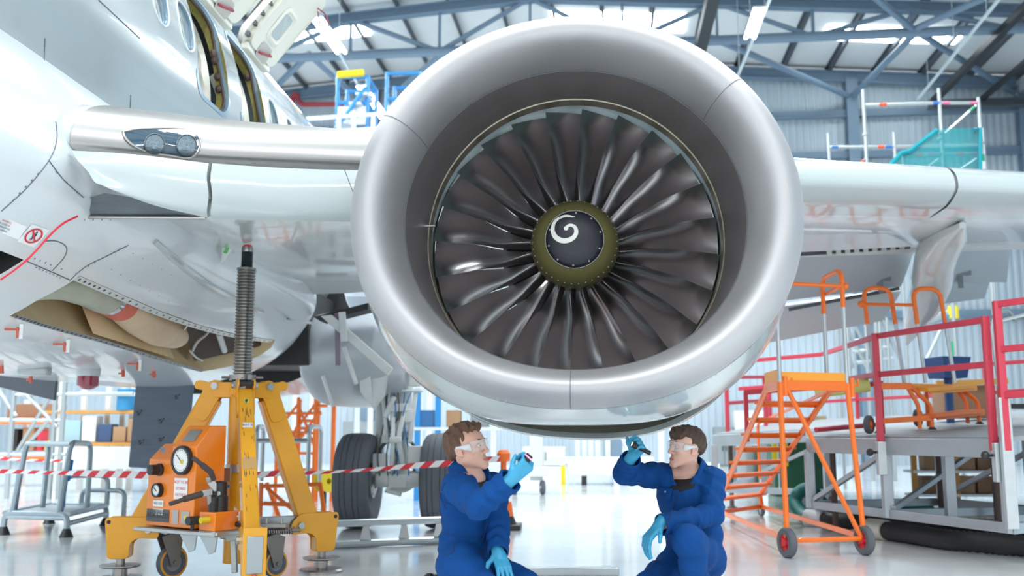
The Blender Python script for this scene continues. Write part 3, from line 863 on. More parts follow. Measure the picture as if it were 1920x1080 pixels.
pts = spline([p for p, r in dp], 5); rs = [interp(i / (len(pts) - 1), [k / 5 for k in range(6)], [r for p, r in dp]) for i in range(len(pts))]
MB().tube(pts, rs, 24).build('plenum_duct', m_duct2, hul)
mb = MB(); mb.prism([inb(176, 600, .38), inb(178, 632, .05), inb(330, 678, .05), inb(330, 655, .38)], bn * .02); mb.build('bay_web', m_beige, hul)
mb = MB(); mb.prism([inb(372, 650, .35), inb(372, 690, .10), inb(500, 660, .10), inb(505, 645, .35)], bn * .02); mb.build('dark_web', m_brown, hul)
pipe = mat('bay_pipe', (.55, .55, .48), .4)
mb = MB(); mb.tube(spline([inb(365, 672, .06), inb(378, 655, .08), inb(396, 645, .10), inb(404, 640, .12)], 5), .012, 8); mb.tube(spline([inb(362, 668, .06), inb(372, 678, .05), inb(384, 684, .05)], 5), .010, 8); mb.build('bleed_pipe', pipe, hul)
mb = MB(); mb.ball(inb(411, 636, .12), .033, 12, 8); mb.tube([inb(411, 636, .12), inb(420, 632, .14)], .018, 8); mb.build('purple_cap', mat('purple_cap', (.25, .05, .35), .4), hul)
mb = MB(); mb.tube(spline([inb(355, 634, .1), inb(352, 626, .05), inb(362, 615, .05), inb(375, 618, .08)], 6), .006, 6); mb.tube(spline([inb(408, 617, .06), inb(412, 628, .04), inb(425, 630, .05), inb(432, 622, .08)], 6), .006, 6); mb.build('bay_wire', m_decal, hul)
mb = MB(); mb.cyl(inb(420, 642, .1), inb(428, 670, .08), .03, 12); mb.build('filter_bottle', m_gear, hul)
# panel lines, fasteners and the red guide line on the fairing
mb = MB()
def hl(pxs, r=.0035, n=10):
    pp = [hull(p.x, p.y) for p in spline([V((x, y, 0)) for x, y in pxs], n)]; mb.tube([a + b_ * .0015 for a, b_ in pp], r, 5)
hl([(104, 228), (106, 262), (92, 300), (50, 352), (2, 396)])
hl([(92, 302), (120, 338), (156, 370)])
hl([(50, 490), (90, 507), (131, 525)]); hl([(240, 460), (200, 480), (160, 500), (131, 525)]); 
hl([(82, 452), (105, 452), (124, 463), (120, 482), (98, 507)])
mb.build('panel_seam', m_seam, hul)
mb = MB(); random.seed(11)
for (x0, y0, x1, y1, n_) in ((8, 392, 88, 308, 7), (100, 318, 150, 366, 5), (64, 500, 116, 522, 8), (136, 516, 230, 462, 8), (60, 483, 120, 506, 6), (200, 500, 360, 590, 9), (240, 470, 330, 520, 5), (150, 412, 215, 412, 4)):
    for k in range(n_):
        x, y = x0 + (x1 - x0) * (k + .5) / n_, y0 + (y1 - y0) * (k + .5) / n_
        try: p, nn = hull(x, y)
        except RuntimeError: continue
        mb.disc(p + nn * .002, nn, .006, 8)
mb.build('fasteners', m_rivet, hul, smooth=0)
mb = MB(); pts = spline([hull(*p)[0] for p in ((146, 404), (118, 418), (92, 441), (66, 470), (40, 495), (0, 524))], 8); A = []; B = []
for i, p in enumerate(pts):
    d = (pts[min(i + 1, len(pts) - 1)] - pts[max(i - 1, 0)]).normalized(); nn = (CAM - p).normalized(); s_ = d.cross(nn).normalized(); A.append(p + s_ * .0095 + nn * .004); B.append(p - s_ * .0095 + nn * .004)
mb.grid([A, B]); mb.build('red_guide_line', m_redp, hul, smooth=0)
# warning placards
def placard(corners, name, lift=.004):
    ps = [hull(*c) for c in corners]; nn = sum((b_ for a, b_ in ps), V()).normalized(); pts = [a + nn * lift for a, b_ in ps]
    mb = MB(); mb.add(pts, [tuple(range(len(pts)))]); return mb.build(name, m_decal, hul, smooth=0), pts, nn
o, ps, nn = placard([(-30, 393), (50, 424), (34, 449), (-46, 417)], 'warning_placard')
ex = (ps[1] - ps[0]).normalized(); ey = nn.cross(ex).normalized()
if ey.z < 0: ey = -ey
Lw = (ps[1] - ps[0]).length; Hh = (ps[3] - ps[0]).length; cc = (ps[0] + ps[1] + ps[2] + ps[3]) / 4 + nn * .003
text_mesh('WARNING:', Hh * .21, cc + ey * (Hh * .33) + ex * (Lw * .03), ex, ey, m_redp, 'warning_lettering', hul)
for k, s_ in enumerate(('STAND CLEAR OF', 'HAZARD AREAS WHILE', 'ENGINE IS RUNNING')):
    text_mesh(s_, Hh * .19, cc + ey * (Hh * (.10 - .22 * k)) - ex * (Lw * .02), ex, ey, m_ink, 'warning_lettering', hul)
o, ps, nn = placard([(59, 419), (92, 431), (63, 463), (31, 452)], 'no_entry_placard')
cc = sum(ps, V()) / 4; a1 = (ps[1] - ps[0]) / 2; a2 = (ps[0] - ps[3]) / 2
def pp_(x, z, l=.003): return cc + a1 * x + a2 * z + nn * l
mb = MB(); rg = lambda r: [pp_(r * math.cos(t), r * math.sin(t), .004) for t in [2 * PI * k / 40 for k in range(40)]]
mb.grid([rg(.80), rg(.64)], cv=True); mb.add([pp_(-.52, .42, .0045), pp_(-.42, .54, .0045), pp_(.54, -.42, .0045), pp_(.42, -.54, .0045)], [(0, 1, 2, 3)]); mb.build('prohibition_ring', m_redp, hul, smooth=0)
mb = MB(); mb.add([pp_(.02 + .10 * math.cos(t), .42 + .10 * math.sin(t), .0035) for t in [2 * PI * k / 14 for k in range(14)]], [tuple(range(14))])
mb.add([pp_(x, z, .0035) for x, z in ((-.14, .28), (.18, .28), (.20, -.05), (.10, -.05), (.10, -.5), (.04, -.5), (.02, -.1), (0, -.1), (-.02, -.5), (-.08, -.5), (-.08, -.05), (-.16, -.05))], [tuple(range(12))]); mb.build('walking_figure', m_ink, hul, smooth=0)
# red latches with white tabs along the belly
for x, y in ((20, 612), (110, 640), (248, 678)):
    p, nn = hull(x, y); p = p + nn * .02
    la = MB().add([p, p + V((0, 0, -.005)), p + V((.06, .02, -.01)), p + V((.06, .02, .0))], [(0, 1, 2, 3)])
    mb = MB(); mb.bar(p - V((.045, 0, 0)), p + V((.045, .015, 0)), .012, .014); mb.bar(p + V((.034, .01, .015)), p + V((.038, .01, -.055)), .013, .016); o = mb.build('red_latch', m_redc, hul)
    mb = MB(); mb.bar(p + V((.056, .02, .035)), p + V((.056, .02, -.06)), .026, .015); mb.build('white_tab', m_decal, o)
for x, y in ((57, 712), (230, 700), (288, 702), (2, 692)):
    p = hull_or(x, y - 6, 9); mb = MB(); mb.bar(p + V((0, 0, .02)), p + V((.01, 0, -.06)), .025, .02); mb.bar(p + V((-.035, 0, -.03)), p + V((.02, 0, -.03)), .014, .014); mb.build('red_latch', m_redc, hul)
# red beacon and white drain under the belly
p = hull_or(166, 695, 9); mb = MB(); mb.lathe([(.10, .04), (.10, -.03), (.095, -.05)], p, (0, 0, 1), 20); ob = mb.build('beacon_base', m_bgrey, plane)
mb = MB(); mb.lathe([(.09, -.05), (.09, -.13), (.05, -.16), (0, -.165)], p, (0, 0, 1), 20); mb.build('beacon_lens', mat('beacon_red', (.30, .02, .05), .15, coat=1), ob)
p = hull_or(65, 692, 8.3); mb = MB(); mb.box(p + V((0, 0, -.02)), (.26, .10, .07)); mb.build('drain_fairing', m_white, plane, bevel=.02)
# belly skin behind the wheel well
hb = hull_rows(12.6, 19, 20, lambda y: 1 - sst(13.5, 20, y))
qh = MB(); qh.grid(hb, cv=True); qh.f.append(list(range(n))); qh.m.append(1); qh.build('aft_fairing', [m_bgrey, m_dark], plane, smooth=50)
q = MB(); q.box((FX, 12.0, 2.35), (3.4, 1.2, .9)); q.build('wheel_well', m_dark, plane)
# doors of the bays hanging under the belly
mb = MB(); a = [atY(-60, 690, 9.6), atY(107, 702, 9.6), atY(102, 751, 9.7), atY(-60, 712, 9.7)]; mb.prism(a, V((.0, .04, 0))); mb.build('bay_door', mat('panel_dark', (.07, .085, .11), .4), plane, bevel=.01)
mb = MB(); a = [atY(254, 722, 10.6), atY(362, 716, 10.9), atY(346, 882, 10.9), atY(240, 876, 10.6)]; mb.prism(a, V((.0, .05, 0))); o = mb.build('bay_door', mat('panel_blue', (.15, .19, .25), .45, noise=.3, nscale=4, stretch=(1, 1, 6)), plane, bevel=.01)
for x, y in ((258, 775), (300, 790), (300, 825), (262, 830), (330, 745)): p = atY(x, y, 10.6); mb = MB(); mb.ball(p, .025, 8, 6); mb.tube([p, p + V((.05, -.02, .03))], .01, 6); mb.build('door_fitting', m_gdark, o)

# ---------------- wing
def le(x): return V((x, 7.0 + .47 * x - (.25 * max(0, -2.4 - x)), 2.985 + (.060 if x < 0 else .066) * x))
def airfoil(x, chord, tu, tl, n=18):
    """closed loop from upper rear round the nose to lower rear, at span x"""
    p0 = le(x); out = []
    xs = [(1 - math.cos(PI * i / n)) / 2 for i in range(n + 1)]
    th = lambda c: 2.969 * math.sqrt(c) - 1.26 * c - 3.516 * c * c + 2.843 * c ** 3 - 1.036 * c ** 4
    for c in reversed(xs): out.append(V((x, p0.y + c * chord, p0.z + tu * th(c) - .03 * chord * c * c)))
    for c in xs[1:]: out.append(V((x, p0.y + c * chord, p0.z - tl * th(c) - .03 * chord * c * c + .02 * chord * c * c)))
    return out
st = [(-3.6, 5.6, .50, .20), (-2.6, 5.2, .48, .19), (-1.4, 4.5, .42, .17), (0, 3.7, .36, .15), (2, 3.1, .30, .13), (4.3, 2.6, .26, .12), (9.5, 1.7, .16, .08)]
q = MB(); rows = [airfoil(*s_) for s_ in st]
fine = []
for i in range(len(st) - 1):
    for k in range(6):
        t = k / 6; fine.append(airfoil(*[a + (c - a) * t for a, c in zip(st[i], st[i + 1])]))
fine.append(airfoil(*st[-1])); q.grid(fine, cv=True); nn_ = len(fine[0]); q.f.append(list(range(nn_))); q.m.append(0); q.f.append([(len(fine) - 1) * nn_ + k for k in range(nn_)]); q.m.append(0)
wing = q.build('wing', m_wing, plane, smooth=50)
wb_ = BVHTree.FromPolygons([tuple(p) for p in q.v], q.f)
def whit(px, py, y=9.0):
    h = wb_.ray_cast(CAM, ray(px, py).normalized()); return h[0] if h[0] is not None else atY(px, py, y)
# bare metal nose inboard, white slat outboard
def nose(x0, x1, c0, sc_, name, m, n=14):
    mb = MB(); rows = []
    for i in range(n + 1):
        x = x0 + (x1 - x0) * i / n
        k = [interp(x, [s_[0] for s_ in st], [s_[j] for s_ in st]) for j in (1, 2, 3)]
        lp = airfoil(x, k[0], k[1], k[2], 40); p0 = le(x); sel = [p for p in lp if p.y - p0.y < c0]
        rows.append([p0 + (p - p0) * 1.0 + V((0, -.5 * sc_, 0)) + (p - (p0 + V((0, .25, 0)))).normalized() * sc_ for p in sel])
    m_ = min(len(r) for r in rows); mid = [r[(len(r) - m_) // 2:(len(r) - m_) // 2 + m_] for r in rows]
    mb.grid(mid); return mb.build(name, m, wing, smooth=60)
nose(-2.95, -.6, .55, .012, 'leading_edge', m_alu)
nose(1.2, 3.22, .75, .03, 'leading_edge_slat', m_white); nose(3.25, 8.5, .75, .03, 'leading_edge_slat', m_white)
# landing light window in the wing root
def le_pt(px, py, d=.02):
    p = whit(px, py); return p + (CAM - p).normalized() * d
out = [(231, 247), (262, 242), (330, 241), (360, 247), (374, 260), (374, 275), (366, 290), (352, 297), (320, 292), (285, 287), (255, 276), (236, 260)]
out = spline([V((x, y, 0)) for x, y in out + out[:1]], 3)[:-1]
mb = MB(); pts = [le_pt(p.x, p.y, .03) for p in out]; c_ = le_pt(308, 268, .035); 
mids = [le_pt(308 + (p.x - 308) * .5, 268 + (p.y - 268) * .5, .034) for p in out]
mb.grid([pts, mids], cv=True); mb.add(mids + [c_], [(i, (i + 1) % len(mids), len(mids)) for i in range(len(mids))])
lens = mb.build('landing_light_lens', mat('lens_glass', (.04, .08, .12), .06, coat=1.0), wing, smooth=60)
mb = MB(); mb.tube(pts, .009, 6, closed=True); mb.build('lens_rim', m_alu, wing)
for x, y in ((290, 270), (350, 272)):
    mb = MB(); rr = [[le_pt(x + r_ * math.cos(t), y + r_ * 1.05 * math.sin(t), .042) for t in [2 * PI * k / 24 for k in range(24)]] for r_ in (18.5, 16.5, 9, 1)]
    mb.grid(rr, cv=True); lo = mb.build('landing_lamp', mat('lamp_face', (.10, .14, .17), .25, metal=.3, bump=.25, bscale=90), wing)
    mb = MB(); mb.tube([le_pt(x + 18.5 * math.cos(t), y + 19.4 * math.sin(t), .044) for t in [2 * PI * k / 24 for k in range(24)]], .004, 5, closed=True); mb.build('lamp_bezel', m_gdark, wing)
mb = MB()
for pxs in (((215, 238), (213, 255), (232, 284)), ((384, 248), (392, 270), (380, 296)), ((404, 250), (408, 275), (406, 300))): mb.tube([le_pt(*p, d=.016) for p in pxs], .003, 5)
mb.build('panel_seam', m_seam, wing)
# krueger flaps hanging in front of the leading edge
def kpan(top, mid, bot, name):
    T = spline([atY(x, y, dy) for x, y, dy in top], 8); Mi = spline([atY(x, y, dy) for x, y, dy in mid], 8); B = spline([atY(x, y, dy) for x, y, dy in bot], 8)
    rows = []; bk = V((0, .05, .0))
    for a, m_, c in zip(T, Mi, B):
        s1 = spline([a, a.lerp(m_, .5) + V((0, -.03, 0)), m_, m_.lerp(c, .55) + V((0, -.015, -.02)), c], 4)
        rows.append(s1 + [c + V((0, .07, .03)), m_ + V((0, .08, .02)), a + V((0, .05, .0))])
    mb = MB(); mb.grid(rows, cv=True); k = len(rows[0]); mb.f.append(list(range(k))); mb.m.append(0); mb.f.append([(len(rows) - 1) * k + j for j in range(k)]); mb.m.append(0)
    return mb.build(name, m_white, wing, smooth=40)
kpan([(134, 282, 5.40), (220, 287, 5.48), (300, 295, 5.58), (391, 306, 5.70)], [(165, 322, 5.35), (215, 337, 5.42), (300, 352, 5.52), (391, 366, 5.64)], [(192, 347, 5.36), (225, 362, 5.44), (300, 388, 5.56), (389, 408, 5.72)], 'krueger_flap')
kpan([(398, 306, 5.71), (480, 312, 5.85), (580, 317, 6.0), (705, 320, 6.2)], [(398, 367, 5.65), (480, 374, 5.79), (580, 378, 5.94), (705, 376, 6.14)], [(396, 411, 5.73), (480, 413, 5.86), (580, 415, 6.0), (705, 416, 6.2)], 'krueger_flap')
mb = MB(); mb.tube([atY(645, 316, 6.0), atY(662, 360, 5.98), atY(667, 382, 5.99)], .003, 5); mb.build('flap_seam', m_seam, wing)
# dark slot behind the krueger root
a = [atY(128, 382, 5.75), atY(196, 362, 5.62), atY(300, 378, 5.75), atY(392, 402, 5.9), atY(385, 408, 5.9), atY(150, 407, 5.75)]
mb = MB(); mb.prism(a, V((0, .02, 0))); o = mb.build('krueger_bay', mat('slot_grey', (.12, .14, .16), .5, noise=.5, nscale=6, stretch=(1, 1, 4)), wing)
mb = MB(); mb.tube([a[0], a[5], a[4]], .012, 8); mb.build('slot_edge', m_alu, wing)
# flaps and canoe fairing on the outer side of the engine
def slab(pxs, th, name, m, par=wing):
    ps = [atY(*p) for p in pxs]; nn = (ps[1] - ps[0]).cross(ps[3] - ps[0]).normalized(); nn = nn if nn.z > 0 else -nn
    mb = MB(); A = ps; k = len(ps); rows = []
    # rounded front: front edge = 0-1, rear edge = 3-2
    for t, h in ((0, 0), (.03, .55), (.12, 1), (.4, .9), (1, .05)):
        rows.append([ps[0].lerp(ps[3], t) + nn * (th * h), ps[1].lerp(ps[2], t) + nn * (th * h)])
    for t, h in ((.8, -.05), (.4, -.15), (.12, -.2), (.03, -.15)):
        rows.append([ps[0].lerp(ps[3], t) + nn * (th * h), ps[1].lerp(ps[2], t) + nn * (th * h)])
    mb.grid(rows, cu=True); kk = len(rows); mb.f.append([i * 2 for i in range(kk)]); mb.m.append(0); mb.f.append([i * 2 + 1 for i in range(kk)]); mb.m.append(0)
    return mb.build(name, m, par, smooth=40)
slab([(1380, 482, 10.90), (1712, 466, 11.60), (1690, 538, 12.10), (1380, 576, 11.50)], .14, 'inboard_flap', m_wgrey)
slab([(1380, 586, 11.55), (1688, 545, 12.15), (1655, 602, 12.60), (1380, 655, 12.10)], .10, 'rear_flap', mat('flap_pale', (.52, .60, .64), .35, coat=.2))
slab([(1775, 464, 11.60), (1892, 458, 11.90), (1888, 530, 12.40), (1745, 530, 12.10)], .12, 'outboard_flap', m_wgrey)
slab([(1750, 528, 12.10), (1862, 500, 12.35), (1846, 560, 12.70), (1735, 575, 12.60)], .08, 'outboard_rear_flap', m_wgrey)
slab([(1480, 430, 9.4), (1640, 428, 9.7), (1715, 462, 10.5), (1480, 474, 10.2)], .02, 'lower_wing_panel', mat('panel_grey', (.48, .54, .58), .3, coat=.3))
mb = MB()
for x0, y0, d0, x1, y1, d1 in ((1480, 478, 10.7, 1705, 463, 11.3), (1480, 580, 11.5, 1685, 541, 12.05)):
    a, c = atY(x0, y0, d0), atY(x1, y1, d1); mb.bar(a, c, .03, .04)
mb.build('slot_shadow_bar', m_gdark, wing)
mb = MB()
for k in range(9):
    p = atY(1555 + k * 17, 474 - k * 1.3, 10.8 + k * .05); mb.box(p, (.05, .03, .05))
mb.build('slot_fittings', mat('fitting_pale', (.55, .60, .58), .4), wing)
for (x, y, d_) in ((1650, 525, 11.9), (1800, 515, 12.1)):
    p = atY(x, y, d_); mb = MB(); mb.bar(p + V((-.12, 0, .02)), p + V((.12, 0, .02)), .07, .06); mb.bar(p, p + V((.02, .05, -.15)), .06, .05); mb.build('flap_hinge', mat('hinge_grey', (.20, .23, .25), .45, metal=.3), wing)
cp = [(1805, 422, 9.4, .03, .03), (1783, 446, 10.1, .16, .10), (1757, 478, 10.8, .215, .20), (1748, 520, 11.5, .23, .25), (1733, 562, 12.1, .20, .22), (1712, 610, 12.7, .11, .12), (1700, 645, 13.1, .02, .02)]
mb = MB(); cpts = [atY(x, y, d_) for x, y, d_, a, c in cp]; cs2 = spline(cpts, 5); N_ = len(cs2); rows = []
for i, p in enumerate(cs2):
    t = i / (N_ - 1) * (len(cp) - 1); a = interp(t, range(len(cp)), [c[3] for c in cp]); c_ = interp(t, range(len(cp)), [c[4] for c in cp])
    rows.append([p + V((a * abs(math.cos(w_)) ** .75 * (1 if math.cos(w_) > 0 else -1), 0, c_ * abs(math.sin(w_)) ** .75 * (1 if math.sin(w_) > 0 else -1))) for w_ in [2 * PI * j / 24 for j in range(24)]])
mb.grid(rows, cv=True); mb.f.append(list(range(24))); mb.m.append(0); mb.f.append([(N_ - 1) * 24 + j for j in range(24)]); mb.m.append(0)
mb.build('flap_track_fairing', m_wing, wing, smooth=50)
# inboard flap lowered behind the wheel well, with arms
mb = MB(); rows = []
prof = [(.10, 2.60), (-.06, 2.48), (-.16, 2.25), (-.16, 2.02), (-.10, 1.82), (.05, 1.68), (.35, 1.52), (.75, 1.42), (.9, 1.43), (.7, 1.70), (.5, 2.1), (.3, 2.5)]
for x, s_ in ((-3.30, .55), (-3.25, .8), (-3.12, .95), (-2.8, 1), (-2.2, 1), (-2.0, 1)):
    rows.append([V((x, 11.55 + y * s_ + .25 * (1 - s_), 1.9 + (z - 1.9) * s_ )) for y, z in prof])
mb.grid(rows, cv=True); k = len(prof); mb.f.append(list(range(k))); mb.m.append(0); mb.f.append([5 * k + j for j in range(k)]); mb.m.append(0)
mb.build('landing_flap', mat('flap_metal', (.46, .50, .54), .3, metal=.25, noise=.12, nscale=4), wing, smooth=50, subsurf=1)
mb = MB(); mb.prism([atY(600, 592, 10.6), atY(622, 590, 10.6), atY(736, 690, 11.0), atY(726, 704, 11.0)], V((0, .06, 0))); mb.build('side_brace', m_gear, wing, bevel=.01)
mb = MB(); mb.bar(atY(632, 588, 10.7), atY(634, 685, 10.8), .05, .04); mb.build('purple_strut', mat('strut_mauve', (.22, .17, .24), .4), wing)
mb = MB(); mb.bar(atY(641, 585, 10.65), atY(646, 640, 10.7), .07, .05); mb.bar(atY(645, 650, 10.9), atY(668, 720, 11.0), .05, .03); mb.bar(atY(605, 705, 10.9), atY(624, 762, 10.95), .07, .03); mb.build('flap_arm', m_gear, wing)
mb = MB(); mb.prism([atY(566, 556, 12.7), atY(780, 556, 12.7), atY(780, 720, 12.7), atY(690, 690, 12.7), atY(570, 660, 12.7)], V((0, .04, 0))); mb.build('gear_bay_panel', m_wgrey, wing)
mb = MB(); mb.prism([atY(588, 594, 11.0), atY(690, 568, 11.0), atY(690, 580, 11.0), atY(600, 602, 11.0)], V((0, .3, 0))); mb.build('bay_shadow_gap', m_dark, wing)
# blended strip on the lower wing skin (white chine) and tape tag
mb = MB(); pts = spline([hull_or(*p, 8) for p in ((290, 452, ), (340, 497), (400, 540), (470, 575), (540, 598), (585, 606))], 6)
mb.tube([p + (CAM - p).normalized() * .005 for p in pts], [.012 + .022 * math.sin(PI * min(1, i / (len(pts) - 1) + .12)) for i in range(len(pts))], 8); mb.build('wing_root_bead', m_white, hul)
p = hull_or(418, 474, 7.7); mb = MB(); nn = (CAM - p).normalized(); s_, u_, d_ = basis(nn)
mb.add([p + nn * .02 + s_ * a + u_ * c for a, c in ((-.07, .03), (.01, .07), (.06, .02), (.03, -.09), (-.02, -.06))], [(0, 1, 2, 3, 4)]); mb.build('clear_tag', m_decal, hul, smooth=0)
mb = MB(); mb.add([p + nn * .023 + s_ * a + u_ * c for a, c in ((-.075, .10), (-.05, .105), (.0, .0), (-.03, -.005))], [(0, 1, 2, 3)]); mb.build('green_tape', mat('green_tape', (.15, .62, .15), .5), hul, smooth=0)

# ---------------- main landing gear
GT = 1.12; gy = 12.0
def tyre_center(px): p = atY(px, 900, gy); return V((p.x, gy, GT / 2))
c1, c2 = tyre_center(672), tyre_center(829)
gx = (c1.x + c2.x) / 2; gc = V((gx, gy, GT / 2)); ax = V((1, 0, 0))
top = atY(762, 700, gy)
mb = MB(); mb.tube([gc + V((0, 0, -.02)), gc + V((0, 0, .62))], .095, 20); mb.tube([gc + V((0, 0, .55)), gc + V((0, 0, .62)), gc + V((0, 0, .66)), V((gx, gy, 2.7))], [.15, .15, .135, .135], 20)
gear = mb.build('landing_gear', m_gear, plane); gear['label'] = 'white main landing gear leg with two wheels'
mb = MB(); mb.tube([c1 + ax * .05, c2 - ax * .05], .075, 16); mb.ball(gc, .15, 14, 10, sq=(1.3, 1, 1)); mb.build('axle', m_gear, gear)
W = .21
tp = [(.27, -.15), (.33, -.185), (.42, -.208), (.49, -.205), (.535, -.175), (.552, -.13), (.556, -.112), (.549, -.108), (.549, -.102), (.557, -.098), (.559, -.052), (.551, -.048), (.551, -.042), (.560, -.038), (.560, .038), (.551, .042), (.551, .048), (.559, .052), (.557, .098), (.549, .102), (.549, .108), (.556, .112), (.552, .13), (.535, .175), (.49, .205), (.42, .208), (.33, .185), (.27, .15)]
for c in (c1, c2):
    mb = MB(); mb.lathe(tp, c, ax, 56); ty = mb.build('wheel_tyre', m_tyre, gear, smooth=40)
    mb = MB(); mb.lathe([(.275, -.15), (.25, -.10), (.12, -.08), (.09, -.13), (0, -.13)], c, ax, 32); mb.lathe([(.275, .15), (.25, .10), (.14, .08), (.12, .15), (.08, .19), (0, .19)], c, ax, 32); mb.build('wheel_hub', m_gdark, gear)
    s_ = 1 if c is c1 else -1
    mb = MB()
    for k in range(9):
        a = 2 * PI * k / 9; mb.cyl(c + ax * (.1 * s_) + V((0, .17 * math.cos(a), .17 * math.sin(a))), c + ax * (.2 * s_) + V((0, .17 * math.cos(a), .17 * math.sin(a))), .025, 8)
    mb.lathe([(.21, .08 * s_), (.21, .19 * s_), (.1, .21 * s_)], c, ax, 24); mb.build('brake_pack', mat('brake_grey', (.30, .32, .33), .4, metal=.5), gear)
f_ = V((0, -.20, 0))
mb = MB(); mb.bar(gc + f_ + V((-.07, 0, .18)), gc + f_ + V((-.03, -.15, .48)), .05, .04); mb.bar(gc + f_ + V((.07, 0, .18)), gc + f_ + V((.03, -.15, .48)), .05, .04); mb.bar(gc + f_ + V((-.03, -.15, .48)), gc + f_ + V((-.07, .04, .85)), .05, .04); mb.bar(gc + f_ + V((.03, -.15, .48)), gc + f_ + V((.07, .04, .85)), .05, .04); mb.cyl(gc + f_ + V((-.07, -.15, .48)), gc + f_ + V((.07, -.15, .48)), .04, 12); mb.build('torque_link', m_gear, gear, bevel=.008)
for s_ in (-1, 1):
    mb = MB(); p = V((gx + .19 * s_, gy - .16, 1.78)); mb.box(p, (.14, .10, .22)); mb.box(p + V((0, -.05, .03)), (.10, .02, .03)); mb.build('junction_box', mat('box_pale', (.55, .58, .57), .4), gear, bevel=.012)
mb = MB(); mb.box((gx, gy - .14, 1.62), (.56, .12, .03)); mb.box((gx, gy - .16, 1.42), (.22, .12, .10)); mb.bar((gx - .2, gy - .15, 1.6), (gx - .12, gy - .2, 1.0), .05, .05); mb.bar((gx + .2, gy - .15, 1.6), (gx + .14, gy - .2, 1.0), .05, .05); mb.tube([(gx - .26, gy + .1, .75), (gx - .3, gy + .1, 1.7)], .05, 10); mb.box((gx - .22, gy - .12, .78), (.16, .16, .2)); mb.box((gx + .2, gy - .14, .85), (.16, .14, .24)); mb.box((gx, gy - .13, 1.2), (.34, .12, .14)); mb.box((gx - .14, gy - .12, 1.05), (.12, .14, .10)); mb.box((gx + .12, gy - .16, 1.32), (.10, .10, .16)); mb.cyl((gx - .16, gy - .2, 1.3), (gx - .05, gy - .22, 1.55), .035, 10); mb.build('gear_bracket', m_gear, gear, bevel=.012)
random.seed(21)
for name, m_, k0 in (('hydraulic_hose', m_gdark, 3), ('blue_hose', mat('hose_blue', (.05, .22, .5), .4), 3)):
    for k in range(k0):
        x = gx + random.uniform(-.2, .2); pts = [V((x + random.uniform(-.06, .06), gy - .17 - random.uniform(0, .06), z_)) for z_ in (.62, .85, 1.1, 1.35, 1.6)]
        MB().tube(spline(pts, 5), .008, 6).build(name, m_, gear)
for s_ in (-1, 1):
    mb = MB(); mb.tube(spline([gc + V((.1 * s_, -.12, .5)), gc + V((.22 * s_, -.15, .35)), gc + V((.18 * s_, -.1, .1)), gc + V((.25 * s_, -.08, -.02))], 5), .02, 8); mb.build('brake_hose', m_gdark, gear)
mb = MB(); mb.cyl(gc + V((-.25, -.1, .02)), gc + V((-.1, -.12, .02)), .10, 14); mb.cyl(gc + V((.25, -.1, .02)), gc + V((.1, -.12, .02)), .10, 14); mb.box(gc + V((0, -.14, .0)), (.22, .1, .16)); mb.build('brake_housing', m_gear, gear, bevel=.01)
mb = MB(); mb.tube([gc + V((0, -.05, .1)), gc + V((-.12, -.2, -.12)), gc + V((.05, -.22, -.15))], .03, 8); mb.build('tow_fitting', m_gear, gear)
mb = MB(); mb.prism([atY(688, 660, 11.5), atY(700, 640, 11.5), atY(728, 700, 11.5), atY(722, 742, 11.6), atY(700, 770, 11.6), atY(690, 720, 11.6)], V((0, .03, 0))); mb.prism([atY(670, 668, 11.5), atY(694, 700, 11.5), atY(700, 766, 11.6), atY(676, 735, 11.6)], V((0, .03, 0))); mb.build('gear_leg_door', m_gear, gear)
# ------------------------------------------------------------------ yellow tripod jack
m_yel = mat('jack_yellow', (0.88, 0.40, 0.012), 0.35, coat=0.3, noise=0.10, nscale=5)
m_org = mat('pump_orange', (0.88, 0.23, 0.015), 0.35, coat=0.3, noise=0.05)
m_zinc = mat('zinc_plate', (0.50, 0.51, 0.50), 0.35, metal=0.8, noise=0.15, nscale=8)
m_screw = mat('screw_steel', (0.36, 0.34, 0.32), 0.28, metal=0.95)
m_black = mat('black_plastic', (0.018, 0.018, 0.02), 0.4)
m_grip = mat('grip_brown', (0.07, 0.05, 0.05), 0.6)
m_paper = mat('label_white', (0.82, 0.83, 0.82), 0.5)
m_rubb = mat('castor_rubber', (0.12, 0.13, 0.16), 0.6)
JY = 7.78
jc = atY(447, 900, JY); jx = jc.x
jk = thing('aircraft_jack', 'yellow tripod aircraft jack with orange pump box under the wing root', 'jack', (jx, JY, 0))
def jp(z, dx=0.0, dy=0.0): return V((jx + dx, JY + dy, z))
def zy(py, Y=JY): return atY(447, py, Y).z
zc0 = zy(716)
# ram: nut, threaded rod, extension, red cap
zt = zy(508); z1 = zy(708)
mb = MB(); prof = [(0, z1 - .1), (.062, z1 - .1)]; k = 34
for i in range(k):
    a = z1 + (zt - z1) * i / k; h = (zt - z1) / k
    prof += [(.062, a), (.075, a + h * .28), (.075, a + h * .62), (.062, a + h * .9)]
prof += [(.062, zt), (.078, zt + .002), (.078, zt + .02), (.05, zt + .02)]
mb.lathe(prof, (jx, JY, 0), (0, 0, 1), 28); mb.build('threaded_ram', m_screw, jk, smooth=25)
z2 = zy(473); prof = [(.045, zt)]
for i in range(14):
    a = zt + .02 + (z2 - zt - .02) * i / 14; h = (z2 - zt) / 14; prof += [(.043, a), (.048, a + h * .4), (.043, a + h * .85)]
prof += [(.043, z2), (0, z2)]
mb = MB(); mb.lathe(prof, (jx, JY, 0), (0, 0, 1), 24); mb.build('extension_screw', mat('extension_dark', (.06, .075, .09), .35, metal=.6), jk, smooth=25)
z3 = zy(464); mb = MB(); mb.lathe([(.045, z2), (.046, z2 + .002), (.046, z3), (.03, z3 + .005)], (jx, JY, 0), (0, 0, 1), 24); mb.build('ram_head', m_screw, jk)
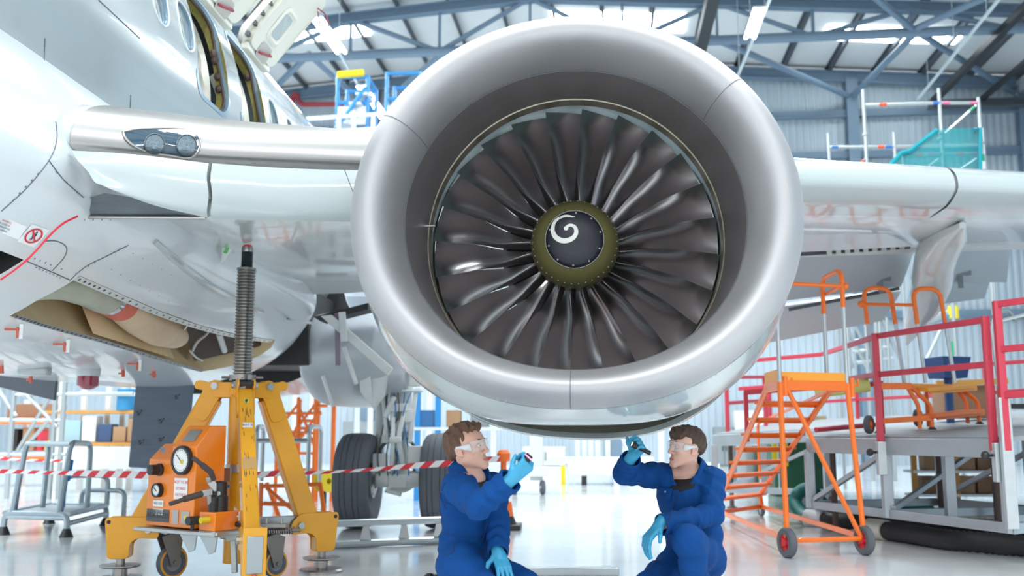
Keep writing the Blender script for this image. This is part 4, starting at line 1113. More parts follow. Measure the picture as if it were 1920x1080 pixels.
mb = MB(); mb.lathe([(.040, z3), (.040, z3 + .012), (.028, z3 + .019), (0, z3 + .022)], (jx, JY, 0), (0, 0, 1), 20); mb.build('red_cap', m_redp, jk)
mb = MB(); mb.lathe([(.08, z1 - .02), (.105, z1 - .02), (.105, z1 + .02), (.08, z1 + .02)], (jx, JY, 0), (0, 0, 1), 24, closed=True)
for a in (0.3, 1.9, 3.4, 5): mb.cyl(jp(z1, .09 * math.cos(a), .09 * math.sin(a)), jp(z1, .16 * math.cos(a), .16 * math.sin(a)), .010, 8)
mb.build('lock_collar', m_screw, jk)
mb = MB(); mb.lathe([(.085, z1 - .05), (.085, z1 - .02)], (jx, JY, 0), (0, 0, 1), 24); mb.build('wiper_ring', m_black, jk)
# body and head
mb = MB(); mb.lathe([(0, .12), (.095, .12), (.095, z1 - .14), (.115, z1 - .14), (.115, z1 - .05), (.07, z1 - .045), (0, z1 - .045)], (jx, JY, 0), (0, 0, 1), 32); mb.build('cylinder_body', m_yel, jk, smooth=40)
feet = [atZ(224, 1088, 0), atZ(602, 1072, 0), atZ(470, 1128, 0)]
hz = z1 - .09
for f, nm in zip(feet, 'lrf'):
    rd = V((f.x - jx, f.y - JY, 0)); R = rd.length; rd.normalize(); sd = V((-rd.y, rd.x, 0))
    def L(r, z, s=0.0): return V((jx, JY, 0)) + rd * r + sd * s + V((0, 0, z))
    # head lug pair and top plate
    for s in (-.075, .055): mb = MB(); mb.prism([L(.06, hz - .07, s), L(.20, hz - .07, s), L(.22, hz - .03, s), L(.20, hz + .05, s), L(.06, hz + .05, s)], sd * .02); mb.build('head_lug', m_yel, jk, bevel=.004)
    # leg: upper plates, box beam
    top = L(.20, hz - .01); low = L(R - .13, .41)
    mb = MB(); mb.bar(top + (low - top).normalized() * .06, low, .11, .165); leg = mb.build('leg', m_yel, jk, bevel=.012)
    mb = MB()
    for s in (-.066, .054):
        d = (low - top).normalized(); u_ = (rd - d * rd.dot(d)).normalized()
        pts = [top + d * .26 + u_ * .05, top + d * .03 + u_ * .08, L(.35, hz - .01, 0), L(.36, hz + .05, 0), L(.31, hz + .07, 0), L(.25, hz + .045, 0), L(.20, hz + .075, 0), L(.14, hz + .05, 0), L(.135, hz - .02, 0), top + d * .26 - u_ * .06]
        mb.prism([p + sd * s for p in rounded(pts, .05, 4, True)], sd * .012)
    mb.build('leg_bracket', m_yel, leg, bevel=.003)
    mb = MB(); mb.cyl(L(.20, hz + .02, -.10), L(.20, hz + .02, .10), .024, 12); mb.cyl(L(.20, hz + .02, -.085), L(.20, hz + .02, .085), .032, 6); mb.build('hinge_pin', m_zinc, leg)
    mb = MB(); mb.cyl(L(.325, hz + .03, -.0585), L(.325, hz + .03, .0585), .018, 12); mb.build('bracket_hole', m_dark, leg, smooth=0)
    # foot bracket (cheeks), socket, screw and pads
    mb = MB()
    for s in (-.068, .056):
        pts = [L(R - .29, .31), L(R - .29, .40), L(R - .21, .475), L(R + .10, .475), L(R + .115, .45), L(R + .10, .32), L(R + .085, .165), L(R - .075, .165), L(R - .075, .28), L(R - .13, .32)]
        mb.prism([p + sd * s for p in rounded(pts, .035, 4, True)], sd * .012)
    mb.build('foot_bracket', m_yel, leg, bevel=.003)
    mb = MB(); mb.box(L(R + .005, .225), (.15, .11, .11), M.Rotation(math.atan2(rd.y, rd.x), 3, 'Z')); mb.build('foot_socket', m_yel, leg, bevel=.006)
    mb = MB(); mb.cyl(L(R - .21, .38, -.09), L(R - .21, .38, .09), .026, 8); mb.build('foot_bolt', m_zinc, leg)
    mb = MB(); mb.cyl(L(R + .085, .44, -.071), L(R + .085, .44, .071), .015, 10); mb.build('foot_hole', m_dark, leg, smooth=0)
    mb = MB(); mb.lathe([(.035, .20), (.035, .095), (.14, .10), (.15, .108), (.15, .116), (.035, .12)], L(R, 0), (0, 0, 1), 32); mb.lathe([(.055, .10), (.055, .035), (.165, .028), (.18, .015), (.18, 0), (0, 0)], L(R, 0), (0, 0, 1), 32); mb.build('foot_pad', m_screw, leg, smooth=30)
    # tie channel to the body
    if nm != 'f':
        mb = MB(); mb.bar(L(.10, .41), L(R - .2, .41), .07, .09); mb.build('tie_channel', m_zinc, jk, bevel=.004)
        mb = MB(); mb.box(L(R * .62, .36), (.16, .10, .02)); mb.cyl(L(R * .62, .34), L(R * .62, .40), .02, 8); mb.build('tie_clamp', m_zinc, jk)
# front leg dress: worn strips, labels, big shoe
f = feet[2]; rd = V((f.x - jx, f.y - JY, 0)); R = rd.length; rd.normalize(); sd = V((-rd.y, rd.x, 0))
def LF(r, z, s=0.0): return V((jx, JY, 0)) + rd * r + sd * s + V((0, 0, z))
top = LF(.20, hz - .01); low = LF(R - .13, .41); d = (low - top).normalized(); u_ = (rd - d * rd.dot(d)).normalized()
def fl(t, s, o=.0845): return top.lerp(low, t) + u_ * o + sd * s
ex_ = sd if sd.x > 0 else -sd
mb = MB(); mb.add([fl(.335, -.036), fl(.335, .036), fl(.30, .036), fl(.30, -.036)], [(0, 1, 2, 3)]); lb = mb.build('bay_label', m_paper, jk, smooth=0)
text_mesh('BAY B', .027, (fl(.3175, 0, 0.086)), ex_, -d, m_ink, 'bay_lettering', lb)
mb = MB(); mb.add([fl(.14, 0, 0.085) + sd * (.022 * math.cos(t)) - d * (.028 * math.sin(t)) for t in [2 * PI * i / 20 for i in range(20)]], [tuple(range(20))]); sg = mb.build('round_sticker', mat('sticker_yellow', (.75, .62, .05), .5), jk, smooth=0)
mb = MB(); mb.add([fl(.14, 0, 0.086) + sd * x - d * y for x, y in ((-.006, -.035), (.008, -.005), (.0, .018), (-.012, .005))], [(0, 1, 2, 3)]); mb.add([fl(.14, 0, 0.086) + sd * x - d * y for x, y in ((.004, .012), (.012, .012), (.012, .002), (.004, .002))], [(0, 1, 2, 3)]); mb.build('sticker_mark', m_ink, sg, smooth=0)
random.seed(9); mb = MB()
for i in range(26):
    t = random.uniform(.18, .95); s = random.uniform(-.04, .04); a = random.uniform(.01, .05); w_ = random.uniform(.0015, .004)
    mb.add([fl(t, s, 0.085), fl(t, s + w_, 0.085), fl(t + a, s + w_ + .002, 0.085), fl(t + a, s + .001, 0.085)], [(0, 1, 2, 3)])
mb.build('paint_scratches', m_grip, jk, smooth=0)
mb = MB(); mb.add([fl(.62, -.048), fl(.62, .048), fl(.54, .048), fl(.54, -.048)], [(0, 1, 2, 3)]); mb.build('tape_patch', mat('tape_tan', (.55, .33, .12), .5), jk, smooth=0)
mb = MB(); mb.bar(LF(.42, .50), LF(.74, .48), .13, .17); mb.build('shoe_block', m_yel, jk, bevel=.01)
mb = MB(); mb.box(LF(R + .118, .325), (.155, .02, .33), M.Rotation(math.atan2(rd.y, rd.x) + PI / 2, 3, 'Z')); mb.build('shoe_front', m_yel, jk, bevel=.003); mb = MB(); mb.box(LF(R + .131, .315), (.105, .008, .24), M.Rotation(math.atan2(rd.y, rd.x) + PI / 2, 3, 'Z')); mb.build('shoe_plate', mat('plate_galv', (.42, .47, .48), .35, metal=.6), jk, bevel=.003)
mb = MB(); mb.ball(LF(R + .14, .175), .022, 10, 8); mb.build('tow_pin', m_redc, jk)
tp_ = LF(.18, hz + .01, 0); mb = MB(); mb.prism([tp_ + ex_ * a + V((0, 0, c)) + rd * .08 for a, c in ((-.055, -.01), (.0, .0), (.005, -.10), (-.05, -.105))], rd * .004); mb.build('hang_tag', m_paper, jk)
# pump unit
P0 = atY(362, 985, 7.04); P0.z = .44; d1 = V((-.86, .51, 0)); d2 = V((.51, .86, 0))
def PU(a, b_, z): return V((P0.x, P0.y, 0)) + d1 * a + d2 * b_ + V((0, 0, z))
zb = .44
def slantbox(a0, a1, b0, b1, zf, zk, bs, name):
    mb = MB(); pr = [PU(a0, b0, zb), PU(a0, b1, zb), PU(a0, b1, zk), PU(a0, b0 + bs, zk), PU(a0, b0, zf)]
    mb.prism(pr, d1 * (a1 - a0)); return mb.build(name, m_org, jk, bevel=.006)
zA = atY(340, 838, 7.13).z; zAk = atY(400, 798, 7.18).z; zB = atY(290, 862, 7.28).z; zBk = atY(330, 832, 7.43).z
boxA = slantbox(.0, .27, .0, .26, zA, zAk, .13, 'pump_box'); boxB = slantbox(.27, .56, .015, .24, zB, zBk, .13, 'tank_box')
nf = -d2 # front face normal? front faces lie on b=b0 plane
def on_front(a, z, o=.004, b_=0.0): return PU(a, b_, z) - d2 * o
def gauge(a, z, r, b_, name):
    c = on_front(a, z, .0, b_); mb = MB(); mb.lathe([(r, 0), (r, .03), (r * .96, .036), (r * .80, .034), (r * .78, .028)], c, -d2, 32); g = mb.build(name, m_black, jk)
    mb = MB(); mb.disc(c - d2 * .029, -d2, r * .80, 32); fc = mb.build('dial_face', m_paper, g, smooth=0)
    mb = MB(); a_ = math.radians(140); dirv = d1 * (-math.cos(a_)) + V((0, 0, math.sin(a_)))
    mb.bar(c - d2 * .032 - dirv * (r * .2), c - d2 * .032 + dirv * (r * .6), .006, .002)
    for k in range(24):
        t = 2 * PI * k / 24; v_ = d1 * math.cos(t) + V((0, 0, math.sin(t))); mb.bar(c - d2 * .031 + v_ * (r * .66), c - d2 * .031 + v_ * (r * .75), .003, .001)
    mb.build('dial_needle', m_black, g)
    return g
ga = gauge(.135, atY(343, 863, 7.13).z, .105, 0, 'pressure_gauge'); gauge(.42, atY(297, 918, 7.33).z, .052, .015, 'small_gauge')
gz = atY(343, 863, 7.13).z
mb = MB(); mb.disc(on_front(.115, gz - .01, .0345), -d2, .016, 16); mb.build('dial_dot', mat('dot_yellow', (.8, .55, .02), .5), ga, smooth=0)
def plate(a0, a1, z0, z1_, m, name, b_=0.0, par=None, o=.004):
    mb = MB(); ps = [on_front(a, z, o, b_) for a, z in ((a0, z0), (a1, z0), (a1, z1_), (a0, z1_))]; mb.add(ps, [(0, 1, 2, 3)]); return mb.build(name, m, par or jk, smooth=0)
exf = -d1; up_ = V((0, 0, 1))
z0 = atY(340, 916, 7.13).z
lb = plate(.075, .225, z0 - .075, z0 + .075, m_paper, 'storage_label', par=boxA)
for k, t in enumerate(('NOT TO BE', 'STORED', 'OUTSIDE')): text_mesh(t, .030, on_front(.15, z0 + .045 - .045 * k, .006), exf, up_, m_redp, 'storage_lettering', lb)
z0 = .515
lb = plate(.29, .55, z0 - .045, z0 + .045, mat('plate_black', (.09, .09, .10), .5), 'number_plate', .015, boxB)
text_mesh('AUK17331', .058, on_front(.42, z0, .006, .015), exf, up_, mat('ink_grey', (.015, .015, .018), .5), 'number_lettering', lb)
z0 = atY(297, 953, 7.3).z
for k, t in enumerate(('NG 1102', 'SWL 30MTS')):
    lb = plate(.36, .48, z0 + .035 - .06 * k - .02, z0 + .035 - .06 * k + .025, m_paper, 'small_label', .015, boxB); text_mesh(t, .026, on_front(.42, z0 + .038 - .06 * k, .006, .015), exf, up_, m_ink, 'small_lettering', lb)
for a, z, w_, h_ in ((.20, .515, .035, .05), (.09, .515, .045, .045)):
    plate(a - w_, a + w_, z - h_, z + h_, mat('sticker_grey', (.45, .42, .40), .5), 'data_sticker', par=boxA)
plate(.07, .10, .50, .53, mat('sticker_yellow'  , (.75, .62, .05), .5), 'hazard_sticker', par=boxA, o=.006)
for a, z in ((.40, .99), (.42, .86)): plate(a - .03, a + .03, z - .02, z + .02, mat('tag_grey', (.2, .19, .2), .5), 'name_tag', .015, boxB)
mb = MB(); c = on_front(.42, atY(297, 880, 7.33).z, 0, .015); mb.lathe([(.045, 0), (.045, .02), (.038, .025), (.038, .09), (.0, .095)], c, -d2, 20); mb.build('control_knob', m_black, jk)
mb = MB(); c = PU(.57, .1, atY(280, 880, 7.48).z); mb.cyl(c, c + d1 * .06, .022, 10); mb.cyl(c + d1 * .06, c + d1 * .09, .012, 8); mb.build('side_coupling', m_black, jk)
mb = MB(); pv = [PU(.07, .03, 0), PU(.21, .03, 0), PU(.21, .10, 0), PU(.07, .10, 0)]; sl = (zAk - zA) / .13; mb.add([V((p.x, p.y, zA + sl * (.03 if i < 2 else .10) + .006)) for i, p in enumerate(pv)], [(0, 1, 2, 3)]); mb.build('top_plate', m_zinc, boxA, smooth=0)
# tray, valve block, levers
mb = MB(); mb.prism([PU(-.02, -.06, .405), PU(.60, -.06, .405), PU(.60, .30, .405), PU(-.02, .45, .405), PU(-.26, .30, .405), PU(-.26, .0, .405)], V((0, 0, .025))); mb.build('pump_tray', m_zinc, jk, bevel=.004)
mb = MB()
for a in (.10, -.12): mb.prism([PU(a + .12, .05, .405), PU(a - .08, .05, .405), PU(a - .06, .05, .29), PU(a, .05, .27)], d2 * .012)
mb.build('tray_gusset', m_zinc, jk)
vb = PU(-.16, .10, .50); Rz = M.Rotation(math.atan2(d2.y, d2.x), 3, 'Z')
mb = MB(); mb.box(vb, (.22, .17, .13), Rz); vbk = mb.build('valve_block', m_org, jk, bevel=.006)
mb = MB(); mb.box(vb + V((0, 0, -.085)), (.22, .17, .04), Rz); mb.build('block_plate', m_zinc, jk, bevel=.003)
mb = MB()
for a, b_, r in ((.0, -.03, .042), ): mb.lathe([(r, 0), (r * 1.3, .0), (r * 1.3, .10), (r * 1.05, .11), (r * 1.05, .20), (r * .8, .21), (0, .21)], vb + d2 * (b_ + .03) + V((0, 0, .065)), (0, 0, 1), 20)
mb.build('valve_cap', m_black, vbk)
mb = MB(); mb.lathe([(.035, 0), (.035, .10), (.02, .11), (.02, .14), (0, .14)], vb - d2 * .06 + V((0, 0, .065)), (0, 0, 1), 16); mb.build('valve_stem', m_black, vbk)
pv = [atY(*p) for p in ((404, 905, 7.00), (395, 885, 6.94), (362, 858, 6.86))]
mb = MB(); mb.tube([pv[0].lerp(pv[1], .3), pv[1], pv[1].lerp(pv[2], .5)], [.017, .022, .022], 10); mb.tube([pv[1].lerp(pv[2], .5), pv[2]], .016, 10); mb.build('pump_lever_grip', m_grip, vbk)
mb = MB(); a, c, e = atY(394, 902, 7.00), atY(412, 925, 7.03), atY(413, 960, 7.03); mb.bar(a, c, .03, .05); mb.bar(c, e, .02, .03); mb.cyl(c + V((0, -.03, 0)), c + V((0, .03, 0)), .018, 10); mb.bar(atY(392, 893, 6.98), a, .035, .04); mb.build('pump_lever_link', m_zinc, vbk, bevel=.004)
pv = [atY(*p) for p in ((378, 926, 6.88), (345, 936, 6.76), (319, 945, 6.66))]
mb = MB(); mb.tube([pv[0], pv[1]], .022, 10); mb.tube([pv[1], pv[2]], .015, 10); mb.build('pump_lever_grip', m_grip, vbk)
mb = MB(); mb.bar(pv[0], atY(396, 922, 6.94), .035, .045); mb.bar(atY(392, 922, 6.94), atY(394, 945, 6.98), .03, .03); mb.build('pump_lever_link', m_zinc, vbk, bevel=.004)
mb = MB(); a = vb - d2 * .11 - d1 * -.0 + V((0, 0, 0)); p = atY(376, 976, 6.88); mb.cyl(p, p + d2 * .07, .022, 12); mb.build('yellow_plug', mat('plug_yellow', (.75, .6, .03), .5), vbk)
mb = MB(); p = atY(352, 977, 6.86); mb.cyl(p, p + d2 * .09, .03, 12); mb.cyl(p + d2 * .04, p + d2 * .04 - V((0, 0, .06)), .014, 8); mb.build('black_knob', m_black, vbk)
p = atY(428, 968, 7.08); mb = MB(); mb.cyl(p, p + V((.08, 0, .0)), .012, 8); mb.cyl(p + V((.08, 0, -.03)), p + V((.08, 0, .03)), .012, 8); mb.cyl(p + V((0, 0, -.05)), p + V((.05, 0, -.05)), .016, 8); mb.build('hose_fitting', m_chrome, jk)
mb = MB(); mb.tube(spline([p + V((.05, 0, -.05)), p + V((.12, -.03, -.06)), p + V((.18, .0, -.04))], 5), .018, 8); mb.build('return_hose', m_black, jk)
# bracket with lanyard on the body
mb = MB(); mb.lathe([(.097, .74), (.104, .74), (.104, .80), (.097, .80)], (jx, JY, .07), (0, 0, 1), 24, closed=True); mb.box(atY(424, 890, 7.62), (.07, .03, .10)); mb.build('body_strap', m_zinc, jk)
p = atY(416, 905, 7.5); mb = MB(); mb.bar(p, p + V((.06, 0, -.03)), .03, .02); mb.build('blue_clip', mat('clip_blue', (.03, .22, .6), .4), jk)
# castors with springs
def castor(px, py, Y, r, side):
    c = atY(px, py, Y); c.z = max(c.z, r)
    mb = MB(); axd = V((.8, -.6, 0)) if side < 0 else V((.75, -.66, 0))
    mb.lathe([(r * .55, -.03), (r * .92, -.03), (r, -.018), (r, .018), (r * .92, .03), (r * .55, .03)], c, axd, 32, closed=True); w_ = mb.build('castor_wheel', m_rubb, jk)
    mb = MB(); mb.lathe([(r * .93, -.0315), (r * .80, -.0325)], c, axd, 32); mb.lathe([(r * .93, .0315), (r * .80, .0325)], c, axd, 32); mb.build('tread_ring', m_yel, w_)
    mb = MB(); mb.lathe([(r * .56, -.026), (.02, -.02), (.02, .02), (r * .56, .026)], c, axd, 24); mb.build('wheel_disc', mat('disc_grey', (.25, .25, .27), .4, metal=.4), w_)
    mb = MB(); u_ = V((0, 0, 1)); b_ = axd.cross(u_).normalized()
    for s in (-.045, .04): mb.prism([c + axd * s + b_ * x + u_ * z for x, z in ((-.03, -.03), (.03, -.03), (.05, .03), (.12, .2), (.02, .23), (-.06, .2), (-.04, .03))], axd * .008)
    mb.cyl(c - axd * .06, c + axd * .06, .016, 8); mb.build('castor_fork', mat('fork_steel', (.22, .20, .18), .4, metal=.6), jk, bevel=.002)
    t = c + u_ * .24 + b_ * .02
    s0 = t + V((-.16, -.02, .0)); s1 = t + V((.16, -.02, .015)); mb = MB(); pts = [s0.lerp(s1, i / 120) + V((0, math.cos(i * .9) * .026, math.sin(i * .9) * .026)) for i in range(121)]
    mb.tube(pts, .006, 5); mb.cyl(s0 - V((.03, 0, 0)), s1 + V((.06, 0, 0)), .016, 8); mb.ball(s0 - V((.03, 0, 0)), .024, 8, 6); mb.build('castor_spring', m_screw, jk)
    mb = MB(); mb.box(t + V((0, 0, .05)), (.22, .10, .025)); mb.cyl(t + V((-.06, 0, .05)), t + V((-.06, 0, .10)), .012, 8); mb.cyl(t + V((.06, 0, .05)), t + V((.06, 0, .10)), .012, 8); mb.build('castor_plate', m_zinc, jk)
castor(322, 1064, 7.75, .125, -1); castor(515, 1056, 7.85, .105, 1)
p = LF(.30, .33, 0); mb = MB(); mb.bar(p + V((-.10, 0, .0)), p + V((.0, 0, .02)), .06, .05); mb.bar(p + V((-.05, 0, 0)), p + V((-.03, 0, -.25)), .04, .04); mb.cyl(p + V((-.15, 0, .02)), p + V((.02, 0, .02)), .025, 10); mb.build('front_linkage', m_zinc, jk, bevel=.004)
# ------------------------------------------------------------------ people: implicit surfaces meshed with surface nets
class SDF:
    def __init__(self, lo, hi, h):
        self.h = h; self.lo = np.array(lo, float); n = np.ceil((np.array(hi) - self.lo) / h).astype(int) + 1
        self.F = np.full(n, 0.25, np.float32); self.n = n
    def _sub(self, lo, hi, pad):
        a = np.maximum(np.floor((np.array(lo) - pad - self.lo) / self.h).astype(int), 0); b_ = np.minimum(np.ceil((np.array(hi) + pad - self.lo) / self.h).astype(int) + 1, self.n)
        if (b_ <= a).any(): return None, None
        ax = [self.lo[i] + self.h * np.arange(a[i], b_[i], dtype=np.float32) for i in range(3)]
        return tuple(slice(a[i], b_[i]) for i in range(3)), np.meshgrid(*ax, indexing='ij', sparse=True)
    def _mix(self, sl, d, k, op):
        f = self.F[sl]
        if op == 'add':
            if k <= 0: r = np.minimum(f, d)
            else: hh = np.clip(.5 + .5 * (d - f) / k, 0, 1); r = d + (f - d) * hh - k * hh * (1 - hh); r = f * hh + d * (1 - hh) - k * hh * (1 - hh)
        else:
            if k <= 0: r = np.maximum(f, -d)
            else: hh = np.clip(.5 - .5 * (f + d) / k, 0, 1); r = f * (1 - hh) + (-d) * hh + k * hh * (1 - hh)
        self.F[sl] = r
    def cone(self, a, b_, ra, rb, k=.02, op='add', fold=None):
        a = np.array(a, np.float32); b_ = np.array(b_, np.float32); R = max(ra, rb)
        sl, g = self._sub(np.minimum(a, b_) - R, np.maximum(a, b_) + R, k + 3 * self.h + .03)
        if sl is None: return self
        ab = b_ - a; L2 = float(ab @ ab) + 1e-12
        p = [g[i] - a[i] for i in range(3)]
        t = np.clip((p[0] * ab[0] + p[1] * ab[1] + p[2] * ab[2]) / L2, 0, 1)
        d = np.sqrt((p[0] - ab[0] * t) ** 2 + (p[1] - ab[1] * t) ** 2 + (p[2] - ab[2] * t) ** 2) - (ra + (rb - ra) * t)
        if fold:
            amp, fr, ph = fold; s_, u_, d_ = basis(V([float(x) for x in ab]))
            c1 = p[0] * s_.x + p[1] * s_.y + p[2] * s_.z; c2 = p[0] * u_.x + p[1] * u_.y + p[2] * u_.z
            an = np.arctan2(c2, c1)
            d = d + amp * np.sin(t * fr + 1.6 * np.sin(an + ph) + .7 * np.sin(3 * an + t * 5)) * np.sin(np.pi * np.clip(t * .9 + .05, 0, 1))
        self._mix(sl, d, k, op); return self
    def ell(self, c, r, R=None, k=.02, op='add'):
        c = np.array(c, np.float32); R = np.eye(3) if R is None else np.array([list(x) for x in R], float); m = max(r)
        sl, g = self._sub(c - m, c + m, k + 3 * self.h + .02)
        if sl is None: return self
        p = [g[i] - c[i] for i in range(3)]
        q_ = [p[0] * R[0][j] + p[1] * R[1][j] + p[2] * R[2][j] for j in range(3)]   # columns of R are the local axes
        k0 = np.sqrt((q_[0] / r[0]) ** 2 + (q_[1] / r[1]) ** 2 + (q_[2] / r[2]) ** 2); k1 = np.sqrt((q_[0] / r[0] ** 2) ** 2 + (q_[1] / r[1] ** 2) ** 2 + (q_[2] / r[2] ** 2) ** 2) + 1e-9
        self._mix(sl, k0 * (k0 - 1) / k1, k, op); return self
    def cut(self, p0, nrm):
        """remove everything on the side the normal points to"""
        ax = [self.lo[i] + self.h * np.arange(self.n[i], dtype=np.float32) for i in range(3)]; g = np.meshgrid(*ax, indexing='ij', sparse=True)
        d = sum((g[i] - p0[i]) * nrm[i] for i in range(3)); self.F = np.maximum(self.F, d); return self
    def push(self):
        self.stack = getattr(self, 'stack', []) + [self.F]; self.F = np.full(self.n, 0.25, np.float32); return self
    def pop(self, k):
        d = self.F; self.F = self.stack.pop(); sl = tuple(slice(0, None) for _ in range(3)); self._mix(sl, d, k, 'add'); return self
    def disp(self, fn):
        ax = [self.lo[i] + self.h * np.arange(self.n[i], dtype=np.float32) for i in range(3)]; g = np.meshgrid(*ax, indexing='ij', sparse=True)
        self.F = self.F + fn(*g).astype(np.float32); return self
    def mesh(self, name, m, parent, smooth_it=1, keep=None):
        F = self.F; S = F < 0; n = np.array(F.shape) - 1
        cnt = np.zeros(n, np.int8)
        for i in (0, 1):
            for j in (0, 1):
                for k in (0, 1): cnt += S[i:i + n[0], j:j + n[1], k:k + n[2]]
        act = (cnt > 0) & (cnt < 8); ids = np.argwhere(act); idx = np.full(tuple(n), -1, np.int64); idx[act] = np.arange(len(ids))
        corners = [(i, j, k) for i in (0, 1) for j in (0, 1) for k in (0, 1)]
        val = {c: F[ids[:, 0] + c[0], ids[:, 1] + c[1], ids[:, 2] + c[2]] for c in corners}
        P = np.zeros((len(ids), 3)); C = np.zeros(len(ids))
        for c in corners:
            for ax in range(3):
                if c[ax]: continue
                e = list(c); e[ax] = 1; e = tuple(e); a, b_ = val[c], val[e]; m_ = (a < 0) != (b_ < 0)
                t = np.where(m_, a / np.where(m_, a - b_, 1), 0)
                q_ = np.tile(np.array(c, float), (len(ids), 1)); q_[:, ax] += t
                P += q_ * m_[:, None]; C += m_
        P = (P / C[:, None] + ids) * self.h + self.lo
        quads = []
        for ax in range(3):
            o = [(1, 2), (2, 0), (0, 1)][ax]; sh = [slice(0, None)] * 3
            a = [slice(1, -1)] * 3; a[ax] = slice(0, -1); b_ = list(a); b_[ax] = slice(1, None)
            s0 = S[tuple(a)]; s1 = S[tuple(b_)]; ch = np.argwhere(s0 != s1); flip = s0[tuple(ch.T)]
            base = ch.copy(); base[:, [i for i in range(3) if i != ax]] += 1
            def cell(d0, d1):
                c = base.copy(); c[:, o[0]] -= d0; c[:, o[1]] -= d1; return idx[c[:, 0], c[:, 1], c[:, 2]]
            q_ = np.stack([cell(1, 1), cell(0, 1), cell(0, 0), cell(1, 0)], 1)
            q_[~flip] = q_[~flip][:, ::-1]; quads.append(q_)
        Q = np.concatenate(quads)
        for _ in range(smooth_it):
            A = np.zeros_like(P); K = np.zeros(len(P))
            for i in range(4):
                j = (i + 1) % 4; np.add.at(A, Q[:, i], P[Q[:, j]]); np.add.at(A, Q[:, j], P[Q[:, i]]); np.add.at(K, Q[:, i], 1); np.add.at(K, Q[:, j], 1)
            P = P * .5 + .5 * A / np.maximum(K, 1)[:, None]
        c = (P.min(0) + P.max(0)) / 2
        me = bpy.data.meshes.new(name); me.from_pydata((P - c).tolist(), [], Q.tolist())
        for x in (m if isinstance(m, list) else [m]): me.materials.append(x)
        return link_mesh(name, me, V(c), parent, 180)
m_skin = mat('skin', (0.62, 0.36, 0.28), 0.45, noise=0.08, nscale=14)
MATS['skin'].node_tree.nodes['Principled BSDF'].inputs['Subsurface Weight'].default_value = 0.15
MATS['skin'].node_tree.nodes['Principled BSDF'].inputs['Subsurface Radius'].default_value = (0.01, 0.004, 0.002)
m_cov = mat('coverall_blue', (0.001, 0.050, 0.205), 0.8, noise=0.15, nscale=9, bump=0.5, bscale=26, spec=0.2)
m_covd = mat('coverall_seam', (0.001, 0.030, 0.13), 0.8)
m_shirt = mat('black_shirt', (0.010, 0.009, 0.011), 0.8)
m_glove = mat('nitrile_glove', (0.03, 0.27, 0.45), 0.42, bump=0.15, bscale=60)
m_hair1 = mat('brown_hair', (0.13, 0.062, 0.034), 0.5, noise=0.5, nscale=40, stretch=(1, 1, 3), bump=0.8, bscale=90)
m_hair2 = mat('dark_brown_hair', (0.075, 0.036, 0.022), 0.45, noise=0.5, nscale=40, stretch=(3, 1, 1), bump=0.8, bscale=90)
m_boot = mat('boot_black', (0.012, 0.012, 0.013), 0.5)
m_eyew = mat('eye_white', (0.7, 0.68, 0.66), 0.3); m_iris = mat('iris', (0.03, 0.05, 0.07), 0.2)
m_lip = mat('lips', (0.45, 0.17, 0.14), 0.45)
m_goggle = mat('goggle_clear', (0.85, 0.92, 0.95), 0.05, alpha=0.20, coat=1.0, spec=0.8)
m_gtemple = mat('goggle_temple', (0.80, 0.86, 0.90), 0.12, alpha=0.55, coat=0.6)
m_snap = mat('snap_metal', (0.55, 0.62, 0.70), 0.3, metal=0.7)
m_torch = mat('torch_black', (0.012, 0.012, 0.014), 0.32, metal=0.3)

def frame3(f, up=(0, 0, 1)):
    """right, forward, up axes as matrix columns"""
    f = V(f).normalized(); r = f.cross(V(up)).normalized(); u = r.cross(f); return r, f, u
def head(S, c, r, f, u, sc_=1.0):
    """adult head about 0.235 tall; c = centre between the ears, f = facing"""
    R = [[r[i], f[i], u[i]] for i in range(3)]
    P = lambda x, y, z: tuple(c + (r * x + f * y + u * z) * sc_)
    E = lambda x, y, z, a, b_, d, k=.02, op='add': S.ell(P(x, y, z), (a * sc_, b_ * sc_, d * sc_), R, k * sc_, op)
    E(0, -.018, .045, .074, .094, .082)                    # cranium
    E(0, .035, .035, .064, .062, .062, .03)                # forehead
    E(0, .030, -.030, .060, .058, .062, .03)               # mid face
    S.cone(P(-.050, .012, -.055), P(-.016, .072, -.096), .018 * sc_, .016 * sc_, .03 * sc_)
    S.cone(P(.050, .012, -.055), P(.016, .072, -.096), .018 * sc_, .016 * sc_, .03 * sc_)
    E(0, .078, -.096, .022, .017, .017, .02)               # chin
    E(0, .058, -.066, .036, .028, .030, .02)               # muzzle
    for s in (-1, 1):
        E(.042 * s, .062, -.020, .022, .022, .018, .02)    # cheekbone
        E(.031 * s, .098, .008, .019, .018, .013, .012, 'sub')   # eye socket
    S.cone(P(-.040, .080, .026), P(-.012, .092, .022), .010 * sc_, .009 * sc_, .012 * sc_)
    S.cone(P(.040, .080, .026), P(.012, .092, .022), .010 * sc_, .009 * sc_, .012 * sc_)
    S.cone(P(0, .088, .016), P(0, .109, -.029), .009 * sc_, .0120 * sc_, .010 * sc_)   # nose
    for s in (-1, 1): E(.013 * s, .097, -.033, .010, .010, .008, .006)
    E(0, .087, -.062, .022, .009, .0065, .006)             # upper lip
    E(0, .085, -.075, .019, .009, .0065, .006)
    S.cone(P(-.021, .096, -.0685), P(.021, .096, -.0685), .0022 * sc_, .0022 * sc_, .002 * sc_, 'sub')
    for s in (-1, 1):                                       # ears
        E(.074 * s, -.012, -.002, .009, .020, .031, .006); E(.081 * s, -.010, .0, .006, .011, .019, .004, 'sub'); E(.072 * s, .0, -.026, .008, .012, .010, .006)
    return P
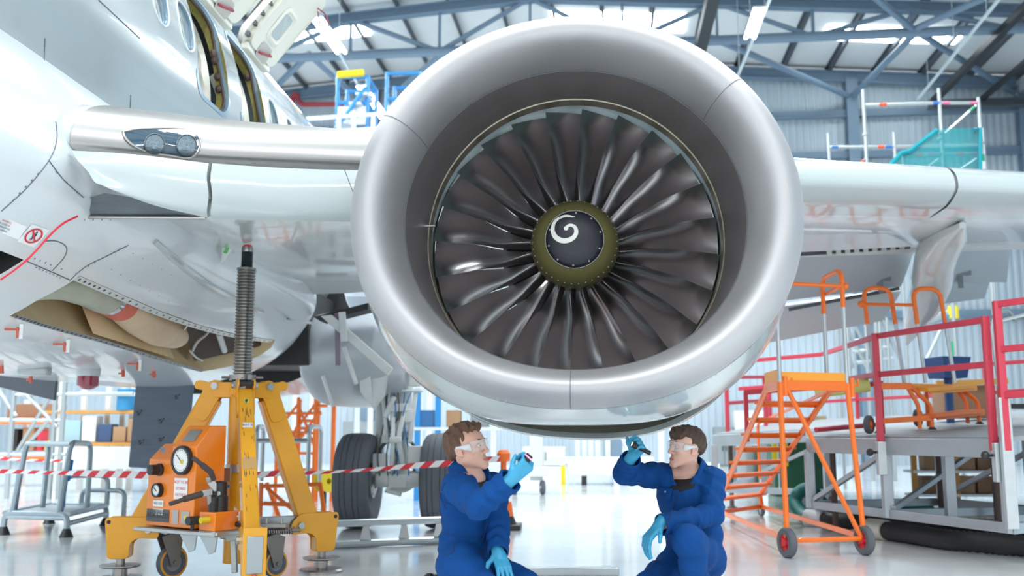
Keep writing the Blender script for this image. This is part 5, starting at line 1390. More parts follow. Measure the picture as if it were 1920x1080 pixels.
def hand_prims(S, w, d, n, s, curl, spread=0.06, thumb=(.55, .75, .30), tcurl=.5, sc_=1.0, k=.006):
    """w wrist, d along the palm, n out of the palm, s towards the thumb; curl = bend of the three joints in degrees per finger"""
    d = V(d).normalized(); n = V(n); n = (n - d * n.dot(d)).normalized(); s = V(s); s = (s - d * s.dot(d) - n * s.dot(n)).normalized()
    w = V(w); q = lambda a, b_, c: w + (d * a + s * b_ + n * c) * sc_
    r = .0095 * sc_
    for y in (-.028, -.010, .010, .027): S.cone(q(.012, y * .75, 0), q(.088, y, 0), .0135 * sc_, .0115 * sc_, .012)
    S.cone(q(0, 0, 0), q(.02, 0, 0), .024 * sc_, .024 * sc_, .012)
    lens = ((.042, .025, .021), (.046, .028, .022), (.043, .026, .021), (.034, .020, .018))
    tips = []
    for i, y in enumerate((.029, .010, -.010, -.028)):
        p = q(.092, y, 0); a = 0.0; dv0 = (d + s * (spread * (1.5 - i))).normalized()
        cu = curl[i] if isinstance(curl[0], (list, tuple)) else curl
        for j in range(3):
            a += math.radians(cu[j]); dv = dv0 * math.cos(a) + n * math.sin(a); p2 = p + dv * (lens[i][j] * sc_)
            S.cone(tuple(p), tuple(p2), (r, r * .93, r * .86)[j] * (.9 if i == 3 else 1), (r * .93, r * .86, r * .78)[j] * (.9 if i == 3 else 1), .004); p = p2
        tips.append(p)
    p = q(.022, .026, .004); dv = (d * thumb[0] + s * thumb[1] + n * thumb[2]).normalized()
    S.cone(q(.012, .012, .002), tuple(p), .015 * sc_, .014 * sc_, .01); p2 = p + dv * (.040 * sc_); S.cone(tuple(p), tuple(p2), .0125 * sc_, .0112 * sc_, .008)
    dv2 = (dv * (1 - tcurl) + (d * .8 + n * .5).normalized() * tcurl).normalized(); p3 = p2 + dv2 * (.032 * sc_); S.cone(tuple(p2), tuple(p3), .0108 * sc_, .0088 * sc_, .005)
    return tips
def hair_mesh(name, c, r, f, u, m, par, style, sc_=1.0):
    R = [[r[i], f[i], u[i]] for i in range(3)]; lo = c - V((.2, .2, .2)); hi = c + V((.2, .2, .22)); S = SDF(lo, hi, .003)
    P = lambda x, y, z: tuple(c + (r * x + f * y + u * z) * sc_)
    E = lambda x, y, z, a, b_, d, k=.02, op='add': S.ell(P(x, y, z), (a * sc_, b_ * sc_, d * sc_), R, k * sc_, op)
    if style == 1:     # short sides, tousled wavy top
        E(0, -.022, .047, .0815, .0995, .087); E(0, .015, .108, .056, .070, .024, .03); E(0, .062, .098, .044, .030, .020, .02)
        E(0, -.088, .00, .050, .028, .045, .03)
    else:              # fringe swept over the forehead, clipped sides
        E(0, -.022, .047, .0765, .097, .085); E(0, .022, .088, .068, .082, .040, .03); E(0, .070, .070, .058, .034, .034, .025)
        E(0, -.088, .01, .046, .024, .04, .03)
    fz = [c, r, f, u]
    def dsp(x, y, z):
        a = (x - c.x) * r.x + (y - c.y) * r.y + (z - c.z) * r.z; b_ = (x - c.x) * f.x + (y - c.y) * f.y + (z - c.z) * f.z; e = (x - c.x) * u.x + (y - c.y) * u.y + (z - c.z) * u.z
        if style == 1: return .0035 * np.sin(a * 170 + 25 * b_ + 4 * np.sin(b_ * 60)) * np.clip(.4 + e * 9, .15, 1.3) + .004 * np.sin(b_ * 95 + 3 * np.sin(a * 55) + e * 50) * np.clip(e * 9, 0, 1)
        return .0030 * np.sin(a * 150 + 50 * b_ + 3 * np.sin(e * 40)) * np.clip(.3 + e * 8, .1, 1) + .0016 * np.sin(b_ * 160 + e * 90)
    S.disp(dsp)
    # face and ear openings
    if style == 1: E(0, .160, -.058, .118, .112, .145, .006, 'sub')
    else: E(0, .165, -.066, .116, .108, .122, .006, 'sub')
    for s in (-1, 1): E(.088 * s, .005, -.030, .030, .050, .050, .012, 'sub'); E(.074 * s, .080, -.03, .03, .06, .085 if style == 1 else .072, .012, 'sub')
    E(0, .02, -.10, .2, .12, .075, .01, 'sub'); E(0, -.08, -.115, .2, .12, .065, .012, 'sub')
    return S.mesh(name, m, par, 1)
def face_kit(par, c, r, f, u, sc_, hairm):
    P = lambda x, y, z: c + (r * x + f * y + u * z) * sc_
    for s in (-1, 1):
        MB().ball(P(.030 * s, .079, .006), .0118 * sc_, 16, 10).build('eye', m_eyew, par)
        mb = MB(); d_ = (f + r * (.05 * s) + u * .10).normalized(); mb.disc(P(.030 * s, .079, .006) + d_ * (.0120 * sc_), d_, .0062 * sc_, 14); mb.build('iris', m_iris, par, smooth=0)
        mb = MB(); mb.tube([P(.046 * s, .078, .028), P(.032 * s, .093, .033), P(.014 * s, .098, .028)], [.003, .0045, .003], 6); mb.build('eyebrow', hairm, par)
        mb = MB(); mb.tube(spline([P(.0445 * s, .080, .006), P(.037 * s, .0885, .0105), P(.029 * s, .0905, .0115), P(.018 * s, .086, .005)], 3), .0042 * sc_, 8); mb.tube(spline([P(.0445 * s, .079, .004), P(.032 * s, .0875, -.0035), P(.018 * s, .0855, .003)], 3), .0034 * sc_, 8); mb.build('eyelid', m_skin, par)
    mb = MB(); mb.tube(spline([P(-.021, .0895, -.069), P(-.009, .0965, -.0655), P(0, .0965, -.0665), P(.009, .0965, -.0655), P(.021, .0895, -.069)], 4), .0034 * sc_, 8); mb.tube(spline([P(-.019, .090, -.0715), P(0, .0945, -.0755), P(.019, .090, -.0715)], 4), .0034 * sc_, 8); mb.build('lips', m_lip, par)
    # safety glasses: one wrapped lens and two temples
    mb = MB(); rows = []
    for i in range(21):
        a = math.radians(-68 + 136 * i / 20); x = .080 * math.sin(a); y = .030 + .083 * math.cos(a)
        nz = .012 * math.exp(-(x / .012) ** 2)
        rows.append([P(x, y + .002, .026 + .004 * math.cos(a)), P(x, y + .006, .006), P(x, y, -.020 + nz)])
    mb.grid(rows); g = mb.build('safety_glasses', m_goggle, par, smooth=60); g['label'] = 'clear safety glasses'
    mb = MB(); mb.tube([r_[0] for r_ in rows], .0016, 5); mb.build('brow_rim', m_gtemple, g)
    for s in (-1, 1):
        mb = MB(); mb.grid([[P(.0745 * s, .062, .024), P(.0745 * s, .062, -.016)], [P(.078 * s, .030, .022), P(.078 * s, .030, -.004)], [P(.080 * s, -.012, .022), P(.080 * s, -.012, .012)], [P(.079 * s, -.030, .010), P(.079 * s, -.030, .004)]]); mb.build('temple_arm', m_gtemple, g, smooth=60, solid=.0025)
def collar(par, c, rr, up, f, h, open_=.9, drop=.12):
    """turned-down collar: band round the neck, open to the front f"""
    up = V(up).normalized(); f = V(f); f = (f - up * f.dot(up)).normalized(); s = f.cross(up); rows = []
    n = 28
    for i in range(n + 1):
        a = open_ * .5 + (2 * PI - open_) * i / n; e = min(i, n - i) / n * 2; k = 1 - min(1, e * 2.2)
        rd = f * math.cos(a) + s * math.sin(a); dr = -up * (drop * k * k)
        rows.append([c + rd * (rr * .98) - up * .01 + dr, c + rd * (rr * 1.0) + up * h + dr * .9, c + rd * (rr * 1.12) + up * (h * .95) + dr * .92, c + rd * (rr * (1.42 + .12 * k)) - up * (h * .12) + dr * 1.05])
    mb = MB(); mb.grid(rows); return mb.build('collar', m_cov, par, smooth=60, solid=.006, subsurf=1)
def torch(name, a, b_, label, glow):
    a = V(a); b_ = V(b_); d = (b_ - a).normalized(); L = (b_ - a).length
    t = thing(name, label, 'torch', a, 'hand torches of the two men')
    mb = MB(); mb.lathe([(0, 0), (.010, 0), (.0115, .004), (.0115, L * .62), (.0165, L * .72), (.0175, L * .76), (.0175, L * .98), (.0155, L), (.0145, L), (.0135, L - .006), (.0, L - .010)], a, d, 24); mb.build('torch_body', m_torch, t, smooth=30)
    mb = MB(); mb.lathe([(.0135, L - .0055), (0, L - .0055)], a, d, 20); mb.build('torch_lens', mat('torch_lens', (.6, .7, .75), .1, emit=(.85, .95, 1), estr=1.5), t, smooth=0)
    if glow:
        mb = MB(); mb.lathe([(.0178, L * .86), (.0178, L * .90)], a, d, 24); mb.build('torch_ring', mat('torch_ring', (.8, .1, .2), .3, emit=(1, .12, .35), estr=6), t)
    return t

def build_person(label, J, loc, style, hairm):
    """J: dictionary of joints (world), radii are for an adult"""
    t = thing('person', label, 'person', loc)
    hr_, hf, hu_ = frame3(J['hf'], J.get('hup', (0, 0, 1))); hc = J['head']; hs = J.get('hs', 1.0)
    pts = [v for k, v in J.items() if isinstance(v, V) and k not in ('hf', 'hup', 'cf')]
    lo = V((min(p.x for p in pts) - .22, min(p.y for p in pts) - .22, min(p.z for p in pts) - .16)); hi = V((max(p.x for p in pts) + .22, max(p.y for p in pts) + .22, max(p.z for p in pts) + .2))
    # body: head, neck, trunk and limbs as one skin
    S = SDF(lo, hi, .0042); head(S, hc, hr_, hf, hu_, hs)
    S.cone(tuple(J['neck']), tuple(hc - hu_ * (.055 * hs) - hf * .014), .055, .050, .03)
    S.cone(tuple(J['neck']), tuple(J['chest']), .06, .085, .03); S.cone(tuple(J['chest']), tuple(J['pelvis']), .085, .08, .03)
    for s in 'RL':
        S.cone(tuple(J['neck']), tuple(J['sh' + s]), .05, .05, .03); S.cone(tuple(J['sh' + s]), tuple(J['el' + s]), .045, .036, .02); S.cone(tuple(J['el' + s]), tuple(J['wr' + s]), .038, .026, .02)
        S.cone(tuple(J['pelvis']), tuple(J['hip' + s]), .08, .07, .03); S.cone(tuple(J['hip' + s]), tuple(J['kn' + s]), .068, .05, .02); S.cone(tuple(J['kn' + s]), tuple(J['an' + s]), .055, .04, .02)
    body = S.mesh('body', m_skin, t, 1)
    # gloves
    for s in 'RL':
        g = J['hand' + s]; w = J['wr' + s]; S = SDF(w - V((.24, .24, .24)), w + V((.24, .24, .24)), .0028)
        hand_prims(S, w, *g['frame'], g['curl'], g.get('spread', .06), g.get('thumb', (.55, .75, .3)), g.get('tcurl', .5), g.get('sc', 1.0))
        d = V(g['frame'][0]).normalized(); S.cone(tuple(w - d * .045), tuple(w), .034, .028, .012); S.cut(w - d * .050, -d); o = S.mesh('glove', m_glove, t, 1); o['label'] = 'blue disposable glove'
    # coverall
    S = SDF(lo, hi, .0056)
    bf = V(J['cf']).normalized(); spine = (J['neck'] - J['pelvis']).normalized(); side = bf.cross(spine).normalized(); bf = spine.cross(side)
    R = [[side[i], bf[i], spine[i]] for i in range(3)]; tw = J.get('tw', 1.0)
    S.ell(tuple(J['chest']), (.165 * tw, .112 * tw, .17), R, .04); S.ell(tuple(J['pelvis'] + spine * .03), (.155 * tw, .120 * tw, .12), R, .05)
    S.cone(tuple(J['chest']), tuple(J['pelvis']), .118 * tw, .118 * tw, .04, fold=(.006, 16, .5))
    S.cone(tuple(J['shR']), tuple(J['shL']), .055, .055, .05)
    for s in 'RL':
        sh = J['sh' + s]; S.cone(tuple(J['neck'] - spine * .075), tuple(sh), .055, .060, .04)
    for s in 'RL':
        hp, kn, an = J['hip' + s], J['kn' + s], J['an' + s]; S.push()
        S.cone(tuple(J['pelvis']), tuple(hp), .12, .108, .05); S.cone(tuple(hp), tuple(kn), .108, .078, .03, fold=(.006, 14, 1.4)); S.cone(tuple(kn), tuple(an), .078, .064, .02, fold=(.007, 16, .2)); S.pop(.02)
    def folds(x, y, z):
        a = 26 * z + 15 * x + 2.2 * np.sin(9 * x + 7 * y + 1) + 1.7 * np.sin(14 * z - 6 * y); b_ = 21 * x - 30 * z + 16 * y + 2 * np.sin(11 * z + 5 * x) + 1.4 * np.sin(17 * y)
        m1 = np.clip(.5 + .8 * np.sin(7 * x - 8 * z + 5 * y + ph), 0, 1); m2 = np.clip(.5 + .8 * np.sin(9 * z + 6 * x - 4 * y + 2 * ph), 0, 1)
        return -.0075 * (1 - np.abs(np.sin(a))) ** 2.5 * m1 - .0065 * (1 - np.abs(np.sin(b_))) ** 2.5 * m2 + .003
    ph = 1.0 if style == 1 else 2.0; cuffs = []
    for s in 'RL':
        sh, el, wr = J['sh' + s], J['el' + s], J['wr' + s]; cu = J.get('cuff' + s, .06); S.push()
        S.cone(tuple(sh), tuple(el), .076, .060, .03, fold=(.006, 15, 1.0 if s == 'R' else 2.2)); we = wr - (wr - el).normalized() * J.get('cuffback' + s, .03)
        S.cone(tuple(el), tuple(we), .060, cu, .02, fold=(.006, 19, .3)); S2d = (wr - el).normalized(); S.cut(we + S2d * .01, S2d)
        cuffs.append((we, S2d, cu)); S.pop(.012)
    S.disp(folds)
    for we, S2d, cu in cuffs: S.cone(tuple(we + S2d * .03), tuple(we - S2d * .02), cu * .84, cu * .76, .003, 'sub')
    # neck opening
    S.cone(tuple(J['neck'] - spine * .02 + bf * .05), tuple(J['neck'] + spine * .12), .066, .075, .01, 'sub')
    S.cone(tuple(J['neck'] + spine * .02 + bf * .12), tuple(J['neck'] - spine * .09 + bf * .155), .055, .015, .01, 'sub')
    cov = S.mesh('coverall', m_cov, t, 1); cov['label'] = 'royal blue work coverall'
    collar(cov, J['neck'] + spine * .008 + bf * .010, .086, spine + bf * J.get('ctilt', .35), bf, .055, .75, .13)
    # black undershirt in the neck
    S = SDF(J['neck'] - V((.2, .2, .25)), J['neck'] + V((.2, .2, .16)), .005); S.cone(tuple(J['neck'] + spine * .01 - bf * .005), tuple(J['neck'] - spine * .05), .062, .078, .02); S.ell(tuple(J['chest'] + spine * .06), (.13, .115, .12), R, .04)
    up = spine * .9 + bf * .45; S.cut(J['neck'] + spine * .013 , up.normalized()); o = S.mesh('undershirt', m_shirt, t, 1); o['label'] = 'black undershirt'
    # hair and face
    hm = hair_mesh('hair', hc, hr_, hf, hu_, hairm, t, style, hs); face_kit(t, hc, hr_, hf, hu_, hs, hairm)
    # boots
    for s in 'RL':
        if 'toe' + s not in J: continue
        an, toe = J['an' + s], J['toe' + s]; so = J['sole' + s].normalized(); S = SDF(an - V((.25, .25, .25)), an + V((.25, .25, .25)), .006); fd = (toe - an).normalized()
        S.cone(tuple(an), tuple(an - fd * .05), .055, .050, .02); S.cone(tuple(an), tuple(toe), .052, .045, .02); S.cone(tuple(an + (an - J['kn' + s]).normalized() * -.06), tuple(an), .058, .055, .02); bo = S.mesh('boot', m_boot, t, 1)
        b0 = an + so * .055 - fd * .09; b1 = toe + so * .05 + fd * .03; sdv = so.cross(fd).normalized(); mb = MB(); prof = [(-.0, .036), (.06, .040), (.12, .034), (.2, .046), (.27, .042), ((b1 - b0).length, .02)]
        Lp = [b0 + fd * a + sdv * w_ for a, w_ in prof]; Rp = [b0 + fd * a - sdv * w_ for a, w_ in prof][::-1]; mb.prism(Lp + Rp, so * .022); 
        for k in range(9): mb.bar(b0 + fd * (.02 + .03 * k) + so * .026 - sdv * .036, b0 + fd * (.02 + .03 * k) + so * .026 + sdv * .036, .014, .012)
        mb.build('boot_sole', m_boot, bo, bevel=.004)
    return t, cov, dict(R=R, side=side, bf=bf, spine=spine)
def bvh_of(o):
    off = ORG[o.name]; return BVHTree.FromPolygons([v.co + off for v in o.data.vertices], [p.vertices for p in o.data.polygons])
def patch(bv, quad, name, m, par, n=6, off=.004, th=.004):
    # sewn-on piece lying on the cloth; corners given in the picture, laid on the cloth surface
    rows = []; q = [V((x, y, 0)) for x, y in quad]; nn = V()
    for i in range(n + 1):
        row = []
        for j in range(n + 1):
            p = q[0].lerp(q[1], j / n).lerp(q[3].lerp(q[2], j / n), i / n); h = bv.ray_cast(CAM, ray(p.x, p.y).normalized())
            if h[0] is None: return None
            row.append(h[0] + h[1] * off)
        rows.append(row)
    mb = MB(); mb.grid(rows); return mb.build(name, m, par, smooth=60, solid=th)
def seam(bv, pxs, name, m, par, r=.0022):
    pts = []
    for p in spline([V((x, y, 0)) for x, y in pxs], 6):
        h = bv.ray_cast(CAM, ray(p.x, p.y).normalized())
        if h[0] is not None: pts.append(h[0] + h[1] * .001)
    if len(pts) > 2: MB().tube(pts, r, 5).build(name, m, par)
def snap(bv, px, py, par, r=.0055):
    h = bv.ray_cast(CAM, ray(px, py).normalized())
    if h[0] is None: return
    mb = MB(); mb.lathe([(r, 0), (r, .003), (r * .5, .004), (0, .003)], h[0] + h[1] * .004, h[1], 12); mb.build('snap', m_snap, par)
Y0 = 4.95
def q1(px, py, dy=0.0): return atY(px, py, Y0 + dy)
J = dict(
    head=q1(876, 842, -.02), hf=V((.90, -.36, .20)), hup=V((-.24, 0, 1)), hs=.96,
    neck=q1(880, 894, .03), chest=q1(876, 938, .05), pelvis=q1(872, 1035, .03), cf=V((.80, -.55, .12)),
    shR=q1(856, 912, -.14), elR=q1(897, 948, -.38), wrR=q1(960, 897, -.46),
    shL=q1(922, 912, .18), elL=q1(934, 982, .02), wrL=q1(934, 1036, -.16),
    hipR=q1(862, 1062, -.12), knR=q1(925, 1125, -.3), anR=q1(822, 1100, .12),
    hipL=q1(895, 1060, .12), knL=q1(985, 1100, -.04), anL=q1(900, 1170, .25),
    cuffR=.058, cuffL=.052, cuffbackR=.02, cuffbackL=.0, tw=.98)
gR = (q1(986, 873, -.46) - J['wrR'])
J['handR'] = dict(frame=(gR, V((.45, .45, .75)), V((-.25, .75, .6))), curl=(62, 75, 45), thumb=(.75, .45, .55), tcurl=.6, sc=1.0)
gL = q1(948, 1076, -.24) - J['wrL']
J['handL'] = dict(frame=(gL, V((-.35, .75, -.35)), V((-.9, -.25, -.2))), curl=((14, 18, 12), (18, 20, 14), (20, 22, 14), (24, 24, 16)), spread=.10, sc=1.03)
J['toeR'] = q1(806, 1112, .30); J['soleR'] = V((-.72, -.45, .25))
m1, cov1, fr1 = build_person('kneeling person in blue coverall facing right, holding up a lit torch', J, (q1(868, 1040).x, Y0, 0), 1, m_hair1)
torch('torch', q1(967, 884, -.46), q1(994, 853, -.46), 'small black torch with a glowing ring in the hand of the person facing right', True)
bv = bvh_of(cov1)
seam(bv, [(915, 978), (910, 995), (904, 1016)], 'front_placket', m_covd, cov1, .004)
seam(bv, [(826, 998), (860, 1006), (908, 1008)], 'waist_seam', m_covd, cov1); seam(bv, [(835, 905), (826, 930), (838, 955)], 'armhole_seam', m_covd, cov1)
seam(bv, [(834, 1040), (848, 1036), (850, 1022)], 'pocket_slit', m_covd, cov1, .004)
Y0 = 5.5
def q2(px, py, dy=0.0): return atY(px, py, Y0 + dy)
J = dict(
    head=q2(1287, 841, -.03), hf=V((-.86, -.42, .10)), hup=V((.12, 0, 1)), hs=.93,
    neck=q2(1289, 886, .05), chest=q2(1290, 935, .06), pelvis=q2(1302, 1012, .10), cf=V((-.42, -.88, .12)),
    shR=q2(1240, 892, .06), elR=q2(1170, 888, -.12), wrR=q2(1185, 856, -.24),
    shL=q2(1334, 900, 0.0), elL=q2(1336, 966, -.14), wrL=q2(1236, 984, -.34),
    hipR=q2(1282, 1052, .10), knR=q2(1215, 1100, -.14), anR=q2(1270, 1160, .3),
    hipL=q2(1322, 1046, .02), knL=q2(1290, 1012, -.38), anL=q2(1322, 1150, -.22),
    cuffR=.056, cuffL=.058, cuffbackR=.02, cuffbackL=.015, tw=1.06)
gR = q2(1199, 838, -.28) - J['wrR']
J['handR'] = dict(frame=(gR, V((.35, -.55, .6)), V((-.75, -.35, .4))), curl=(66, 78, 48), thumb=(.5, .6, .6), tcurl=.7, sc=1.04)
gL = q2(1212, 994, -.38) - J['wrL']
J['handL'] = dict(frame=(gL + V((0, 0, -.045)), V((.35, .2, -.8)), V((-.1, -.9, .2))), curl=((28, 24, 14), (32, 26, 16), (36, 28, 16), (42, 28, 16)), spread=.10, thumb=(.7, .55, .25), tcurl=.4, sc=1.05)
m2, cov2, fr2 = build_person('kneeling person in blue coverall facing left, torch raised beside the face', J, (q2(1300, 1012).x, Y0, 0), 2, m_hair2)
torch('torch', q2(1219, 850, -.30), q2(1184, 832, -.34), 'small black torch gripped in the raised hand of the person facing left', False)
bv = bvh_of(cov2)
patch(bv, ((1236, 912), (1262, 916), (1258, 940), (1238, 932)), 'chest_pocket', m_cov, cov2)
for p in ((1264, 884), (1294, 893), (1249, 922)): snap(bv, *p, cov2)
seam(bv, [(1276, 905), (1268, 935), (1258, 965), (1248, 990)], 'front_placket', m_covd, cov2, .004)
# ------------------------------------------------------------------ orange mobile steps
m_oran = mat('step_orange', (0.86, 0.17, 0.012), 0.4, coat=0.2)
m_oran2 = mat('platform_orange', (0.88, 0.34, 0.03), 0.45)
m_galv = mat('galvanised_tube', (0.52, 0.56, 0.58), 0.32, metal=0.75, noise=0.12, nscale=10)
m_redw = mat('wheel_red', (0.60, 0.02, 0.03), 0.4)
def wheel(c, axd, r, w, hubm, par, name='wheel'):
    mb = MB(); mb.lathe([(r * .58, -w), (r * .9, -w), (r, -w * .6), (r, w * .6), (r * .9, w), (r * .58, w)], c, axd, 28, closed=True); wl = mb.build(name, m_tyre, par, smooth=40)
    mb = MB(); mb.lathe([(r * .6, -w * .7), (r * .3, -w * .3), (r * .25, -w * 1.1), (0, -w * 1.1)], c, axd, 20); mb.lathe([(r * .6, w * .7), (r * .3, w * .3), (r * .25, w * 1.1), (0, w * 1.1)], c, axd, 20)
    for k in range(5):
        a = 2 * PI * k / 5; s_, u_, d_ = basis(V(axd)); v_ = s_ * math.cos(a) + u_ * math.sin(a); mb.bar(V(c) + v_ * (r * .15), V(c) + v_ * (r * .58), r * .12, w * 1.5, up=V(axd))
    mb.build('wheel_rim', hubm, wl); return wl
# contact points on the floor, read from the picture
B0 = atZ(1477, 1046, 0); B1 = atZ(1622, 1041, 0)          # rear wheels
Fv = (B1 - B0); side = Fv.normalized(); W = Fv.length
# front of the ladder (foot of the steps)
f0 = atZ(1352, 980, 0); f1 = atZ(1428, 968, 0)
ld = thing('mobile_steps', 'tall orange seven tread mobile steps with red hubbed wheels beside the grey dock', 'mobile steps', ((B0.x + f1.x) / 2, (B0.y + f1.y) / 2, 0))
ztop = atY(1470, 716, (B0.y)).z
def up(p, z): return V((p.x, p.y, z))
T0 = atY(1462, 712, B0.y + .02); T0.z = ztop; T1 = atY(1587, 700, B1.y + .02); T1.z = ztop     # rear platform corners over the wheels
dirf = ((f0 + f1) / 2 - (B0 + B1) / 2); dirf.z = 0; dirf.normalize()
PL = .78
Q0 = atY(1400, 712, f0.y - .55); Q0.z = ztop; Q0 = T0 + dirf * .62; Q1 = T1 + dirf * .62
# rear legs, raking stays, base frame
for a, t in ((B0, T0), (B1, T1)):
    mb = MB(); mb.tube([up(a, .16), t], .026, 10); mb.build('rear_leg', m_oran, ld)
    mb = MB(); mb.tube([t + (Q0 - T0) * .0 + V((0, 0, -.02)), V((t.x, t.y, .35)) * .0 + t], .02, 8)
mb = MB(); mb.tube([T0 + (T1 - T0) * .06, up(B1, .16) - side * .03], .022, 10); mb.build('cross_stay', m_oran, ld)
mb = MB(); mb.tube([up(B0, .15), up(B1, .15)], .022, 8); mb.build('rear_rail', m_oran, ld)
zl = .13
for a, f in ((B0, f0), (B1, f1)):
    mb = MB(); mb.bar(up(a, .16), up(f, zl), .035, .05); mb.build('base_rail', m_oran, ld, bevel=.004)
mb = MB(); mb.bar(up(f0, zl), up(f1, zl), .035, .05); mb.build('front_rail', m_oran, ld, bevel=.004)
# step stringers: double sloping tubes from the foot to the platform front
NS = 8
for k, (f, q_) in enumerate(((f0, Q0), (f1, Q1))):
    b0 = up(f, .25) + dirf * .06; 
    for off in (0, .12):
        mb = MB(); mb.tube(rounded([up(f, zl) + dirf * (-.02 - off * .6), up(f, .28) + dirf * (.10 - off * .8), q_ - dirf * off + V((0, 0, -.03))], .08), .020, 8); mb.build('stringer', m_oran, ld)
for i in range(NS):
    t = (i + .0) / NS; z = .30 + (ztop - .30) * t; 
    if i == 0: pass
    p0 = (up(f0, 0) + dirf * .06).lerp(up(Q0, 0), t); p1 = (up(f1, 0) + dirf * .06).lerp(up(Q1, 0), t)
    mb = MB(); a, c = up(p0, z), up(p1, z); mb.bar(a - dirf * .06, c - dirf * .06, .17, .028); mb.bar(a + dirf * .02 + V((0, 0, -.015)), c + dirf * .02 + V((0, 0, -.015)), .02, .05)
    n_ = 16
    for j in range(n_): mb.bar((a.lerp(c, (j + .5) / n_)) + V((0, 0, .016)) - dirf * .13, (a.lerp(c, (j + .5) / n_)) + V((0, 0, .016)) + dirf * .01, .012, .006)
    mb.build('tread', m_oran, ld)
# platform with toe plate
mb = MB(); mb.prism([T0, T1, Q1, Q0], V((0, 0, .03))); mb.bar(T0 + V((0, 0, -.03)), T1 + V((0, 0, -.03)), .03, .09); mb.bar(T0 + V((0, 0, -.03)), Q0 + V((0, 0, -.03)), .03, .09); mb.bar(T1 + V((0, 0, -.03)), Q1 + V((0, 0, -.03)), .03, .09); mb.build('platform', m_oran, ld, bevel=.004)
mb = MB(); mb.bar(T0 + V((0, 0, .06)), Q0 + V((0, 0, .06)), .012, .12); mb.build('toe_board', m_oran2, ld); mb = MB(); mb.bar(T0 + V((0, 0, .05)), T1 + V((0, 0, .05)), .012, .09); mb.build('toe_board', m_oran2, ld)
# guard hoops: galvanised posts with orange tops
top_z = atY(1575, 505, B1.y).z
def hoop(a, b_, z0, zt, name='guard_hoop', split=.33):
    za = zt - (zt - z0) * split
    for p in (a, b_):
        mb = MB(); mb.tube([up(p, z0), up(p, za)], .021, 10); mb.build('guard_post', m_galv, ld)
    mb = MB(); mb.tube(rounded([up(a, za), up(a, zt), up(b_, zt), up(b_, za)], .12, 6), .024, 10); return mb.build(name, m_oran, ld)
R0 = T1; R1 = T1 + dirf * .5
hoop(T1, T1 + dirf * .55 - side * .04, ztop - .02, top_z)
mb = MB(); m1_ = up(T1, top_z - .16); mb.tube([m1_, up(T1 + dirf * .55, top_z - .16) ], .019, 8); mb.tube([m1_, up(T0, top_z - .16)], .019, 8); mb.ball(m1_ + V((.03, 0, 0)), .035, 10, 8); mb.build('mid_rail', m_oran, ld)
for p in (T0,):
    mb = MB(); mb.tube([up(p, ztop - .25), up(p, top_z - .5)], .021, 10); mb.build('guard_post', m_galv, ld)
    mb = MB(); mb.tube([up(p, top_z - .5), up(p, top_z - .05), up(p + dirf * .5, top_z - .05)], .024, 10); mb.build('guard_rail', m_oran, ld)
# handrails beside the treads and clamps
for f, q_, s in ((f0, Q0, -1), (f1, Q1, 1)):
    mb = MB(); mb.tube(rounded([up(f, .5) + dirf * .02, up(f, 1.25) + dirf * .05, q_ + V((0, 0, -.05)) + dirf * .02], .1), .02, 8)
    if s > 0: mb.build('handrail', m_oran, ld)
for p in (T0, T1):
    mb = MB(); mb.cyl(up(p, ztop - .13) + side * .05, up(p, ztop + .05) + side * .05, .028, 10); mb.tube([up(p, ztop - .02) + side * .05, up(p, ztop - .02) + side * .12, up(p, ztop + .04) + side * .12], .012, 6); mb.build('post_clamp', m_oran, ld)
for b_ in (B0, B1): wheel(up(b_, .135), side, .135, .035, m_redw, ld)
for f in (f0, f1): wheel(up(f, .075), side, .075, .02, m_galv, ld, 'castor')
# ------------------------------------------------------------------ grey dock with red rails and what stands on it
m_alug = mat('dock_aluminium', (0.40, 0.45, 0.49), 0.38, metal=0.55, noise=0.12, nscale=6)
m_deck = mat('deck_grey', (0.27, 0.30, 0.325), 0.55, noise=0.10, nscale=5)
m_rail = mat('rail_red', (0.52, 0.04, 0.07), 0.45)
def segs(par, L):
    for nm, pts, r, m in L:
        mb = MB()
        if isinstance(r, tuple): mb.bar(pts[0], pts[1], r[0], r[1])
        else: mb.tube(pts, r, 8)
        mb.build(nm, m, par)
A = atZ(1521, 946, .30); B = atZ(1906, 992, .30); A.z = B.z = 0
e = (B - A); EL = e.length; e.normalize(); nn = V((-e.y, e.x, 0)); nn = nn if nn.x > 0 else -nn
DZ, SLP = 1.02, .07
C = V((atY(1338, 823, 15.2).x, 15.2, 0)); K = V((atY(1548, 820, 14.4).x, 14.4, 0))
def dk(p, off=0.0): return V((p.x, p.y, DZ + off + SLP * max(0, (p - A).dot(nn))))
dock = thing('access_dock', 'grey metal access dock on legs with a sloping deck right of the orange steps', 'dock', ((A.x + B.x) / 2, (A.y + B.y) / 2, 0))
poly = [C, K, A, B, B + nn * 5.5, A + nn * 6.5 - e * 1.0, C + V((2.2, 5.5, 0))]
mb = MB(); tp_ = [dk(p, .06) for p in poly]; bt = [dk(p, .02) for p in poly]; n_ = len(poly); mb.add(tp_ + bt, [tuple(range(n_)), tuple(reversed(range(n_, 2 * n_)))] + [(i, (i + 1) % n_, n_ + (i + 1) % n_, n_ + i) for i in range(n_)]); mb.build('deck', m_deck, dock)
for a, b_ in ((A, B), (C, K), (K, A)):
    mb = MB(); mb.bar(dk(a, -.04), dk(b_, -.04), .06, .17); mb.build('edge_beam', m_alug, dock, bevel=.008)
def leg(p, w=.10): 
    mb = MB(); mb.bar(V((p.x, p.y, 0.26)), dk(p, -.1), w, w); mb.build('leg', m_alug, dock, bevel=.006)
P_ = lambda t, s=0.0: A + e * (EL * t) + nn * s
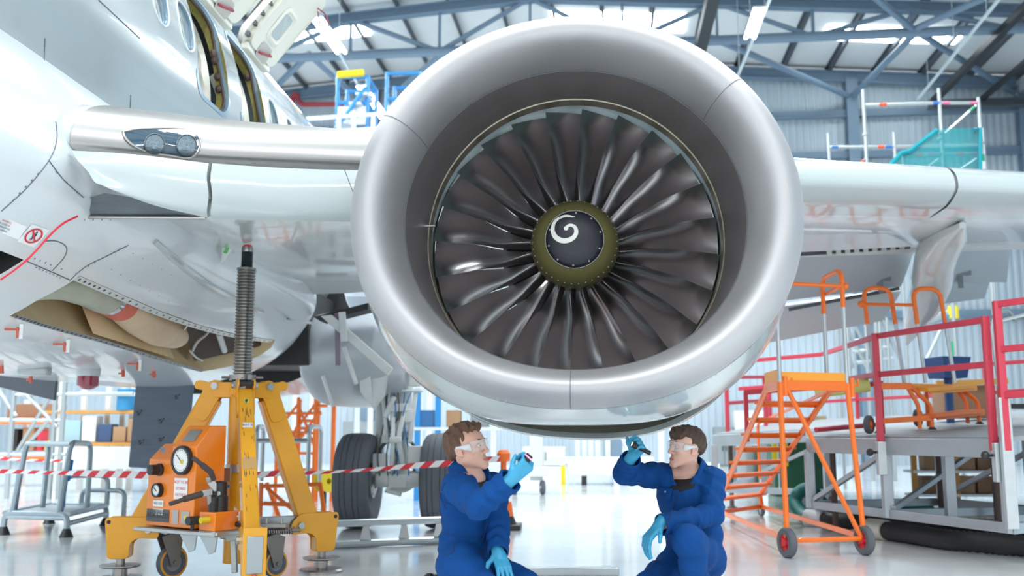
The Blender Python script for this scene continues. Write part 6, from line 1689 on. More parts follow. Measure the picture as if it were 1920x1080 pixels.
for t, s in ((.0, 0), (.45, 0), (.55, .5), (.98, 0), (.0, 1.8), (.45, 1.8), (.98, 1.8), (.5, 3.2)): leg(P_(t, s))
leg(C); leg(C.lerp(K, .45)); leg(K); leg(C + V((.5, 1.5, 0))); leg(C.lerp(K, .6) + V((.3, 1.4, 0)))
for a, b_ in ((P_(0), P_(1)), (P_(0, 1.8), P_(1, 1.8)), (P_(0), P_(0, 1.8)), (P_(.98), P_(.98, 1.8)), (C, K), (K, A), (P_(.45), P_(.45, 3.2))):
    mb = MB(); mb.bar(V((a.x, a.y, .30)), V((b_.x, b_.y, .30)), .05, .09); mb.build('base_rail', m_alug, dock, bevel=.006)
for a, b_ in ((P_(.02), P_(.45)), (P_(.0, 1.8), P_(.45, 1.8)), (P_(.45, 1.8), P_(.98, 1.8)), (P_(.48), P_(.2, 1.8))):
    mb = MB(); mb.bar(V((a.x, a.y, .36)), V((b_.x, b_.y, .92)), .05, .05); mb.build('brace', m_alug, dock)
mb = MB(); mb.bar(V((C.x, C.y, .25)), V((K.x - .2, K.y, .9)), .05, .05); mb.build('brace', m_alug, dock)
for p in (P_(.03, .25), P_(.5, 1.2), P_(.95, 1.2), P_(.03, 1.7), K + V((.1, .3, 0)), C + V((.3, .4, 0))):
    mb = MB(); mb.cyl((p.x, p.y, 0), (p.x, p.y, .98), .035, 10); mb.lathe([(0, 0), (.08, 0), (.08, .015), (.04, .03)], (p.x, p.y, 0), (0, 0, 1), 14); mb.build('foot', mat('foot_brown', (.10, .07, .06), .6), dock)
# bolted post sockets
for t in (.45, .97):
    mb = MB(); mb.box(P_(t, -.05) + V((0, 0, .86)), (.09, .09, .34)); mb.build('post_socket', m_galv, dock, bevel=.006)
mb = MB(); mb.bar(P_(1.0, -.04) + V((0, 0, .3)), P_(1.0, -.04) + V((0, 0, 1.42)), .10, .06); mb.build('corner_plate', m_galv, dock, bevel=.006)
for t in (.44, .96):
    mb = MB(); mb.ball(P_(t, -.16) + V((0, 0, .92)), .04, 8, 6); mb.cyl(P_(t, -.16) + V((0, 0, .92)), P_(t, -.02) + V((0, 0, .92)), .015, 6); mb.build('lock_knob', m_black, dock)
# red guardrails
def railset(pts, zt, n_mid=1, posts=None, r=.028):
    top = None
    for k in range(n_mid + 1):
        for i in range(len(pts) - 1):
            z = zt - k * .40; a, b_ = dk(pts[i], z), dk(pts[i + 1], z); mb = MB(); mb.bar(a, b_, r * 1.5, r * 2)
            o = mb.build('guardrail' if top is None else 'rail', m_rail, top or dock, bevel=.005); top = top or o
    for p in (posts or pts):
        mb = MB(); mb.bar(dk(p, -.06), dk(p, zt + .03), r * 2.2, r * 2.2); mb.build('post', m_rail, top, bevel=.005)
    return top
railset([C.lerp(K, .25), K, P_(.45, -.03), P_(.955, -.03)], 1.10, 1, [P_(.45, -.05), P_(.955, -.05)])
railset([P_(1.0, -.04), P_(1.35, .3)], 1.22, 2)
railset([C + V((1.6, 4.0, 0)), C + V((3.0, 3.2, 0)), A + nn * 3.6 - e * 1.2, A + nn * 6.0 - e * 0.6], .80, 1)
railset([C + V((.3, .6, 0)), C + V((1.2, 2.3, 0)), C + V((1.6, 4.2, 0))], .90, 1)
m_pad = mat('pad_yellow', (0.62, 0.66, 0.22), 0.7)
a, b_ = atY(1530, 732, 11.3), atY(1628, 722, 11.3); mb = MB(); mb.tube([a, a.lerp(b_, .3), a.lerp(b_, .6), b_], [.075, .085, .08, .075], 14); pad = mb.build('foam_pad', m_pad); tag(pad, 'pale yellow foam roll tied on a red rail left of the small orange steps', 'foam pad')
mb = MB(); mb.bar(atY(1395, 736, 11.4), atY(1655, 719, 11.4), .045, .055); pr = mb.build('pad_rail', m_rail, dock)
for px, py in ((1398, 736), (1650, 719)):
    p = atY(px, py, 11.4); mb = MB(); mb.bar(p, V((p.x, p.y, dk(p).z)), .045, .045); mb.build('post', m_rail, pr)
# small orange steps on the deck
def d2(px, py, Y): return atY(px, py, Y)
st2 = thing('mobile_steps', 'small orange platform steps with two hoop rails standing on the dock', 'mobile steps', dk(d2(1740, 800, 10.7), .06))
Yf, Yb = 11.15, 11.85
FL, FR_, BR = d2(1648, 811, Yf), d2(1748, 805, Yf), d2(1836, 787, Yb); BL = FL + (BR - FR_)
for p in (FL, FR_, BR, BL): p.z = dk(p, .085).z
TL, TM, TR = d2(1642, 722, Yf), d2(1707, 716, Yf), d2(1796, 700, Yb); TBL = TL + (TR - TM); ztp = (TL.z + TM.z) / 2
for p in (TL, TM): p.z = ztp
TR.z = ztp + .02; TBL.z = ztp + .02
mb = MB(); mb.prism([TL, TM, TR, TBL], V((0, 0, -.05))); mb.build('platform', m_oran2, st2, bevel=.005)
mb = MB(); mb.bar(TL + V((0, -.02, -.03)), TM + V((0, -.02, -.03)), .03, .07); mb.build('platform_edge', m_oran, st2)
for a, b_ in ((FL, TL), (BL, TBL)):
    mb = MB(); mb.tube([a, V((b_.x, b_.y, b_.z - .02))], .024, 8); mb.build('leg', m_oran, st2)
for a, b_ in ((FR_, TM), (BR, TR)):
    for o in (0, -.13):
        q0 = V((a.x + o, a.y, a.z + .25)); mb = MB(); mb.tube(rounded([V((a.x + o, a.y, a.z)), q0, V((b_.x + o * .3, b_.y, b_.z - .03))], .06), .024, 8); mb.build('stringer', m_oran, st2)
for k, (z, w_) in enumerate(((.14, 0), (.42, .33))):
    a = FR_.lerp(TM, w_); c = BR.lerp(TR, w_); a = V((a.x - .05, a.y, FR_.z + z)); c = V((c.x - .05, c.y, BR.z + z)); mb = MB(); mb.bar(a, c, .22, .04); mb.bar(a + V((.11, 0, -.01)), c + V((.11, 0, -.01)), .02, .07); mb.build('tread', m_oran2 if k else m_oran, st2)
mb = MB(); mb.bar(FL + V((0, 0, .12)), FR_ + V((0, 0, .12)), .04, .06); mb.build('base_rail', m_oran, st2); mb = MB(); mb.bar(BL + V((0, 0, .12)), BR + V((0, 0, .12)), .04, .06); mb.build('base_rail', m_oran, st2)
def hoop2(pxa, pxb, pya, pyb, Y, ztpx, par, split=.38):
    a = d2(pxa, pya, Y); b_ = d2(pxb, pyb, Y); zt = atY((pxa + pxb) / 2, ztpx, Y).z; a0 = V((a.x + .08, a.y, ztp)); b0 = V((b_.x + .10, b_.y, ztp)); 
    za = zt - (zt - ztp) * split; f = 1 - split
    A1, B1_ = a0.lerp(V((a.x, a.y, zt)), f), b0.lerp(V((b_.x, b_.y, zt)), f)
    for p, q_ in ((a0, A1), (b0, B1_)): mb = MB(); mb.tube([p, q_], .021, 8); mb.build('hoop_post', m_galv, par)
    mb = MB(); mb.tube(rounded([A1, V((a.x, a.y, zt)), V((b_.x, b_.y, zt)), B1_], .12, 6), .025, 8); mb.build('hoop_top', m_oran, par)
    return V((a.x, a.y, zt - .18))
h1 = hoop2(1619, 1669, 560, 548, Yf + .1, 540, st2); h2 = hoop2(1712, 1762, 560, 550, Yf - .12, 541, st2)
mb = MB(); mb.tube([h1 + V((-.02, 0, 0)), h2 + V((.02, 0, .0))], .018, 8); mb.ball(h1 + V((-.03, 0, 0)), .04, 8, 6); mb.build('chain_bar', m_oran, st2)
wheel(FL + V((-.09, .04, .085)), V((.8, -.6, 0)), .10, .03, m_oran, st2); p = d2(1722, 798, Yb); wheel(V((p.x, p.y, dk(p, .06).z + .135)), V((.8, -.6, 0)), .10, .03, m_oran, st2)
for p in (FL, FR_, BR): mb = MB(); mb.lathe([(.0, -.0), (.05, 0), (.03, .03), (.0, .03)], p + V((0, 0, -.01)), (0, 0, 1), 12); mb.build('rubber_foot', m_black, st2)
# blue bin and timber crate on the far part of the deck
p = d2(1776, 690, 12.9); m_bin = mat('bin_blue', (0.02, 0.07, 0.22), 0.5)
mb = MB(); Rb = M.Rotation(.3, 3, 'Z'); w0, w1, hh = .16, .20, .26
lo = [p + Rb @ V((x * w0, y * w0, -hh / 2)) for x, y in ((-1, -1), (1, -1), (1, 1), (-1, 1))]; hi = [p + Rb @ V((x * w1, y * w1, hh / 2)) for x, y in ((-1, -1), (1, -1), (1, 1), (-1, 1))]; inn = [p + Rb @ V((x * (w1 - .02), y * (w1 - .02), hh / 2)) for x, y in ((-1, -1), (1, -1), (1, 1), (-1, 1))]; fl_ = [v + V((0, 0, .02)) for v in lo]
mb.add(lo + hi + inn + fl_, [(3, 2, 1, 0)] + [(i, (i + 1) % 4, 4 + (i + 1) % 4, 4 + i) for i in range(4)] + [(4 + i, 4 + (i + 1) % 4, 8 + (i + 1) % 4, 8 + i) for i in range(4)] + [(8 + i, 8 + (i + 1) % 4, 12 + (i + 1) % 4, 12 + i) for i in range(4)] + [(12, 13, 14, 15)])
t = thing('litter_bin', 'dark blue open bin on a stand behind the hoops of the small orange steps', 'bin', V((p.x, p.y, dk(p, .06).z))); bn_ = mb.build('tub', m_bin, t, smooth=0)
text_mesh('LITTER', .085, p + Rb @ V((0, -.187, .03)), Rb @ V((1, 0, 0)), V((0, 0, 1)), mat('bin_ink', (.35, .45, .6), .5), 'lettering', bn_)
mb = MB(); mb.tube([V((p.x, p.y, dk(p, .07).z)), p - V((0, 0, .12))], .05, 10); mb.build('stand', m_bin, t)
m_crate = mat('crate_board', (0.30, 0.16, 0.09), 0.7, noise=0.15, nscale=5); m_timb = mat('timber_orange', (0.62, 0.30, 0.07), 0.6)
def on_deck_box(px0, px1, py0, py1, Y, dep, m, label, cat, name):
    a, b_ = atY(px0, py1, Y), atY(px1, py0, Y); a.z = dk(V((b_.x, Y + dep, 0)), .066).z; t = thing(name, label, cat, V(((a.x + b_.x) / 2, Y + dep / 2, a.z))); mb = MB(); mb.box(((a.x + b_.x) / 2, Y + dep / 2, (a.z + b_.z) / 2), (abs(b_.x - a.x), dep, abs(b_.z - a.z))); o = mb.build('box_body', m, t, bevel=.01); return t, a, b_
zc_ = None
t, a, b_ = on_deck_box(1772, 1866, 722, 775, 13.5, .45, m_crate, 'brown board crate with an orange timber frame at the back of the dock', 'crate', 'crate')
mb = MB(); mb.bar(V((a.x - .1, 13.47, b_.z + .02)), V((b_.x + .15, 13.47, b_.z + .05)), .06, .07); mb.build('top_batten', m_timb, t); mb = MB(); mb.bar(V((b_.x + .05, 13.47, a.z)), V((b_.x + .05, 13.47, b_.z)), .07, .07); mb.build('corner_batten', m_timb, t)
mb = MB(); a, b_ = d2(1442, 789, 13.6), d2(1545, 783, 14.0); mb.bar(a, b_, .10, .05); o = mb.build('plank', mat('plank_wood', (.55, .40, .24), .7)); tag(o, 'pale plank lying on the dock behind the tall orange steps', 'plank')
mb = MB(); mb.tube([d2(1530, 806, 11.6), d2(1640, 796, 12.2)], .03, 8); o = mb.build('pole', m_rail); tag(o, 'red pole lying on the dock left of the small orange steps', 'pole')
# right edge: grey handrail hoop, wheel trolley, red post
t = thing('grey_handrail', 'grey tubular handrail hoop standing on the dock at the right edge', 'handrail', dk(P_(.9, 1.5)))
pa, pb, Yh = d2(1862, 612, 10.4), d2(1902, 600, 10.7), 10.5
segs(t, [('hoop', rounded([V((pa.x + .05, pa.y, dk(pa, .07).z)), pa + V((-.02, 0, 0)), d2(1866, 584, 10.4), d2(1890, 582, 10.6), pb], .08), .022, m_galv), ('bar', [d2(1857, 606, 10.4), d2(1930, 588, 10.4)], .022, m_galv)])
tw_ = thing('trolley', 'black wheeled trolley corner rolling on the dock at the right edge', 'trolley', dk(d2(1882, 780, 11))); wheel(V((d2(1884, 776, 11.0).x, 11.0, dk(d2(1884, 776, 11.0), .06).z + .112)), V((1, -.2, 0)), .10, .035, m_redw, tw_); p = d2(1905, 762, 11.1); mb = MB(); mb.box(p, (.26, .26, .05)); mb.build('trolley_bed', m_black, tw_)
# hoses on the floor
m_hose = mat('hose_black', (0.016, 0.016, 0.018), 0.55, bump=0.3, bscale=50); m_teal = mat('hose_teal', (0.01, 0.16, 0.15), 0.45); m_cuff = mat('cuff_grey', (0.50, 0.55, 0.58), 0.5); m_cuffw = mat('cuff_cream', (0.62, 0.62, 0.55), 0.5)
def hose(pxs, r, m, name, label, cat, group=None, ring=.05, loc=None):
    pts = spline([atZ(x, y, r + dz) if dz is not None else None for x, y, dz in pxs], 10); t = thing(name, label, cat, pts[0], group)
    # corrugated: radius alternates along the hose
    fine = []; L = 0
    for i in range(len(pts) - 1):
        k = max(1, int((pts[i + 1] - pts[i]).length / (ring / 2)))
        for j in range(k): fine.append(pts[i].lerp(pts[i + 1], j / k))
    fine.append(pts[-1]); rs = [r * (1 if i % 2 else .90) for i in range(len(fine))]
    MB().tube(fine, rs, 14).build('hose_body', m, t, smooth=180); return t, pts
tt, pts = hose([(1640, 992, 0), (1700, 1000, 0), (1780, 1012, 0), (1850, 1018, 0), (1990, 1030, 0)], .10, m_hose, 'floor_hose', 'thick black corrugated hose with a cream cuff lying on the floor at right', 'hose', 'black floor hoses'); mb = MB(); mb.tube([pts[0] + (pts[0] - pts[6]).normalized() * .08, pts[4]], .108, 18); mb.build('hose_cuff', m_cuffw, tt)
tt, pts = hose([(1534, 973, 0), (1600, 978, 0), (1680, 980, 0), (1800, 986, 0), (1960, 999, 0)], .095, m_hose, 'floor_hose', 'black corrugated hose with a grey cuff joined to the green hose under the dock', 'hose', 'black floor hoses'); mb = MB(); mb.tube([pts[0] + (pts[0] - pts[6]).normalized() * .16, pts[2]], .108, 18); mb.build('hose_cuff', m_cuff, tt)
j = pts[0] + (pts[0] - pts[6]).normalized() * .16
gp = spline([j] + [(lambda p: V((p.x, p.y, max(.09, p.z))))(atY(x, y, j.y + dy)) for x, y, dy in ((1506, 966, .26), (1491, 944, .50), (1497, 925, .54), (1513, 917, .54), (1528, 925, .62), (1543, 944, .72), (1580, 962, 1.0), (1650, 968, 1.2), (1750, 966, 1.4))], 8)
t = thing('duct_hose', 'green corrugated hose looping up at the dock corner', 'hose', gp[0]); fine = []
for i in range(len(gp) - 1):
    for k in range(4): fine.append(gp[i].lerp(gp[i + 1], k / 4))
MB().tube(fine, [.085 if i % 2 else .077 for i in range(len(fine))], 14).build('hose_body', m_teal, t, smooth=180)
# ------------------------------------------------------------------ things farther back
m_blue = mat('step_blue', (0.03, 0.26, 0.62), 0.4); m_wht = mat('frame_white', (0.70, 0.74, 0.75), 0.4); m_yelp = mat('pad_bright_yellow', (0.80, 0.62, 0.02), 0.6)
m_scaf = mat('scaffold_tube', (0.42, 0.46, 0.47), 0.35, metal=0.6); m_net = mat('net_teal', (0.0, 0.36, 0.40), 0.7, alpha=0.38); m_mark = mat('mark_orange', (0.80, 0.10, 0.03), 0.5); m_markp = mat('mark_pink', (0.62, 0.18, 0.32), 0.5); m_green = mat('mark_green', (0.02, 0.30, 0.13), 0.5)
# --- scaffold with teal net beyond the right wing
YS = 19.0
def s_(px, py, dy=0.0): return atY(px, py, YS + dy)
sca = thing('scaffold', 'tubular scaffold wrapped in a teal net behind the right wing', 'scaffold', V((s_(1700, 300).x, YS, 0)))
def pole(px0, py0, px1=None, dy=0.0, foot=True, r=.036):
    a = s_(px0, py0, dy); mb = MB(); mb.tube([a, V((a.x, a.y, 0.0))], r, 8); mb.build('standard', m_scaf, sca)
    for z in (a.z - .9, a.z - 1.9, a.z - 2.9):
        mb = MB(); mb.lathe([(r, -.03), (r * 1.7, -.02), (r * 1.7, .02), (r, .03)], (a.x, a.y, z), (0, 0, 1), 10); mb.build('coupler', m_scaf, sca)
    return a
pA = pole(1618, 168); pB = pole(1760, 166); pC = pole(1834, 183); pD = pole(1553, 250, dy=2.2); pE = pole(1676, 248, dy=2.2); pF = pole(1842, 240, dy=2.2)
def ledger(a, b_, r=.034, marks=((.25, m_mark),), m=m_scaf, nm='ledger'):
    mb = MB(); mb.tube([a, b_], r, 8); o = mb.build(nm, m, sca)
    for t, mm in marks:
        p = a.lerp(b_, t); d = (b_ - a).normalized(); mb = MB(); mb.tube([p - d * .07, p + d * .07], r * 1.08, 8); mb.build('colour_band', mm, o)
ledger(s_(1622, 197), s_(1760, 193), marks=((.24, m_mark), (.97, mat('mark_blue', (.03, .15, .5), .5)))); ledger(s_(1760, 193), s_(1834, 193), marks=((.18, m_markp), (.88, m_markp)))
ledger(s_(1553, 276, 2.2), s_(1676, 275, 2.2), marks=((.1, MATS['mark_blue']), (.8, m_mark), (.92, MATS['mark_blue']))); ledger(s_(1676, 275, 2.2), s_(1834, 271, 2.2), marks=())
ledger(s_(1693, 291), s_(1760, 289), marks=((.45, m_mark), (.8, m_markp)), m=mat('ledger_pink', (.46, .36, .40), .4)); ledger(s_(1760, 289), s_(1838, 288), marks=((.5, m_mark), (.85, m_markp)), m=MATS['ledger_pink'])
ledger(s_(1690, 336), s_(1842, 339), marks=((.4, m_markp),)); ledger(s_(1590, 325, .5), s_(1660, 321, .5), marks=())
for a, b_, mk in (((1595, 327), (1623, 297), ((.7, m_mark),)), ((1758, 262), (1830, 198), ((.9, m_green),)), ((1710, 336), (1760, 298), ()), ((1775, 336), (1834, 296), ())): ledger(s_(*a), s_(*b_), .026, mk, nm='brace')
mb = MB(); mb.tube([s_(1694, 288), s_(1695, 336)], .035, 8); mb.build('standard', m_scaf, sca)
for py0, py1, mm in ((290, 303, m_green), (303, 321, m_wht), (321, 336, m_green)): mb = MB(); mb.tube([s_(1842, py0, -.05), s_(1843, py1, -.05)], .042, 8); mb.build('striped_sleeve', mm, sca)
npx = [(1648, 335), (1662, 318), (1690, 287), (1706, 283), (1757, 244), (1778, 241), (1836, 240), (1838, 338), (1700, 338)]
mb = MB(); fr = [s_(x, y, -.10) for x, y in npx]; cen_ = s_(1765, 300, -.04); sub = []
mb.add([cen_] + fr, [(0, i + 1, (i + 1) % len(fr) + 1) for i in range(len(fr))]); net = mb.build('debris_net', m_net, sca, smooth=60, solid=.006)
mb = MB(); mb.tube(fr[:5], .05, 6); mb.tube([s_(1826, 243, -.15), s_(1838, 240, -.15), s_(1838, 338, -.15)], .035, 6); mb.build('net_roll', mat('net_roll', (0.0, .30, .36), .7), sca)
# --- grey stair tower under the wing
t = thing('stair_tower', 'grey aluminium stair tower with blue and yellow topped pole far behind the small orange steps', 'stair tower', V((atY(1640, 640, 25).x, 25, 0)))
def g(px, py, Y=25): return atY(px, py, Y)
L = []
for px in (1588, 1622, 1648, 1662): L.append(('post', [g(px, 596), V((g(px, 596).x, 25, 0))], .05, m_scaf))
for (a, b_) in (((1590, 620), (1632, 700)), ((1604, 612), (1650, 700)), ((1580, 640), (1600, 690)), ((1655, 600), (1690, 680)), ((1584, 612), (1660, 594)), ((1600, 640), (1660, 628)), ((1600, 660), (1668, 650)), ((1606, 680), (1675, 672))): L.append(('brace', [g(*a), g(*b_)], .045, m_scaf))
segs(t, L)
t = thing('boom_pole', 'striped pole with a yellow cap beside the flap fairing', 'pole', V((g(1789, 600).x, 25, 0))); a = g(1786, 574)
segs(t, [('pole', [a, V((a.x, 25, 0))], .06, m_scaf), ('green_sleeve', [g(1789, 640, 24.9), g(1790, 700, 24.9)], .075, m_green), ('boom', [g(1740, 598), g(1786, 586)], .10, m_scaf), ('blue_stay', [g(1776, 590, 24.9), g(1768, 610, 24.9)], .06, m_blue), ('grey_stay', [g(1768, 610, 24.9), g(1730, 690, 24.9)], .04, m_scaf)])
mb = MB(); mb.cyl(g(1787, 574, 24.9), g(1788, 597, 24.9), .13, 10); mb.build('yellow_cap', m_yelp, t)
# --- tail dock with blue steps, upper left
YT = 24.5
def tt_(px, py, dy=0.0): return atY(px, py, YT + dy)
td = thing('tail_dock', 'tall white railed dock far behind the left wing carrying the blue steps', 'dock', V((tt_(690, 280).x, YT, 0)))
zd = tt_(690, 272).z
xl, xr = tt_(560, 272).x, tt_(800, 272).x
mb = MB(); mb.box(((xl + xr) / 2, YT + .9, zd - .1), (xr - xl, 1.9, .2)); mb.build('deck', m_wht, td)
for x in (xl + .1, (xl + xr) / 2, xr - .1):
    for y in (YT + .1, YT + 1.7): mb = MB(); mb.bar((x, y, 0), (x, y, zd - .2), .12, .12); mb.build('leg', m_wht, td)
for px in (636, 664, 700, 740): a = tt_(px, 218); mb = MB(); mb.bar(a, V((a.x, YT, zd)), .10, .10); mb.build('rail_post', m_wht, td)
for py, d_ in ((219, 0), (246, 0)): mb = MB(); mb.bar(tt_(575, py + 4), tt_(760, py - 8), .08, .09); mb.build('rail', m_wht, td)
def blue_steps(px0, px1, pyt, label, pad, flip):
    a, b_ = tt_(px0, pyt, .5), tt_(px1, pyt, .5); t = thing('blue_steps', label, 'mobile steps', V(((a.x + b_.x) / 2, YT + .5, zd)), 'blue steps on the tail dock'); L = []
    for p in (a, b_):
        for dy in (0, 1.1): L.append(('post', [V((p.x, p.y + dy, zd + .006)), V((p.x, p.y + dy, p.z))], .055, m_blue))
    for z in (a.z - .05, a.z - .75): L.append(('rail', [V((a.x, a.y, z)), V((b_.x, b_.y, z))], .05, m_blue)); L.append(('rail', [V((a.x, a.y + 1.1, z)), V((b_.x, b_.y + 1.1, z))], .05, m_blue)); L.append(('rail', [V((b_.x, a.y, z)), V((b_.x, b_.y + 1.1, z))], .05, m_blue))
    x0, x1 = (b_.x, a.x - .3) if flip else (a.x, b_.x + .3)
    for dy in (0, .7): L.append(('stringer', [V((x0, a.y - .2 + dy, a.z - .4)), V((x1, a.y - .2 + dy, zd + .075))], .06, m_blue))
    segs(t, L)
    for k in range(6):
        f = (k + .7) / 6.5; x = x0 + (x1 - x0) * f; z = a.z - .4 + (zd - a.z + .4) * f; mb = MB(); mb.box((x, a.y + .15, z), (.32, .75, .06)); mb.build('tread', m_wht, t)
    mb = MB(); mb.box(((a.x + b_.x) / 2, a.y - .02, zd + .95), (b_.x - a.x, .05, .5)); mb.build('side_panel', m_wht, t)
    if pad: mb = MB(); mb.tube([a + V((0, -.06, 0)), b_ + V((-.1, -.06, .06))], .10, 10); mb.build('foam_pad', m_yelp, t)
blue_steps(634, 690, 142, 'blue access steps with a yellow padded top rail on the tail dock', True, True)
blue_steps(726, 788, 135, 'second blue access steps partly hidden by the engine top', False, True)
# --- red fire pipe on the end wall
p_ = lambda px, py: atH(px, py, VB - .5)
mb = MB(); mb.tube(rounded([p_(548, 212), p_(548, 182), p_(556, 174)], .3), .10, 8); mb.tube(rounded([p_(556, 178), p_(563, 196), p_(645, 195)], .4), .10, 8); o = mb.build('fire_pipe', mat('pipe_red', (.35, .04, .05), .5)); tag(o, 'red fire main pipe on the end wall behind the blue steps', 'pipe')
# --- grey tubular step stool, left
m_tub = mat('stool_tube', (0.36, 0.43, 0.47), 0.35, metal=0.6, noise=0.3, nscale=7)
t = thing('step_stool', 'grey tubular two step stool with high handrails at the left edge', 'step stool', atZ(90, 1003, 0))
z0 = lambda px, py: atZ(px, py, 0)
fa, fb = z0(6, 1003), z0(124, 1007); ed = (fb - fa).normalized(); bk = atZ(198, 985, 0) - fb; bk.z = 0
fc, fd = fa + bk, fb + bk; up = lambda p, z: V((p.x, p.y, z))
zs = atY(66, 962, fa.y).z; zh = atY(120, 829, fa.y + .3).z; zm = atY(130, 895, fa.y + .6).z
L = [('base_hoop', rounded([up(fa, .03), up(fa, zs), up(fb, zs), up(fb, .03)], .12), .033, m_tub), ('base_hoop', rounded([up(fc, .03), up(fc, zs), up(fd, zs), up(fd, .03)], .12), .033, m_tub), ('base_rail', [up(fa, .20), up(fb, .20)], .028, m_tub), ('side_rail', [up(fb, .14), up(fd, .14)], .028, m_tub), ('side_rail', [up(fb, zs), up(fd, zs)], .028, m_tub), ('side_rail', [up(fa, zs), up(fc, zs)], .028, m_tub)]
ha, hb = fa.lerp(fb, .42), fb; k_ = bk * .15
for q0, q1_ in ((.42, .78),):
    L += [('handrail', rounded([up(fa.lerp(fb, .12), zs), up(fa.lerp(fb, .16) + k_, zh), up(fa.lerp(fb, .16) + bk * .65, zh - .02), up(fa.lerp(fb, .12) + bk * .65, zs)], .12), .032, m_tub), ('handrail', rounded([up(fa.lerp(fb, .86), zs), up(fa.lerp(fb, .88) + k_, zh), up(fa.lerp(fb, .88) + bk * .65, zh - .02), up(fa.lerp(fb, .88) + bk * .65, zs)], .12), .032, m_tub)]
L += [('cross_bar', [up(fa.lerp(fb, .16) + k_, zh - .02), up(fa.lerp(fb, .88) + k_, zh - .02)], .03, m_tub), ('mid_hoop', rounded([up(fa.lerp(fb, .4) + bk * .75, zs), up(fa.lerp(fb, .4) + bk * .75, zm), up(fd, zm), up(fd, zs)], .12), .03, m_tub)]
L += [('step_hoop', rounded([up(fa.lerp(fb, .55) + bk, zs - .05), up(fa.lerp(fb, .55) + bk, (zs + zm) / 2), up(fd + ed * .25, (zs + zm) / 2), up(fd + ed * .25, .1)], .1), .03, m_tub)]
segs(t, L)
for p_0, z_0, z_1 in ((fa.lerp(fb, .125) + k_ * .2, zs + .03, zs + .42), (fa.lerp(fb, .862) + k_ * .2, zs + .03, zs + .34), (fa.lerp(fb, .875) + k_ * .8, zh - .42, zh - .2)): mb = MB(); mb.tube([up(p_0, z_0), up(p_0.lerp(p_0 + k_ * .4, 1), z_1)], .0335, 10); mb.build('blue_paint', mat('paint_blue', (.03, .20, .50), .5), t)
for p in (fa, fb, fd, fc): mb = MB(); mb.lathe([(0, 0), (.075, 0), (.045, .07), (.036, .09)], up(p, 0), (0, 0, 1), 14); mb.build('rubber_foot', m_black, t)
mb = MB(); mb.prism([up(fa, zs - .03), up(fb, zs - .03), up(fd, zs - .03), up(fc, zs - .03)], V((0, 0, .03))); mb.build('step_plate', mat('plate_mesh', (.28, .33, .36), .5, metal=.4), t)
# --- barrier tapes
m_tred = mat('tape_red', (0.74, 0.03, 0.05), 0.45); m_twht = mat('tape_white', (0.84, 0.85, 0.85), 0.45)
def tape(pxs, label, pitch=.085, group='red and white barrier tapes'):
    c = [atY(x, y, Y) for x, y, Y, w in pxs]; pts = spline(c, 14); ws = [interp(i / (len(pts) - 1), [k / (len(pxs) - 1) for k in range(len(pxs))], [p[3] for p in pxs]) for i in range(len(pts))]
    fine = []; acc = [0]
    for i in range(1, len(pts)): acc.append(acc[-1] + (pts[i] - pts[i - 1]).length)
    n = int(acc[-1] / pitch); mb = MB()
    def at(s): 
        s = max(0, min(acc[-1], s)); i = int(np.searchsorted(acc, s)); i = max(1, min(len(pts) - 1, i)); f = (s - acc[i - 1]) / max(1e-9, acc[i] - acc[i - 1]); return pts[i - 1].lerp(pts[i], f), ws[i - 1] + (ws[i] - ws[i - 1]) * f
    for k in range(-1, n + 1):
        a, wa = at(k * pitch); b_, wb_ = at((k + 1) * pitch); a2, wa2 = at((k + .7) * pitch); b2, wb2 = at((k + 1.7) * pitch); zz = V((0, .012, 1)).normalized()
        mb.add([a - zz * wa / 2, b_ - zz * wb_ / 2, b2 + zz * wb2 / 2, a2 + zz * wa2 / 2], [(0, 1, 2, 3)], (k + 1) % 2)
    o = mb.build('barrier_tape', [m_tred, m_twht], None, smooth=0, recalc=False); tag(o, label, 'barrier tape', group); return o
tape([(-20, 883, 9.6, .045), (90, 886, 9.5, .03), (170, 888, 9.4, .06), (282, 891, 9.3, .07)], 'red and white barrier tape stretched left of the jack pump box')
tape([(478, 891, 9.4, .06), (530, 887, 9.6, .055), (600, 886, 9.9, .03), (640, 884, 10.0, .025), (700, 880, 10.1, .035), (780, 873, 10.2, .06), (870, 866, 10.3, .07), (938, 860, 10.4, .06)], 'red and white barrier tape crossing in front of the aircraft wheels', .10)
tape([(-20, 858, 14, .05), (60, 863, 14, .03), (120, 864, 14, .04)], 'farther strip of barrier tape at the left edge behind the step stool', .13)
# --- barrier post cone behind the person on the left
cp_ = atZ(944, 992, 0); t = thing('traffic_cone', 'orange and white cone with a black base behind the person facing right', 'cone', cp_)
mb = MB(); mb.box(cp_ + V((0, 0, .03)), (.42, .42, .06)); mb.lathe([(.16, .05), (.12, .15)], cp_, (0, 0, 1), 24); mb.build('base', m_black, t, bevel=.01)
m_cone = mat('cone_orange', (0.85, 0.16, 0.02), 0.5)
for z0_, z1_, mm in ((.15, .32, m_cone), (.32, .55, m_twht), (.55, .62, m_cone)):
    r = lambda z: .12 - .11 * (z - .15) * 1.35; mb = MB(); mb.lathe([(r(z0_), z0_), (r(z1_), z1_)], cp_, (0, 0, 1), 24); mb.build('sleeve', mm, t)
mb = MB(); mb.lathe([(.035, .60), (.035, .78), (.075, .79), (.08, .88), (.05, .92), (0, .925)], cp_, (0, 0, 1), 20); mb.build('tape_head', m_cone, t)
